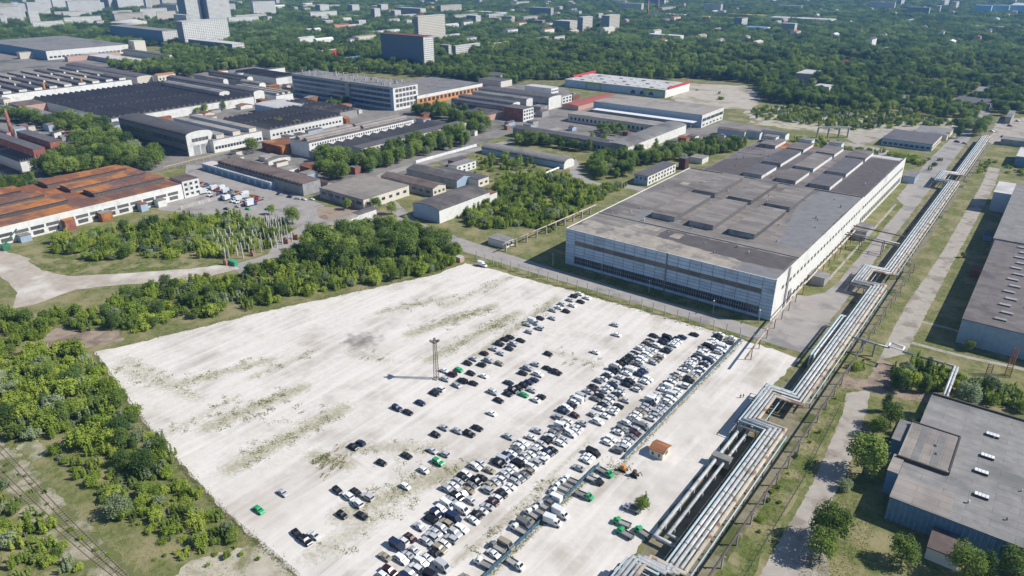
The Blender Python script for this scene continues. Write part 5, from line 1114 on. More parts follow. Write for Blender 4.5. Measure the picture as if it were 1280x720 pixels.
c = G(292, 331); m = MB(); m.box(c[0] - 3, c[0] + 3, c[1] - 1.2, c[1] + 1.2, 0.05, 2.5); m.box(c[0] - 3.05, c[0] + 3.05, c[1] - 1.25, c[1] + 1.25, 2.5, 2.6); tag(m.build('green_container', M('container_green', (0.06, 0.36, 0.19), None, 0.5, 0.6)), 'bright green container beside a salmon brick stub', 'container')
for k, (px, py) in enumerate(((1259, 470), (1232, 478))):
    c = G(px, py); t = thing('lattice_tower', ('rusty lattice pylon in front of the skylit hall' if k == 0 else 'small dark lattice pylon beside the rusty one'), 'pylon', (c[0], c[1], 0)); hh = 13 if k == 0 else 8
    m = MB()
    for sx in (-1, 1):
        for sy in (-1, 1): m.tube([(c[0] + sx, c[1] + sy, 0), (c[0] + sx * 0.8, c[1] + sy * 0.8, hh)], 0.14, 5)
    for i in range(hh):
        for s, e in (((-1, -1), (1, -1)), ((1, -1), (1, 1)), ((1, 1), (-1, 1)), ((-1, 1), (-1, -1))): m.tube([(c[0] + 0.95 * s[0], c[1] + 0.95 * s[1], i), (c[0] + 0.93 * e[0], c[1] + 0.93 * e[1], i + 1)], 0.08, 4)
    m.build('lattice', rust if k == 0 else rack_m, t)

# ------------------------------------------------------------------ vehicles
paint = M('car_paint', (0.5, 0.5, 0.5), None, 0.5, 0.28, spec=0.5, objcol=True)
cglass = M('car_glass', (0.02, 0.024, 0.03), (0.03, 0.035, 0.04), 1.0, 0.08, spec=0.6)
tyre = M('tyre', (0.02, 0.02, 0.02), None, 1.0, 0.9); lampm = M('headlamp', (0.6, 0.6, 0.58), None, 1.0, 0.2, spec=0.6)
bedm = M('truck_bed', (0.30, 0.295, 0.28), (0.24, 0.235, 0.225), 0.8, 0.8, rnd=0.25); canvas = M('van_body', (0.66, 0.67, 0.68), (0.58, 0.59, 0.60), 0.6, 0.6, rnd=0.05)
wm = MB()
for k in range(10):
    a, b = 2 * math.pi * k / 10, 2 * math.pi * (k + 1) / 10; r_ = 0.32
    wm.quad((r_ * math.cos(a), -0.1, r_ * math.sin(a)), (r_ * math.cos(b), -0.1, r_ * math.sin(b)), (r_ * math.cos(b), 0.1, r_ * math.sin(b)), (r_ * math.cos(a), 0.1, r_ * math.sin(a)))
for s in (-0.1, 0.1): wm.quad(*[(0.32 * math.cos(2 * math.pi * k / 10), s, 0.32 * math.sin(2 * math.pi * k / 10)) for k in range(10)])
wheel_me = wm.mesh('wheel', tyre)
hl = MB(); hl.box(-0.04, 0.05, -0.16, 0.16, 0, 0.14); hl_me = hl.mesh('headlight', lampm)
def loft(prof, wlow, wtop, zsplit):
    """side profile to a body that narrows above the waistline"""
    m = MB(); n = len(prof)
    def hw(x, z):
        t = 0 if z <= zsplit else (z - zsplit) / (max(q[1] for q in prof) - zsplit)
        e = 0.93 if abs(x) > max(q[0] for q in prof) - 0.25 else 1.0
        return (wlow + (wtop - wlow) * t) * e
    for s in (-1, 1):
        for x, z in prof: m.v.append((x, s * hw(x, z), z))
    for k in range(n):
        j = (k + 1) % n; m.f.append((k, j, n + j, n + k)); m.m.append(0)
    m.f.append(tuple(range(n))); m.m.append(0); m.f.append(tuple(range(2 * n - 1, n - 1, -1))); m.m.append(0)
    return m
def quadme(name, pts, mat=None):
    m = MB(); m.quad(*pts); me = bpy.data.meshes.new(name); me.from_pydata(m.v, [], m.f); me.materials.append(mat or cglass); return me
CT = {}
def car_type(key, L, W, H, prof, glassq, wb, zs, wtop):
    body = loft(prof, W / 2, wtop / 2, zs).mesh('body', paint)
    CT[key] = (body, [(n, quadme(n, q)) for n, q in glassq], [(x, s * (W / 2 - 0.06), 0.32) for x in wb for s in (-1, 1)], [(L / 2 - 0.02, s * W * 0.33, 0.62) for s in (-1, 1)])
def gl(x0, x1, x2, x3, zb, zt, wb_, wt_, roofx):
    """windscreen (x3 at foot, x2 at head), rear (x0 foot, x1 head), side panes"""
    e = 0.025
    q = [('windscreen', [(x3, -wb_ + .1, zb + e), (x3, wb_ - .1, zb + e), (x2, wt_ - .06, zt + e), (x2, -wt_ + .06, zt + e)]),
         ('rear_window', [(x0, wb_ - .1, zb + e), (x0, -wb_ + .1, zb + e), (x1, -wt_ + .06, zt + e), (x1, wt_ - .06, zt + e)])]
    for s in (-1, 1):
        q.append(('side_window', [(x0 + .12, s * (wb_ + e), zb + .03), (x3 - .15, s * (wb_ + e), zb + .03), (x2 - .1, s * (wt_ + e), zt - .1), (x1 + .1, s * (wt_ + e), zt - .1)]))
    return q
car_type('sedan', 4.4, 1.75, 1.45, [(-2.15, .28), (-2.2, .72), (-2.05, .93), (-1.35, 1.0), (-0.75, 1.42), (0.25, 1.45), (0.95, 1.0), (1.95, .86), (2.2, .66), (2.2, .28)], gl(-1.36, -0.82, 0.26, 0.98, 0.98, 1.40, 0.86, 0.68, 0), (-1.3, 1.35), 1.0, 1.30)
car_type('hatchback', 4.0, 1.72, 1.5, [(-1.98, .28), (-2.0, .75), (-1.9, 1.02), (-1.55, 1.45), (0.3, 1.5), (1.0, 1.03), (1.8, .88), (2.0, .66), (2.0, .28)], gl(-1.9, -1.58, 0.3, 1.02, 1.02, 1.45, 0.85, 0.68, 0), (-1.2, 1.25), 1.02, 1.32)
car_type('suv', 4.6, 1.9, 1.8, [(-2.25, .35), (-2.3, .9), (-2.2, 1.12), (-2.0, 1.75), (0.2, 1.8), (0.95, 1.15), (2.05, 1.02), (2.3, .8), (2.3, .35)], gl(-2.2, -2.02, 0.2, 0.97, 1.13, 1.72, 0.94, 0.76, 0), (-1.4, 1.45), 1.14, 1.48)
car_type('van', 5.2, 2.05, 2.3, [(-2.6, .35), (-2.6, 2.2), (-2.45, 2.3), (1.25, 2.3), (1.95, 1.35), (2.5, 1.1), (2.6, .8), (2.6, .35)], [('windscreen', [(1.98, -.85, 1.36), (1.98, .85, 1.36), (1.3, .75, 2.24), (1.3, -.75, 2.24)]), ('side_window', [(0.5, 1.05, 1.4), (1.7, 1.05, 1.4), (1.2, .96, 2.0), (0.5, .96, 2.0)]), ('side_window', [(0.5, -1.05, 1.4), (1.7, -1.05, 1.4), (1.2, -.96, 2.0), (0.5, -.96, 2.0)])], (-1.6, 1.7), 1.3, 1.8)
WHITE, SILVER, GREY, BLACK, BLUE, MAROON, GREEN, TAN = (0.74, 0.74, 0.72, 1), (0.42, 0.43, 0.44, 1), (0.16, 0.165, 0.17, 1), (0.014, 0.014, 0.016, 1), (0.018, 0.03, 0.075, 1), (0.05, 0.015, 0.018, 1), (0.03, 0.36, 0.13, 1), (0.30, 0.26, 0.19, 1)
CN = {WHITE: 'white', SILVER: 'silver', GREY: 'grey', BLACK: 'black', BLUE: 'dark blue', MAROON: 'maroon', GREEN: 'green', TAN: 'tan'}
OCC = []
def put_car(key, x, y, col, flip, where, jit=3.0, individual=True):
    body, gls, wh, hls = CT[key]
    rz = (math.pi if flip else 0) + R(rng.gauss(0, jit)); sc_ = rng.uniform(0.94, 1.06)
    nm = {'van': 'van', 'suv': 'car'}.get(key, 'car')
    t = thing('parked_' + nm, '%s %s %s' % (CN[col], key if key != 'suv' else 'off-road car', where), nm, (x, y, 0.03), where, rz)
    t.scale = (sc_, rng.uniform(0.96, 1.04), rng.uniform(0.95, 1.06)); b = link('body', body, t); v_ = rng.uniform(0.8, 1.08); b.color = tuple(min(0.8, q_ * v_) for q_ in col[:3]) + (1,)
    for n, me in gls: link(n, me, t)
    for p in wh: link('wheel', wheel_me, t, p)
    for p in hls: link('headlight', hl_me, t, p)
    return t
cabp = loft([(-0.85, .5), (-0.85, 2.0), (-0.75, 2.1), (0.1, 2.1), (0.55, 1.35), (1.3, 1.05), (1.35, .5)], 0.92, 0.78, 1.3).mesh('cab', paint)
cab_ws = quadme('windscreen', [(0.58, -.78, 1.36), (0.58, .78, 1.36), (0.14, .68, 2.06), (0.14, -.68, 2.06)])
cab_sw = [quadme('side_window', [(-0.6, s * .96, 1.35), (0.4, s * .96, 1.35), (0.05, s * .83, 1.98), (-0.6, s * .83, 1.98)]) for s in (-1, 1)]
q = MB(); q.box(-1.75, 1.75, -1.0, 1.0, 0.75, 0.9)
for s in (-1, 1): q.box(-1.75, 1.75, s * 1.0 - 0.03, s * 1.0 + 0.03, 0.92, 1.3)
q.box(-1.76, -1.70, -0.96, 0.96, 0.92, 1.3); q.box(1.70, 1.76, -0.96, 0.96, 0.92, 1.3); q.box(-1.9, 2.2, -0.35, 0.35, 0.5, 0.74); bed_me = q.mesh('cargo_bed', bedm)
q = MB(); q.box(-1.8, 1.8, -1.05, 1.05, 0.75, 2.9); q.box(-1.9, 2.2, -0.35, 0.35, 0.5, 0.74); box_me = q.mesh('cargo_box', canvas)
def put_truck(x, y, col, flip, where, boxed=False, jit=3.0, grp=None, bcol=None):
    rz = (math.pi if flip else 0) + R(rng.gauss(0, jit))
    t = thing('box_truck' if boxed else 'flatbed_truck', '%s %s truck %s' % (CN[col], 'box' if boxed else 'flatbed', where), 'truck', (x, y, 0.03), grp or where, rz)
    c = link('cab', cabp, t, (1.55, 0, 0)); c.color = col
    link('windscreen', cab_ws, c)
    for w_ in cab_sw: link('side_window', w_, c)
    link('cargo_box' if boxed else 'cargo_bed', box_me if boxed else bed_me, t, (-1.15, 0, 0))
    for px_ in (-1.8, 2.0):
        for s in (-1, 1): link('wheel', wheel_me, t, (px_, s * 0.85, 0.32))
    return t
cars = []
def lane(x, y0, y1, where, dens, pitch=2.3, wild=0.3):
    y = y0
    while y < y1:
        if rng.random() < dens:
            k = rng.choices(('sedan', 'hatchback', 'suv', 'van'), (42, 24, 22, 9))[0]
            c = rng.choices((WHITE, SILVER, GREY, BLACK, BLUE, MAROON, TAN), (42, 24, 7, 16, 6, 2, 3))[0]
            cars.append((k, x + rng.gauss(0, wild), y + rng.gauss(0, 0.12), c, rng.random() < 0.25, where))
        y += pitch * rng.uniform(0.95, 1.12)
wA, wB, wC, wS = 'in the wide packed block of cars', 'in the double row along the blue fence', 'in the short rows by the floodlight mast', 'standing loose on the open gravel'
lane(-121.8, 97, 176, wA, 0.8); lane(-116.7, 94, 188, wA, 0.97); lane(-111.6, 97, 188, wA, 0.97); lane(-126.6, 129, 150, wA, 0.75); lane(-107.2, 190, 198, wA, 0.5)
lane(-121.4, 186, 262, wA, 0.85); lane(-116.5, 184, 268, wA, 0.94); lane(-111.5, 186, 274, wA, 0.95); lane(-106.9, 192, 240, wA, 0.7); lane(-106.5, 97, 108, wA, 0.5)
lane(-98.3, 184, 286, wB, 0.92); lane(-93.2, 182, 287, wB, 0.94); lane(-99.2, 166, 177, wB, 0.8)
LOOSE = []
def px_list(x0, y0, s, items):
    for it in items: LOOSE.append((x0 + it[0] / s, y0 + it[1] / s, it[2]))
K, S, W_, N_, A_, T_ = BLACK, SILVER, WHITE, GREEN, MAROON, TAN
px_list(480, 430, 5.333, [(88, 428, BLUE), (160, 455, K), (243, 392, BLUE), (335, 328, K), (372, 300, W_), (345, 605, K), (400, 558, S), (490, 580, S), (570, 600, K), (622, 560, K), (400, 178, W_), (410, 235, S), (455, 203, A_), (500, 172, N_), (485, 275, S), (525, 245, K), (580, 195, K), (595, 262, K), (665, 212, W_), (560, 128, K), (600, 98, S), (668, 62, A_), (650, 138, K), (700, 110, S), (770, 130, T_), (730, 32, S), (780, 62, S), (835, 30, K), (1095, 65, K), (1010, 135, S), (960, 162, S), (925, 195, K), (1030, 203, W_), (1090, 162, K), (1150, 190, K), (830, 258, BLUE), (1000, 238, BLUE), (965, 255, BLUE), (930, 275, K), (895, 292, K), (860, 310, K), (825, 332, K), (730, 322, S), (772, 306, W_), (765, 375, K), (930, 338, N_), (985, 308, S), (1010, 372, W_), (1047, 352, K), (718, 462, W_), (1020, 560, K), (830, 618, S), (1090, 598, S), (1130, 588, K), (1200, 622, K)])
px_list(550, 360, 6.4, [(1070, 65, K), (1115, 45, W_), (1175, 78, W_), (1125, 108, K), (1060, 138, W_), (1040, 95, S), (975, 128, S), (950, 155, W_), (905, 178, S), (1010, 185, K), (900, 240, S), (925, 262, K), (800, 240, K), (700, 292, S), (795, 322, S), (715, 350, S), (560, 392, K), (520, 410, K), (478, 448, K), (645, 418, K), (592, 448, S), (545, 482, K), (860, 527, K), (1240, 512, W_)])
px_list(400, 540, 7.2, [(160, 528, K), (255, 578, W_), (325, 540, K), (430, 588, S), (300, 135, K), (368, 100, BLUE), (555, 278, K), (780, 213, K), (935, 348, W_), (770, 492, W_), (1065, 275, N_), (1040, 32, K), (1010, 168, S), (1120, 200, S), (340, 645, W_)])
px_list(320, 540, 4.0, [(135, 305, S), (15, 390, N_), (432, 415, K), (530, 418, K), (205, 508, K), (250, 545, K), (290, 518, W_), (812, 498, W_), (630, 650, S)])
px_list(760, 400, 7.11, [(60, 42, S), (75, 130, W_), (405, 138, K), (392, 255, K), (190, 308, W_), (290, 352, N_), (765, 128, K), (640, 135, GREY)])
loose_xy = []
for (px, py, c) in LOOSE:
    x, y = G(px, py + 1.5); 
    if any(abs(x - a) < 4.4 and abs(y - b) < 2.0 for a, b in loose_xy): 
        y += 2.1
    if any(abs(x - a) < 4.4 and abs(y - b) < 1.9 for a, b in loose_xy): continue
    loose_xy.append((x, y))
    wh = wC if (py < 505 and px < 770 and x < -150) else wS
    if wh == wS and -128 < x < -103 and 92 < y < 276: wh = wA
    k = rng.choices(('sedan', 'hatchback', 'suv'), (50, 25, 25))[0]
    cars.append((k, x, y, c, rng.random() < 0.3, wh))
clean = []
for c in cars:
    if all(abs(c[1] - d[1]) > 4.55 or abs(c[2] - d[2]) > 1.98 for d in clean): clean.append(c)
cars = clean
# the nearest 300 of them are individuals, the rest one mass
isvan = [c for c in cars if c[0] == 'van']; iscar = sorted([c for c in cars if c[0] != 'van'], key=lambda c: c[1] ** 2 + c[2] ** 2 + CH ** 2)
for c in isvan + iscar[:300]: put_car(*c)
rest = iscar[300:]
if rest:
    bmx = {}
    tot = MB()
    vs, fs, mi = [], [], []
    cols = [WHITE, SILVER, GREY, BLACK, BLUE, MAROON, GREEN, TAN]
    cm = [M('far_paint_%s' % CN[c].replace(' ', '_'), c[:3], c[:3], 0.5, 0.28, spec=0.5) for c in cols] + [cglass, tyre]
    def addme(me, mat4, k):
        b = len(vs); vs.extend([tuple(mat4 @ v.co) for v in me.vertices])
        for p in me.polygons: fs.append(tuple(b + i for i in p.vertices)); mi.append(k)
    for (key, x, y, col, flip, where) in rest:
        body, gls, wh, hls = CT[key]
        M4 = Matrix.Translation((x, y, 0.03)) @ Matrix.Rotation((math.pi if flip else 0) + R(rng.gauss(0, 3)), 4, 'Z')
        addme(body, M4, cols.index(col))
        for n, me in gls: addme(me, M4, 8)
        for p in wh: addme(wheel_me, M4 @ Matrix.Translation(p), 9)
    me = bpy.data.meshes.new('distant_parked_cars'); me.from_pydata(vs, [], fs)
    for m_ in cm: me.materials.append(m_)
    me.polygons.foreach_set('material_index', mi); me.update()
    tag(link('distant_parked_cars', me), 'tightly parked cars at the far end of the rows', 'cars', kind='stuff')
print('CARS', len(cars), 'vans', len(isvan))
# light trucks along the nearer blue fence, noses to the aisle
y = 102.0; wT = 'backed against the nearer blue fence'
while y < 162:
    q_ = rng.random()
    if q_ < 0.5: put_truck(-98.0 + rng.uniform(-0.5, 0.5), y, rng.choices((WHITE, SILVER, GREY, BLUE), (60, 15, 15, 10))[0], True, wT, jit=4)
    elif q_ < 0.85: put_car(rng.choice(('sedan', 'van', 'suv', 'hatchback')), -97.4 + rng.uniform(-1, 0.6), y, rng.choice((WHITE, WHITE, SILVER, GREY, TAN, BLACK)), rng.random() < 0.6, wT, jit=4)
    y += rng.uniform(2.2, 2.7)
for px, py, c, fl, bx, lab in ((757, 592, GREEN, False, False, 'parked on weeds beside the digger'), (731, 621, GREEN, False, False, 'parked alone outside the nearer blue fence'), (777, 655, GREEN, True, False, 'in the trio near the pipe loop'), (781, 668, GREEN, True, False, 'in the trio near the pipe loop'), (803, 667, GREEN, True, False, 'in the trio near the pipe loop'), (790, 637, WHITE, True, False, 'beside the round bush'), (744, 602, BLACK, False, False, 'outside the nearer blue fence'), (691, 654, WHITE, False, True, 'outside the fence, its side to the gravel'), (701, 644, WHITE, False, True, 'outside the fence next to its twin'), (645, 707, WHITE, False, False, 'outside the fence near the weeds'), (603, 332, WHITE, False, True, 'at the far corner of the lot'), (667, 404, SILVER, False, True, 'among the short rows of cars')):
    x, y = G(px, py + 1); put_truck(x, y, c, fl, lab, bx, jit=4, grp='trucks on the gravel')
for k, (px, py) in enumerate(((779, 588), (793, 595))):
    c = G(px, py); t = thing('small_digger', ('small orange digger beside the weeds' if k == 0 else 'small dark roller on the gravel'), 'digger', (c[0], c[1], 0.03))
    m = MB(); m.box(c[0] - 1.0, c[0] + 1.0, c[1] - 0.7, c[1] + 0.7, 0.5, 1.1); m.box(c[0] - 0.6, c[0] + 0.5, c[1] - 0.6, c[1] + 0.6, 1.2, 2.3); m.build('body', wall_orange if k == 0 else steel_dark, t)
    m = MB(); m.tube([(c[0] + 1, c[1], 1.1), (c[0] + 2, c[1], 2.6), (c[0] + 2.9, c[1], 1.4)], 0.15, 6); m.build('arm', rack_m, t)
    m = MB(); m.box(c[0] - 1.3, c[0] + 1.3, c[1] - 0.95, c[1] - 0.55, 0.03, 0.55); m.box(c[0] - 1.3, c[0] + 1.3, c[1] + 0.55, c[1] + 0.95, 0.03, 0.55); m.build('tracks', tyre, t)
# people on the gravel
skin = M('skin', (0.42, 0.26, 0.19), None, 1, 0.8)
for k, (px, py) in enumerate(((925.5, 497.5), (929, 497))):
    c = G(px, py); t = thing('person', ('person in dark clothes walking over the gravel near the pipe loop' if k == 0 else 'person in blue shirt walking beside another on the gravel'), 'person', (c[0], c[1], 0.03))
    x, y = c; cl = M('cloth%d' % k, ((0.03, 0.03, 0.04), (0.07, 0.12, 0.25))[k], None, 1, 0.9)
    m = MB()
    m.tube([(x - 0.12, y - 0.18, 0.03), (x - 0.1, y - 0.02, 0.48), (x - 0.08, y, 0.9)], 0.06, 7, 0.1); m.tube([(x + 0.12, y + 0.2, 0.03), (x + 0.1, y + 0.1, 0.48), (x + 0.08, y, 0.9)], 0.06, 7, 0.1)
    m.tube([(x, y, 0.84), (x, y, 1.1), (x, y, 1.38), (x, y, 1.5)], 0.17, 8, 0.13)
    for s in (-1, 1): m.tube([(x + s * 0.2, y, 1.42), (x + s * 0.25, y - s * 0.1, 1.12), (x + s * 0.24, y + s * 0.08, 0.84)], 0.06, 6, 0.045)
    m.build('clothed_body', cl, t, True)
    m = MB(); m.tube([(x, y, 1.48), (x, y, 1.55), (x, y, 1.6), (x, y, 1.7), (x, y, 1.78)], 0.06, 8, 0.09); m.build('head', skin, t, True)
# lorries and machinery in the truck yard
tc = [(0.03, 0.12, 0.35, 1), (0.5, 0.16, 0.05, 1), (0.6, 0.42, 0.06, 1), WHITE, (0.04, 0.10, 0.22, 1), (0.35, 0.05, 0.04, 1), GREY]
tn = ['blue', 'orange', 'yellow', 'white', 'navy', 'red', 'grey']
for i in range(17):
    s = i / 16; px, py = 246 + s * 78, 231 + s * 20
    for r_ in range(2):
        if rng.random() < 0.15: continue
        k = rng.randrange(7); x, y = G(px + r_ * -9, py + r_ * 6)
        CN[tc[k]] = tn[k]; o = put_truck(x, y, tc[k], rng.random() < 0.5, 'lined up in the yard before the brown hall', rng.random() < 0.3, jit=8, grp='lorries in the truck yard'); o.rotation_euler[2] += math.pi / 2; o.scale = (1.35, 1.3, 1.3)
for i, (px, py) in enumerate(((283, 262), (297, 259), (310, 262), (334, 262), (342, 262), (390, 250), (348, 243), (362, 247), (372, 249), (380, 250), (455, 213), (463, 214))):
    x, y = G(px, py); c = rng.choice((WHITE, SILVER, BLUE, GREEN)); put_car('sedan', x, y, c, False, 'parked beside the works lanes', jit=30)
for i, (px, py) in enumerate(((1262, 158), (1272, 152), (1240, 165), (1254, 172), (1196, 178), (1206, 180))):
    x, y = G(px, py); c = rng.choice((WHITE, SILVER, BLUE, BLACK)); put_car('suv', x, y, c, False, 'standing near the far pale yard', jit=30)
# ------------------------------------------------------------------ plants
f_dark = MF('leaves_dark', (0.083, 0.136, 0.043), (0.139, 0.208, 0.059), (0.234, 0.312, 0.087))
f_mid = MF('leaves_mid', (0.127, 0.186, 0.047), (0.211, 0.288, 0.068), (0.322, 0.398, 0.104))
f_bright = MF('leaves_bright', (0.188, 0.263, 0.048), (0.294, 0.381, 0.064), (0.423, 0.485, 0.094))
f_silver = MF('leaves_silver', (0.216, 0.272, 0.140), (0.277, 0.337, 0.185), (0.359, 0.414, 0.235))
f_far = MF('leaves_far', (0.077, 0.129, 0.048), (0.149, 0.224, 0.070), (0.291, 0.381, 0.112))
bark = M('bark', (0.14, 0.11, 0.085), (0.09, 0.075, 0.06), 1.2, 1.0)
def leaf_mesh(name, lobes, n, size, mat, seed, trunk=None, jitter=0.75, flat=False):
    """many leaf-clump faces spread over and through overlapping lobes"""
    r = np.random.default_rng(seed)
    w = np.array([l[3] * l[4] + l[3] * l[3] for l in lobes]); w = w / w.sum()
    li = r.choice(len(lobes), n, p=w)
    L = np.array(lobes)[li]
    d = r.normal(size=(n, 3)); d /= np.linalg.norm(d, axis=1, keepdims=True)
    d[:, 2] = np.where((d[:, 2] < -0.35) & (r.random(n) < 0.6), -d[:, 2], d[:, 2])
    rad = np.clip(np.abs(r.normal(0.86, 0.24, (n, 1))), 0.2, 1.45)
    c = L[:, :3] + d * rad * np.stack([L[:, 3], L[:, 3], L[:, 4]], 1)
    nrm = d * 0.75 + np.array([0.25, 0.16, 0.6]) * 0.9 + r.normal(size=(n, 3)) * jitter * 0.6; nrm /= np.linalg.norm(nrm, axis=1, keepdims=True)
    a = np.cross(nrm, r.normal(size=(n, 3))); a /= np.linalg.norm(a, axis=1, keepdims=True); b = np.cross(nrm, a)
    s = (size * r.uniform(0.6, 1.35, (n, 1)))
    q = 0.35 * nrm * s * r.uniform(-1, 1, (n, 1))
    V = np.stack([c - a * s * 0.9, c - b * s * 0.6 + q, c + a * s, c + b * s * 0.65 + q], 1).reshape(-1, 3)
    V[:, 2] = np.maximum(V[:, 2], 0.05)
    F = np.arange(n * 4).reshape(-1, 4)
    me = bpy.data.meshes.new(name); me.from_pydata(V.tolist(), [], F.tolist()); me.materials.append(mat); me.update()
    return me
def lobes_round(h, r0, k, seed, base=0.3):
    r = random.Random(seed); out = [(0, 0, h * 0.66, r0 * 0.72, h * 0.27)]
    for i in range(k):
        a = 2.4 * i + r.uniform(-.4, .4); z = h * (base + (0.95 - base) * (i + 0.5) / k * r.uniform(0.85, 1.05)); q = r0 * (0.72 - 0.5 * max(0, (z / h - 0.55)))
        s = r0 * r.uniform(0.32, 0.55); out.append((q * math.cos(a), q * math.sin(a), min(z, h - s), s, s * r.uniform(0.8, 1.15)))
    return out
def lobes_column(h, r0, k, seed):
    r = random.Random(seed)
    return [(r.uniform(-.25, .25) * r0, r.uniform(-.25, .25) * r0, h * (0.14 + 0.8 * i / k), r0 * (1.05 - 0.75 * abs(i / k - 0.35)), h / k * 0.95) for i in range(k)]
def lobes_bush(h, r0, k, seed):
    r = random.Random(seed); out = []
    for i in range(k):
        a = 2.4 * i + r.uniform(-.5, .5); q = r0 * math.sqrt(i / k) * 0.85; s = r0 * r.uniform(0.2, 0.46)
        out.append((q * math.cos(a), q * math.sin(a), s * 0.6 + (h - s * 1.4) * r.uniform(0.35, 1.0) * (1 - 0.35 * q / r0), s, s * r.uniform(0.8, 1.7)))
    return out
def trunk_mesh(h, r0, seed):
    r = random.Random(seed); m = MB()
    m.tube([(0, 0, 0), (r.uniform(-.15, .15), r.uniform(-.15, .15), h * 0.35), (r.uniform(-.3, .3), r.uniform(-.3, .3), h * 0.75)], r0, 7, r0 * 0.35)
    for i in range(5):
        a = i * 1.3 + r.random(); z = h * (0.32 + 0.07 * i); L = h * 0.24
        m.tube([(0, 0, z), (math.cos(a) * L * 0.5, math.sin(a) * L * 0.5, z + L * 0.45), (math.cos(a) * L, math.sin(a) * L, z + L * 0.75)], r0 * 0.42, 5, r0 * 0.12)
    return m.mesh('trunk', bark)
TREES = []   # crown, trunk; unit = metres, about 12 m tall
for i in range(4): TREES.append((leaf_mesh('crown', lobes_round(12, 4.4, 15, 10 + i), 2800, 0.36, (f_dark, f_mid, f_dark, f_mid)[i], 20 + i), trunk_mesh(12, 0.26, i)))
for i in range(2): TREES.append((leaf_mesh('crown', lobes_column(14, 2.6, 9, 30 + i), 2200, 0.34, (f_dark, f_mid)[i], 40 + i), trunk_mesh(14, 0.22, 10 + i)))
TREES.append((leaf_mesh('crown', lobes_round(9, 4.2, 12, 55, 0.15), 2600, 0.33, f_silver, 56), trunk_mesh(9, 0.24, 20)))
SHRUBS = []  # about 3.5 m tall
for i in range(4): SHRUBS.append((leaf_mesh('foliage', lobes_bush(3.8, 2.4, 17, 60 + i), 1700, 0.235, (f_bright, f_bright, f_mid, f_silver)[i], 70 + i), None))
def lobes_sapling(h, r0, k, seed):
    r = random.Random(seed); out = []
    for i in range(k):
        a = r.uniform(0, 6.28); q = r0 * math.sqrt(r.random()); hh = h * r.uniform(0.55, 1.0); w_ = r.uniform(0.28, 0.5)
        for j in range(3): out.append((q * math.cos(a), q * math.sin(a), hh * (0.3 + 0.27 * j), w_ * (1.15 - 0.25 * j), hh * 0.2))
    return out
SHRUBS.append((leaf_mesh('foliage', lobes_sapling(4.6, 2.2, 9, 81), 1500, 0.22, f_bright, 82), None))
SHRUBS.append((leaf_mesh('foliage', lobes_sapling(4.0, 2.6, 12, 83), 1600, 0.22, f_mid, 84), None))
SHRUBS.append((leaf_mesh('foliage', lobes_bush(2.2, 2.9, 22, 85), 1500, 0.22, f_bright, 86), None))
SHRUBS.append((leaf_mesh('foliage', lobes_sapling(3.4, 2.4, 10, 87), 1300, 0.21, f_silver, 88), None))
stem = MB()
for i in range(5): stem.tube([(0, 0, 0), (0.7 * math.cos(i * 1.26), 0.7 * math.sin(i * 1.26), 1.5)], 0.05, 4, 0.02)
stem_me = stem.mesh('stem', bark)
FAR = []     # groves, 26 m across
for i in range(4):
    r = random.Random(90 + i); lb_ = []
    for k in range(9):
        a = 2.4 * k; q = 12.5 * math.sqrt((k + 0.3) / 9); h = r.uniform(8, 15); s = r.uniform(3.0, 5.0)
        x, y = q * math.cos(a) + r.uniform(-1, 1), q * math.sin(a) + r.uniform(-1, 1)
        lb_.append((x, y, h - s * 0.9, s, s * 1.0)); lb_.append((x + r.uniform(-1, 1), y + r.uniform(-1, 1), h * 0.45, s * 0.9, h * 0.4))
    FAR.append((leaf_mesh('grove', lb_, 2600, 0.7, f_far, 95 + i), None))
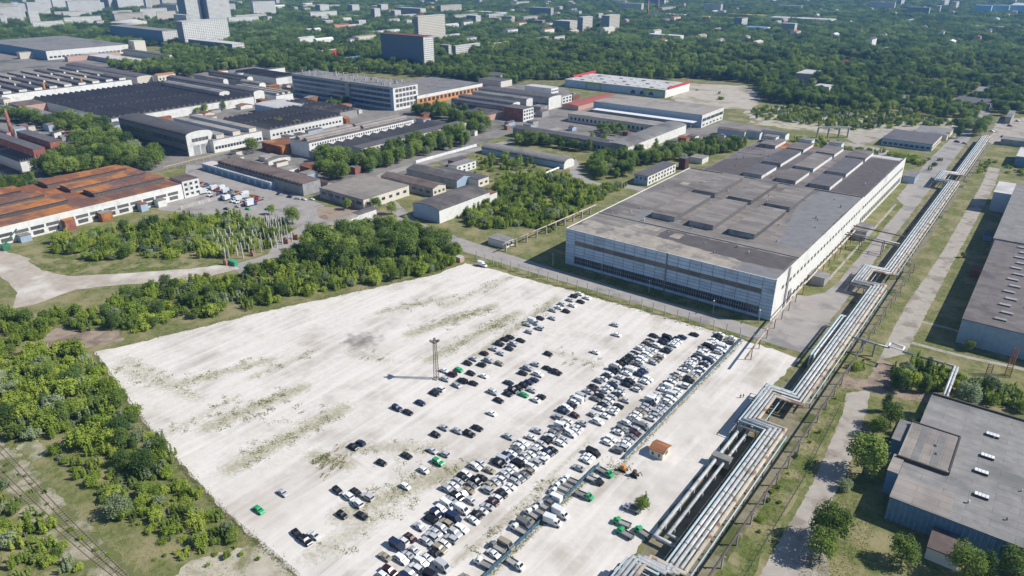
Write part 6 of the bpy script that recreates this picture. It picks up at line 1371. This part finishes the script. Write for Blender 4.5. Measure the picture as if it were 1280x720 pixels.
# where the plants stand: outlines traced on the ground through the picture
REG = [  # outline, kind, spacing m, height scale range, label place
 ([(0, 396), (110, 392), (150, 374), (240, 352), (300, 345), (345, 326), (400, 300), (470, 290), (520, 284), (560, 300), (578, 322), (560, 334), (520, 346), (440, 360), (300, 388), (175, 418), (130, 408), (60, 422), (0, 440)], 'mix', 4.1, (0.6, 1.7), 'in the thicket belt along the upper edge of the gravel lot'),
 ([(66, 314), (70, 296), (120, 290), (250, 272), (355, 275), (372, 300), (300, 322), (230, 323), (120, 326)], 'mix', 4.1, (0.6, 1.6), 'in the thicket between the rusty hall and the dirt road bend'),
 ([(-60, 430), (45, 440), (105, 442), (120, 452), (190, 546), (225, 590), (170, 600), (120, 570), (80, 555), (0, 545), (-60, 560)], 'mix', 4.0, (0.6, 1.8), 'in the dense thicket left of the gravel lot'),
 ([(60, 560), (170, 590), (225, 592), (300, 680), (230, 690), (160, 660), (110, 610)], 'shrub', 3.3, (0.3, 1.05), 'in the loose scrub between the railway and the gravel lot'),
 ([(0, 600), (40, 640), (110, 715), (-20, 730), (-60, 640)], 'shrub', 4.4, (0.5, 1.1), 'in the scrub on the meadow side of the railway'),
 ([(575, 268), (618, 236), (640, 220), (700, 222), (740, 236), (790, 230), (725, 262), (690, 292), (660, 282), (620, 286), (585, 285)], 'mix', 4.0, (0.7, 1.5), 'in the thicket beside the trestle pipe'),
 ([(400, 298), (480, 292), (545, 298), (565, 312), (530, 322), (470, 328), (400, 336), (380, 322)], 'tree', 6.0, (0.75, 1.25), 'in the grove beside the small curved roof shed'),
 ([(735, 216), (742, 202), (790, 195), (850, 187), (880, 181), (935, 182), (930, 188), (900, 193), (850, 203), (800, 207), (788, 222), (745, 226)], 'tree', 6.5, (0.55, 0.95), 'in the belt of trees behind the long hall'),
 ([(395, 222), (400, 198), (470, 188), (520, 178), (588, 164), (582, 184), (525, 196), (480, 210), (425, 226)], 'tree', 7.0, (0.8, 1.3), 'in the row of tall trees before the three storey block'),
 ([(515, 140), (560, 138), (600, 150), (610, 165), (590, 168), (560, 150), (520, 146)], 'tree', 7.5, (0.8, 1.2), 'in the clump of trees below the orange walled hall'),
 ([(0, 150), (60, 150), (75, 155), (118, 158), (150, 182), (205, 202), (195, 214), (150, 212), (60, 222), (40, 215), (95, 198), (95, 178), (60, 160)], 'tree', 7.0, (0.9, 1.4), 'in the grove between the brick works and the grey barrel hall'),
 ([(128, 84), (300, 74), (322, 84), (250, 92), (240, 97), (170, 92)], 'tree', 9.0, (0.9, 1.3), 'in the tree belt behind the old works'),
 ([(940, 138), (1010, 132), (1080, 140), (1180, 150), (1205, 158), (1150, 158), (1060, 163), (1000, 155), (940, 148)], 'mix', 6.6, (0.8, 1.6), 'in the overgrown lot behind the big hall'),
 ([(1196, 176), (1208, 150), (1235, 150), (1230, 172), (1222, 182)], 'tree', 7.0, (0.9, 1.2), 'in the row beside the tree lined road'),
 ([(1060, 455), (1090, 452), (1180, 468), (1285, 490), (1285, 520), (1180, 488), (1085, 480)], 'mix', 4.2, (0.8, 1.5), 'in the scrub around the rusty lattice pylon'),
 ([(1040, 470), (1062, 440), (1085, 400), (1110, 350), (1130, 310), (1125, 340), (1100, 400), (1078, 450)], 'shrub', 7.5, (0.4, 0.85), 'growing along the far side of the pipeline'),
 ([(690, 175), (760, 182), (740, 192), (690, 186), (640, 180), (650, 172)], 'tree', 6.5, (0.6, 0.9), 'in the strip before the long courtyard wing'),
 ([(595, 205), (640, 196), (690, 206), (660, 212), (610, 212)], 'tree', 9.0, (0.5, 0.8), 'near the long barrel warehouse'),
 ([(735, 165), (770, 160), (790, 165), (760, 172)], 'tree', 7.5, (0.5, 0.8), 'inside the courtyard of the grey wings'),
 ([(560, 96), (600, 88), (640, 84), (705, 86), (840, 86), (855, 96), (840, 100), (705, 100), (660, 100), (640, 108), (605, 104)], 'tree', 8.0, (0.8, 1.2), 'in the belt behind the retail store'),
 ([(470, 86), (560, 84), (600, 92), (590, 100), (520, 96), (470, 92)], 'tree', 9.0, (0.8, 1.2), 'at the foot of the dark slab tower'),
 ([(330, 80), (470, 78), (470, 92), (400, 94), (345, 92)], 'tree', 10.0, (0.7, 1.2), 'behind the glass banded office'),
 ([(205, 62), (330, 66), (330, 78), (260, 82), (205, 72)], 'tree', 10.0, (0.9, 1.3), 'below the white office block'),
 ([(945, 104), (1000, 112), (1120, 132), (1220, 124), (1260, 128), (1240, 145), (1190, 148), (1080, 140), (1000, 132), (950, 126)], 'tree', 9.5, (0.7, 1.2), 'in the grove around the low grey sheds'),
 ([(225, 141), (310, 127), (318, 131), (235, 146)], 'tree', 8.0, (0.6, 0.95), 'in the row before the white wall of the saw roofed works'),
 ([(395, 136), (430, 128), (442, 133), (400, 142)], 'tree', 8.0, (0.6, 0.9), 'below the glass banded office'),
 ([(860, 112), (945, 116), (940, 134), (880, 132)], 'shrub', 42.0, (0.8, 1.6), 'on the bare field beside the retail store'),
 ([(1150, 228), (1175, 212), (1240, 200), (1290, 210), (1290, 222), (1240, 214), (1200, 224), (1165, 240)], 'shrub', 6.0, (0.4, 0.9), 'on the rough ground before the blue depot'),
 ([(1228, 128), (1240, 104), (1300, 98), (1300, 142), (1255, 146)], 'tree', 9.0, (0.7, 1.1), 'around the sheds by the tree lined road'),
 ([(640, 205), (700, 212), (735, 232), (700, 236), (640, 228), (600, 228)], 'shrub', 8.5, (0.4, 0.9), 'on the lawn beside the bending road'),
 ([(560, 205), (600, 195), (640, 205), (620, 214), (590, 218)], 'shrub', 8.5, (0.5, 1.0), 'on the lawn of the small white office'),
 ([(965, 175), (1000, 172), (1060, 178), (1050, 184), (1000, 182)], 'shrub', 6.0, (0.5, 1.1), 'beside the gantry beam'),
 ([(1180, 196), (1196, 180), (1190, 196), (1172, 214), (1160, 214)], 'shrub', 5.0, (0.6, 1.2), 'along the kerb of the far service road'),
 ([(-30, 240), (40, 225), (55, 232), (0, 250)], 'tree', 6.5, (0.6, 0.9), 'behind the rusty hall'),
 ([(960, 605), (1000, 550), (1040, 490), (1056, 498), (1012, 565), (965, 645), (915, 715), (885, 715)], 'shrub', 6.0, (0.2, 0.55), 'in the meadow strip beside the dark conduit'),
 ([(0, 575), (40, 592), (150, 705), (120, 715), (50, 640), (0, 600)], 'shrub', 4.6, (0.15, 0.45), 'between the two railway tracks'),
 ([(200, 650), (300, 680), (330, 700), (260, 715), (190, 700)], 'shrub', 4.5, (0.25, 0.7), 'on the sandy corner by the wire fence'),
 ([(1120, 470), (1180, 470), (1175, 485), (1140, 498), (1110, 490)], 'tree', 6.0, (0.4, 0.7), 'by the muddy crossing'),
 ([(1000, 182), (1060, 184), (1140, 196), (1165, 200), (1150, 208), (1100, 196), (1030, 190)], 'shrub', 6.0, (0.6, 1.2), 'in the bushes at the far end of the long hall'),
]
SINGLE = [  # px, py, tree type, height m, label
 (1078, 592, 1, 14.5, 'broad leafy tree beside the pale track and grey workshop'), (1034, 678, 3, 13.5, 'dense green tree at the fork of the pale track'), (1024, 700, 1, 10.5, 'smaller green tree at the fork of the pale track'), (1126, 704, 3, 9, 'round bright green tree before the blue workshop wall'), (1203, 722, 1, 11, 'pale green tree at the blue workshop wall beside the garage'), (1230, 722, 4, 10, 'narrow green tree at the blue workshop wall'), (1262, 720, 0, 9.5, 'green tree at the far end of the blue workshop wall'),
 (1118, 488, 4, 11, 'narrow dark tree by the muddy crossing'), (1207, 505, 6, 9.5, 'silver green willow behind the grey workshop'), (1112, 534, 1, 10, 'young tree between the track and the workshop annex'), (1140, 545, 0, 7, 'dark tree beside the blue annex'),
 (801, 637, 3, 5.0, 'round bush with a small spruce tip on the gravel'), (366, 280, 0, 12, 'big round tree beside the truck yard'), (340, 268, 1, 7, 'small tree at the edge of the truck yard'),
 (150, 645, 6, 7.5, 'round silver willow in the scrub between railway and lot'), (350, 163, 0, 13, 'lone round tree before the saw roofed hall'), (372, 165, 3, 12, 'lone tree beside the ridge lit hall'), (316, 192, 1, 14, 'lone tree before the white walled monitor hall'), (132, 165, 0, 16, 'tall poplar like tree before the dark saw roofs'), (435, 262, 3, 8, 'tree in front of the flat tan garage'), (470, 262, 0, 9, 'dark tree between the garage and the curved roof warehouse'), (490, 268, 1, 9, 'tree beside the curved roof warehouse'),
 (1245, 432, 4, 5.5, 'young tree before the skylit hall wall'), (1210, 438, 1, 5.0, 'bush like tree at the corner of the skylit hall'), (1255, 345, 1, 6, 'tree in the shadow of the long right hall'), (1260, 325, 0, 6, 'dark tree in the shadow of the grey right hall'), (1203, 322, 2, 3.5, 'small bush beside the pale dirt track'), (1048, 108, 1, 12, 'tree beside the white annex'), (1096, 545, 3, 8, 'leafy tree between the track and the blue annex'), (1106, 515, 4, 9, 'slim tree along the track above the annex'), (1055, 612, 6, 4, 'silver bush at the edge of the pale track'), (900, 300, 3, 0.1, '')]
def inpoly(px, py, poly):
    ins = np.zeros(px.shape, bool); n = len(poly)
    for i in range(n):
        x1, y1 = poly[i]; x2, y2 = poly[(i + 1) % n]
        c = ((y1 > py) != (y2 > py)) & (px < (x2 - x1) * (py - y1) / (y2 - y1 + 1e-12) + x1)
        ins ^= c
    return ins
def proj(x, y):
    X = x * _cy + y * _sy; Y = -x * _sy + y * _cy; zc = Y * _c + CH * _s; yc = Y * _s - CH * _c
    return np.where(zc > 1, 640 + CF * X / zc, -9999), np.where(zc > 1, 360 - CF * yc / zc, 9999)
FA = np.array(FOOT)
RD = [(-340, -60, 290.5, 305), (-85, -61, 303, 386), (-73.5, -63, 384, 1000), (-66, -44, 30, 820), (-38.5, -26.5, 150, 720), (-247, -66, 70, 286)]
RA = np.array(RD)
def free(x, y, m=0.0):
    ok = np.ones(x.shape, bool)
    if x.size == 0: return ok
    bx = (x.min(), x.max(), y.min(), y.max())
    xi = np.argsort(x); xs_ = x[xi]
    for a, b, c, d in FA:
        if b + m < bx[0] or a - m > bx[1] or d + m < bx[2] or c - m > bx[3]: continue
        i0, i1 = np.searchsorted(xs_, (a - m, b + m)); q = xi[i0:i1]
        ok[q[(y[q] > c - m) & (y[q] < d + m)]] = False
    return ok
def onroad(x, y):
    k = np.zeros(x.shape, bool)
    for a, b, c, d in RA[:5]: k |= (x > a) & (x < b) & (y > c) & (y < d)
    return k
lotpx = [(118, 440), (190, 540), (280, 640), (372, 720), (440, 800), (900, 800), (995, 437), (925, 422), (720, 365), (612, 335), (578, 328), (545, 343), (450, 364), (320, 392), (170, 429)]
roadpx = [[(-60, 292), (0, 312), (35, 322), (52, 338), (85, 345), (150, 342), (235, 336), (290, 330), (300, 336), (240, 350), (150, 356), (95, 362), (45, 380), (15, 386), (22, 366), (0, 344), (-60, 330)], [(285, 333), (335, 318), (345, 302), (372, 284), (392, 270), (440, 285), (470, 278), (480, 286), (440, 297), (405, 300), (370, 318), (340, 332), (300, 342)], [(196, 262), (232, 228), (232, 205), (275, 208), (405, 256), (410, 264), (385, 286), (330, 277), (260, 270)], [(44, 428), (70, 410), (150, 415), (156, 425), (100, 437), (55, 446)]]
nr = np.random.default_rng(5)
trees, shrubs = [], []
for ri, (poly, kind, sp, (s0, s1), lab) in enumerate(REG):
    gp = [G(*q) for q in poly]; xs = [q[0] for q in gp]; ys = [q[1] for q in gp]
    gx, gy = np.meshgrid(np.arange(min(xs), max(xs), sp), np.arange(min(ys), max(ys), sp))
    gx = gx.ravel() + nr.uniform(-.48, .48, gx.size) * sp; gy = gy.ravel() + nr.uniform(-.48, .48, gy.size) * sp
    px, py = proj(gx, gy)
    ok = inpoly(px, py, poly) & free(gx, gy, 1.0) & ~onroad(gx, gy) & ~inpoly(px, py, lotpx)
    for rp in roadpx: ok &= ~inpoly(px, py, rp)
    for x, y in zip(gx[ok], gy[ok]):
        s = nr.uniform(s0, s1)
        if kind == 'mix' and math.sin(x * 0.19 + 2.1 * math.sin(y * 0.11)) + math.sin(y * 0.23 + x * 0.07) < -1.5: continue
        if kind == 'tree' or (kind == 'mix' and nr.random() < (0.13 if sp < 5 else 0.25)):
            t = int(nr.choice([0, 1, 2, 3, 4, 5, 6], p=[.2, .2, .16, .16, .1, .1, .08])); ss = s if kind == 'tree' else s * 0.42
            trees.append((x, y, t, ss, lab))
        else:
            shrubs.append((x, y, int(nr.choice([0, 1, 2, 3, 4, 5, 6, 7], p=[.17, .11, .11, .07, .2, .13, .14, .07])), s * nr.uniform(0.75, 1.15), lab))
def mk_tree(x, y, t, sc, label, grp, rz=None):
    root = thing('tree', label, 'tree', (x, y, 0), grp, nr.uniform(0, 6.28))
    root.scale = (sc * nr.uniform(.9, 1.12), sc * nr.uniform(.9, 1.12), sc)
    link('crown', TREES[t][0], root); link('trunk', TREES[t][1], root)
for (px, py, t, h, lab) in SINGLE:
    if h < 1: continue
    x, y = G(px, py); h0 = 12 if t < 4 else 14 if t < 6 else 9
    mk_tree(x, y, t, h / h0, lab, None)
c = G(806, 634); t = thing('spruce', 'small dark spruce growing out of the round bush on the gravel', 'tree', (c[0], c[1], 0))
me = leaf_mesh('crown', [(0, 0, 0.8 + 0.62 * i, 1.7 - 0.19 * i, 0.45) for i in range(9)], 500, 0.3, f_dark, 200); link('crown', me, t)
m = MB(); m.tube([(0, 0, 0), (0, 0, 5.6)], 0.12, 6, 0.03); link('trunk', m.mesh('trunk', bark), t)
D2 = lambda q: q[0] ** 2 + q[1] ** 2
trees.sort(key=D2); shrubs.sort(key=D2)
NI_T, NI_S = 265, 290
for (x, y, t, s, lab) in trees[:NI_T]: mk_tree(x, y, t, s, ('leafy green tree ' if t < 4 else 'slim green tree ' if t < 6 else 'silver green tree ') + lab, 'trees ' + lab)
for (x, y, t, s, lab) in shrubs[:NI_S]:
    root = thing('shrub', ('bright green shrub ', 'yellow green shrub ', 'dark green shrub ', 'silver green shrub ', 'bright green sapling clump ', 'mid green sapling clump ', 'low sprawling green shrub ', 'silvery sapling clump ')[t] + lab, 'shrub', (x, y, 0), 'shrubs ' + lab, nr.uniform(0, 6.28)); root.scale = (s, s, s * nr.uniform(.8, 1.15))
    link('foliage', SHRUBS[t][0], root); link('stem', stem_me, root)
print('TREES', len(trees), 'SHRUBS', len(shrubs))
# the far woods: every free spot beyond the works
def forest_pts():
    out = []
    # nearer woods, tree by tree
    WOOD = [(300, 60), (300, 22), (330, 4), (1400, -6), (1400, 130), (1262, 112), (1240, 108), (1215, 120), (1130, 128), (1080, 138), (955, 128), (945, 104), (850, 98), (835, 92), (705, 92), (640, 92), (600, 106), (545, 96), (545, 88), (470, 88), (440, 84), (330, 84)]
    gx, gy = np.meshgrid(np.arange(-2600, 900, 9.0), np.arange(300, 2300, 9.0)); gx = gx.ravel() + nr.uniform(-4, 4, gx.size); gy = gy.ravel() + nr.uniform(-4, 4, gy.size)
    px, py = proj(gx, gy); d = np.hypot(gx, gy)
    ok = inpoly(px, py, WOOD) & (d < 1500) & (py > 0)
    x, y = gx[ok], gy[ok]; px, py = px[ok], py[ok]
    nz = np.sin(x * 0.021 + 1.3) * np.sin(y * 0.017 + 0.4) + 0.6 * np.sin(x * 0.05 + y * 0.043)
    keep = (nr.random(x.size) < 0.93) & (nz > -0.85) & free(x, y, 2.0) & ~onroad(x, y)
    x, y = x[keep], y[keep]
    return x, y
def grove_pts():
    gx, gy = np.meshgrid(np.arange(-4600, 1800, 21.0), np.arange(300, 4600, 21.0)); gx = gx.ravel() + nr.uniform(-9, 9, gx.size); gy = gy.ravel() + nr.uniform(-9, 9, gy.size)
    px, py = proj(gx, gy); d = np.hypot(gx, gy)
    TOWN = [(-200, 12), (-200, 60), (215, 60), (300, 60), (300, 20), (240, 12)]
    WORK = [(-400, 60), (300, 60), (330, 84), (545, 96), (600, 106), (700, 92), (850, 92), (950, 104), (955, 128), (1080, 138), (1130, 128), (1240, 108), (1400, 130), (1400, 900), (-400, 900)]
    ok = (px > -220) & (px < 1500) & (d < 4300) & (d > 1480) & ~inpoly(px, py, WORK)
    x, y, px, py = gx[ok], gy[ok], px[ok], py[ok]
    town = inpoly(px, py, TOWN)
    keep = free(x, y, 9.0) & (nr.random(x.size) < np.where(town, 0.62, 0.93))
    return x[keep], y[keep]
def instanced(name, label, cat, protos, X, Y, T, S, SZ):
    n = len(X)
    me = bpy.data.meshes.new(name); me.vertices.add(n)
    co = np.stack([X, Y, np.zeros(n)], 1).astype(np.float32); me.vertices.foreach_set('co', co.ravel())
    a = me.attributes.new('kind_index', 'INT', 'POINT'); a.data.foreach_set('value', np.asarray(T, np.int32))
    a = me.attributes.new('inst_scale', 'FLOAT_VECTOR', 'POINT'); a.data.foreach_set('vector', np.stack([S, S, SZ], 1).astype(np.float32).ravel())
    a = me.attributes.new('inst_rot', 'FLOAT_VECTOR', 'POINT'); rz = nr.uniform(0, 6.28, n); a.data.foreach_set('vector', np.stack([rz * 0, rz * 0, rz], 1).astype(np.float32).ravel())
    me.update()
    o = tag(link(name, me), label, cat, kind='stuff')
    ng = bpy.data.node_groups.new(name + '_nodes', 'GeometryNodeTree')
    ng.interface.new_socket('Geometry', in_out='INPUT', socket_type='NodeSocketGeometry'); ng.interface.new_socket('Geometry', in_out='OUTPUT', socket_type='NodeSocketGeometry')
    gi = ng.nodes.new('NodeGroupInput'); go = ng.nodes.new('NodeGroupOutput'); jn = ng.nodes.new('GeometryNodeJoinGeometry')
    def attr(nm, ty):
        q = ng.nodes.new('GeometryNodeInputNamedAttribute'); q.data_type = ty; q.inputs['Name'].default_value = nm; return q.outputs['Attribute']
    ki = attr('kind_index', 'INT'); sc = attr('inst_scale', 'FLOAT_VECTOR'); ro = attr('inst_rot', 'FLOAT_VECTOR')
    e2r = ng.nodes.new('FunctionNodeEulerToRotation'); ng.links.new(ro, e2r.inputs[0])
    for k, po in enumerate(protos):
        oi = ng.nodes.new('GeometryNodeObjectInfo'); oi.transform_space = 'ORIGINAL'; oi.inputs['Object'].default_value = po; oi.inputs['As Instance'].default_value = True
        cmp_ = ng.nodes.new('FunctionNodeCompare'); cmp_.data_type = 'INT'; cmp_.operation = 'EQUAL'
        ng.links.new(ki, cmp_.inputs[2]); cmp_.inputs[3].default_value = k
        ip = ng.nodes.new('GeometryNodeInstanceOnPoints')
        ng.links.new(gi.outputs[0], ip.inputs['Points']); ng.links.new(cmp_.outputs[0], ip.inputs['Selection']); ng.links.new(oi.outputs['Geometry'], ip.inputs['Instance'])
        ng.links.new(e2r.outputs[0], ip.inputs['Rotation']); ng.links.new(sc, ip.inputs['Scale']); ng.links.new(ip.outputs[0], jn.inputs[0])
    ng.links.new(jn.outputs[0], go.inputs[0])
    md = o.modifiers.new('scatter', 'NODES'); md.node_group = ng
    return o
def proto_of(me):
    for ob in bpy.data.objects:
        if ob.type == 'MESH' and ob.data == me: return ob
    r_ = thing('tree', 'far', 'tree'); return link('crown', me, r_)
# three real groves stand among the far woods and lend their crowns to the rest
gx_, gy_ = grove_pts()
gp_objs = []
for k in range(4):
    root = thing('grove', 'thick clump of dark trees in the far woods', 'trees', (float(gx_[k * 40 + 5]), float(gy_[k * 40 + 5]), 0), 'clumps in the far woods', 0.7 * k)
    gp_objs.append(link('crown', FAR[k][0], root))
fx_, fy_ = forest_pts()
n = len(fx_)
tx = np.array([q[0] for q in trees[NI_T:]]); ty = np.array([q[1] for q in trees[NI_T:]]); tt = np.array([q[2] for q in trees[NI_T:]], int); ts = np.array([q[3] for q in trees[NI_T:]])
X = np.concatenate([fx_, tx]); Y = np.concatenate([fy_, ty]); T = np.concatenate([nr.choice([0, 1, 2, 3, 4, 5], n, p=[.27, .2, .27, .16, .06, .04]), tt]); S = np.concatenate([nr.uniform(0.62, 1.5, n), ts])
instanced('woodland', 'dense green woodland of leafy trees beyond the works', 'woodland', [proto_of(q[0]) for q in TREES], X, Y, T, S, S * nr.uniform(.8, 1.15, len(S)))
n = len(gx_)
instanced('far_woods', 'dark far woods reaching to the skyline', 'woods', gp_objs, gx_, gy_, nr.integers(0, 4, n), nr.uniform(.8, 1.25, n), nr.uniform(.75, 1.2, n))
sx = [q for q in shrubs[NI_S:]]; n = len(sx)
S = np.array([q[3] for q in sx])
instanced('thicket', 'mass of bright green shrubs in the thickets', 'thicket', [proto_of(q[0]) for q in SHRUBS], np.array([q[0] for q in sx]), np.array([q[1] for q in sx]), np.array([q[2] for q in sx]), S, S * nr.uniform(.8, 1.2, n))
print('WOOD', len(X), 'GROVES', len(gx_), 'THICKET', len(sx))
# weeds and grass tufts
def tufts(name, label, pts, mat, size, blades=5, seed=1):
    r = np.random.default_rng(seed); pts = np.asarray(pts); n = len(pts) * blades
    base = np.repeat(pts, blades, 0)
    a = r.uniform(0, 6.28, n); s = size * r.uniform(.5, 1.3, n); off = r.normal(0, 0.45, (n, 2)) * size * 1.6
    b = np.stack([base[:, 0] + off[:, 0], base[:, 1] + off[:, 1], np.full(n, 0.035)], 1)
    dx, dy = np.cos(a) * s, np.sin(a) * s
    V = np.stack([b - np.stack([dx, dy, 0 * s], 1) * .55, b + np.stack([dx, dy, 0 * s], 1) * .55, b + np.stack([-dy * .5, dx * .5, s * r.uniform(.5, 1.1, n)], 1)], 1).reshape(-1, 3)
    me = bpy.data.meshes.new(name); me.from_pydata(V.tolist(), [], np.arange(n * 3).reshape(-1, 3).tolist()); me.materials.append(mat); me.update()
    return tag(link(name, me), label, 'weeds', kind='stuff')
herb = MF('herb_leaves', (0.21, 0.26, 0.06), (0.28, 0.32, 0.09), (0.38, 0.38, 0.16))
weed = MF('weed_leaves', (0.24, 0.255, 0.10), (0.32, 0.31, 0.15), (0.42, 0.375, 0.235))
pts = []
for (a, b, wd_, k) in WP:
    ga, gb = G(*a), G(*b); cl = [(nr.uniform(), nr.normal(0, 1)) for _ in range(max(6, k // 9))]
    for i in range(int(k * 1.7)):
        c_ = cl[int(nr.integers(len(cl)))]; s = c_[0] + nr.normal(0, 0.022); e = c_[1] * wd_ * 0.42 + nr.normal(0, 0.9)
        dx, dy = gb[0] - ga[0], gb[1] - ga[1]; L = math.hypot(dx, dy)
        pts.append((ga[0] + dx * s - dy / L * e, ga[1] + dy * s + dx / L * e))
for i in range(900): pts.append((-94.0 + nr.normal(0, .5), nr.uniform(98, 172)))
for i in range(600): pts.append((-88.6 + nr.normal(0, .4), nr.uniform(178, 286)))
for i in range(700): pts.append((nr.uniform(-247, -90), 286 + nr.normal(0, 1.0)))
for i in range(260): p_ = G(nr.normal(770, 9), nr.normal(587, 6)); pts.append(p_)
ex, ey = [], []
for (q0, q1) in zip([(118, 440), (190, 540), (280, 640)], [(190, 540), (280, 640), (372, 720)]):
    a, b = G(*q0), G(*q1)
    for i in range(420): s = nr.random(); pts.append((a[0] + (b[0] - a[0]) * s + nr.normal(-.8, 1.0), a[1] + (b[1] - a[1]) * s + nr.normal(-.4, 0.8)))
for (q0, q1) in zip([(170, 429), (320, 392), (450, 364)], [(320, 392), (450, 364), (545, 343)]):
    a, b = G(*q0), G(*q1)
    for i in range(420): s = nr.random(); pts.append((a[0] + (b[0] - a[0]) * s + nr.normal(-1, 1.2), a[1] + (b[1] - a[1]) * s + nr.normal(1, 1.2)))
tufts('lot_weeds', 'tufts of dry green weeds scattered over the gravel lot', pts, weed, 0.17, 8)
pts = []
for (x0, x1, y0, y1, k) in ((-44, -37, 120, 280, 2600), (-26, -13, 160, 300, 2600), (-27, -12, 305, 460, 2200), (-46, -38, 300, 560, 1800), (-62, -46, 120, 216, 1200), (-320, -170, 20, 56, 7000), (-300, -150, 54, 90, 7000), (-26, -13, 160, 205, 1800), (-206, -90, 304, 312, 500), (-62, -48, 225, 282, 700)):
    for i in range(k): pts.append((nr.uniform(x0, x1), nr.uniform(y0, y1)))
pts = np.array(pts); pts = pts[free(pts[:, 0], pts[:, 1])]
pts = pts[~onroad(pts[:, 0], pts[:, 1]) | (pts[:, 0] < -66)]; qx, qy = proj(pts[:, 0], pts[:, 1]); pts = pts[~inpoly(qx, qy, lotpx)]
tufts('rough_grass', 'rough grass and herbs on the waste ground', pts, herb, 0.17, 4, 9)

# ------------------------------------------------------------------ haze
hz = MB(); hz.box(-6500, 3500, -1200, 8000, -1.0, 190)
hm_ = bpy.data.materials.new('haze_air'); hm_.use_nodes = True; nt = hm_.node_tree; nt.nodes.clear()
pv = nt.nodes.new('ShaderNodeVolumePrincipled'); pv.inputs['Color'].default_value = (0.24, 0.52, 1.0, 1); pv.inputs['Density'].default_value = 0.00009; pv.inputs['Anisotropy'].default_value = 0.2
om = nt.nodes.new('ShaderNodeOutputMaterial'); nt.links.new(pv.outputs[0], om.inputs['Volume'])
HAZE = True
if HAZE: tag(hz.build('haze', hm_), 'thin blue summer haze over the town', 'haze', kind='stuff')
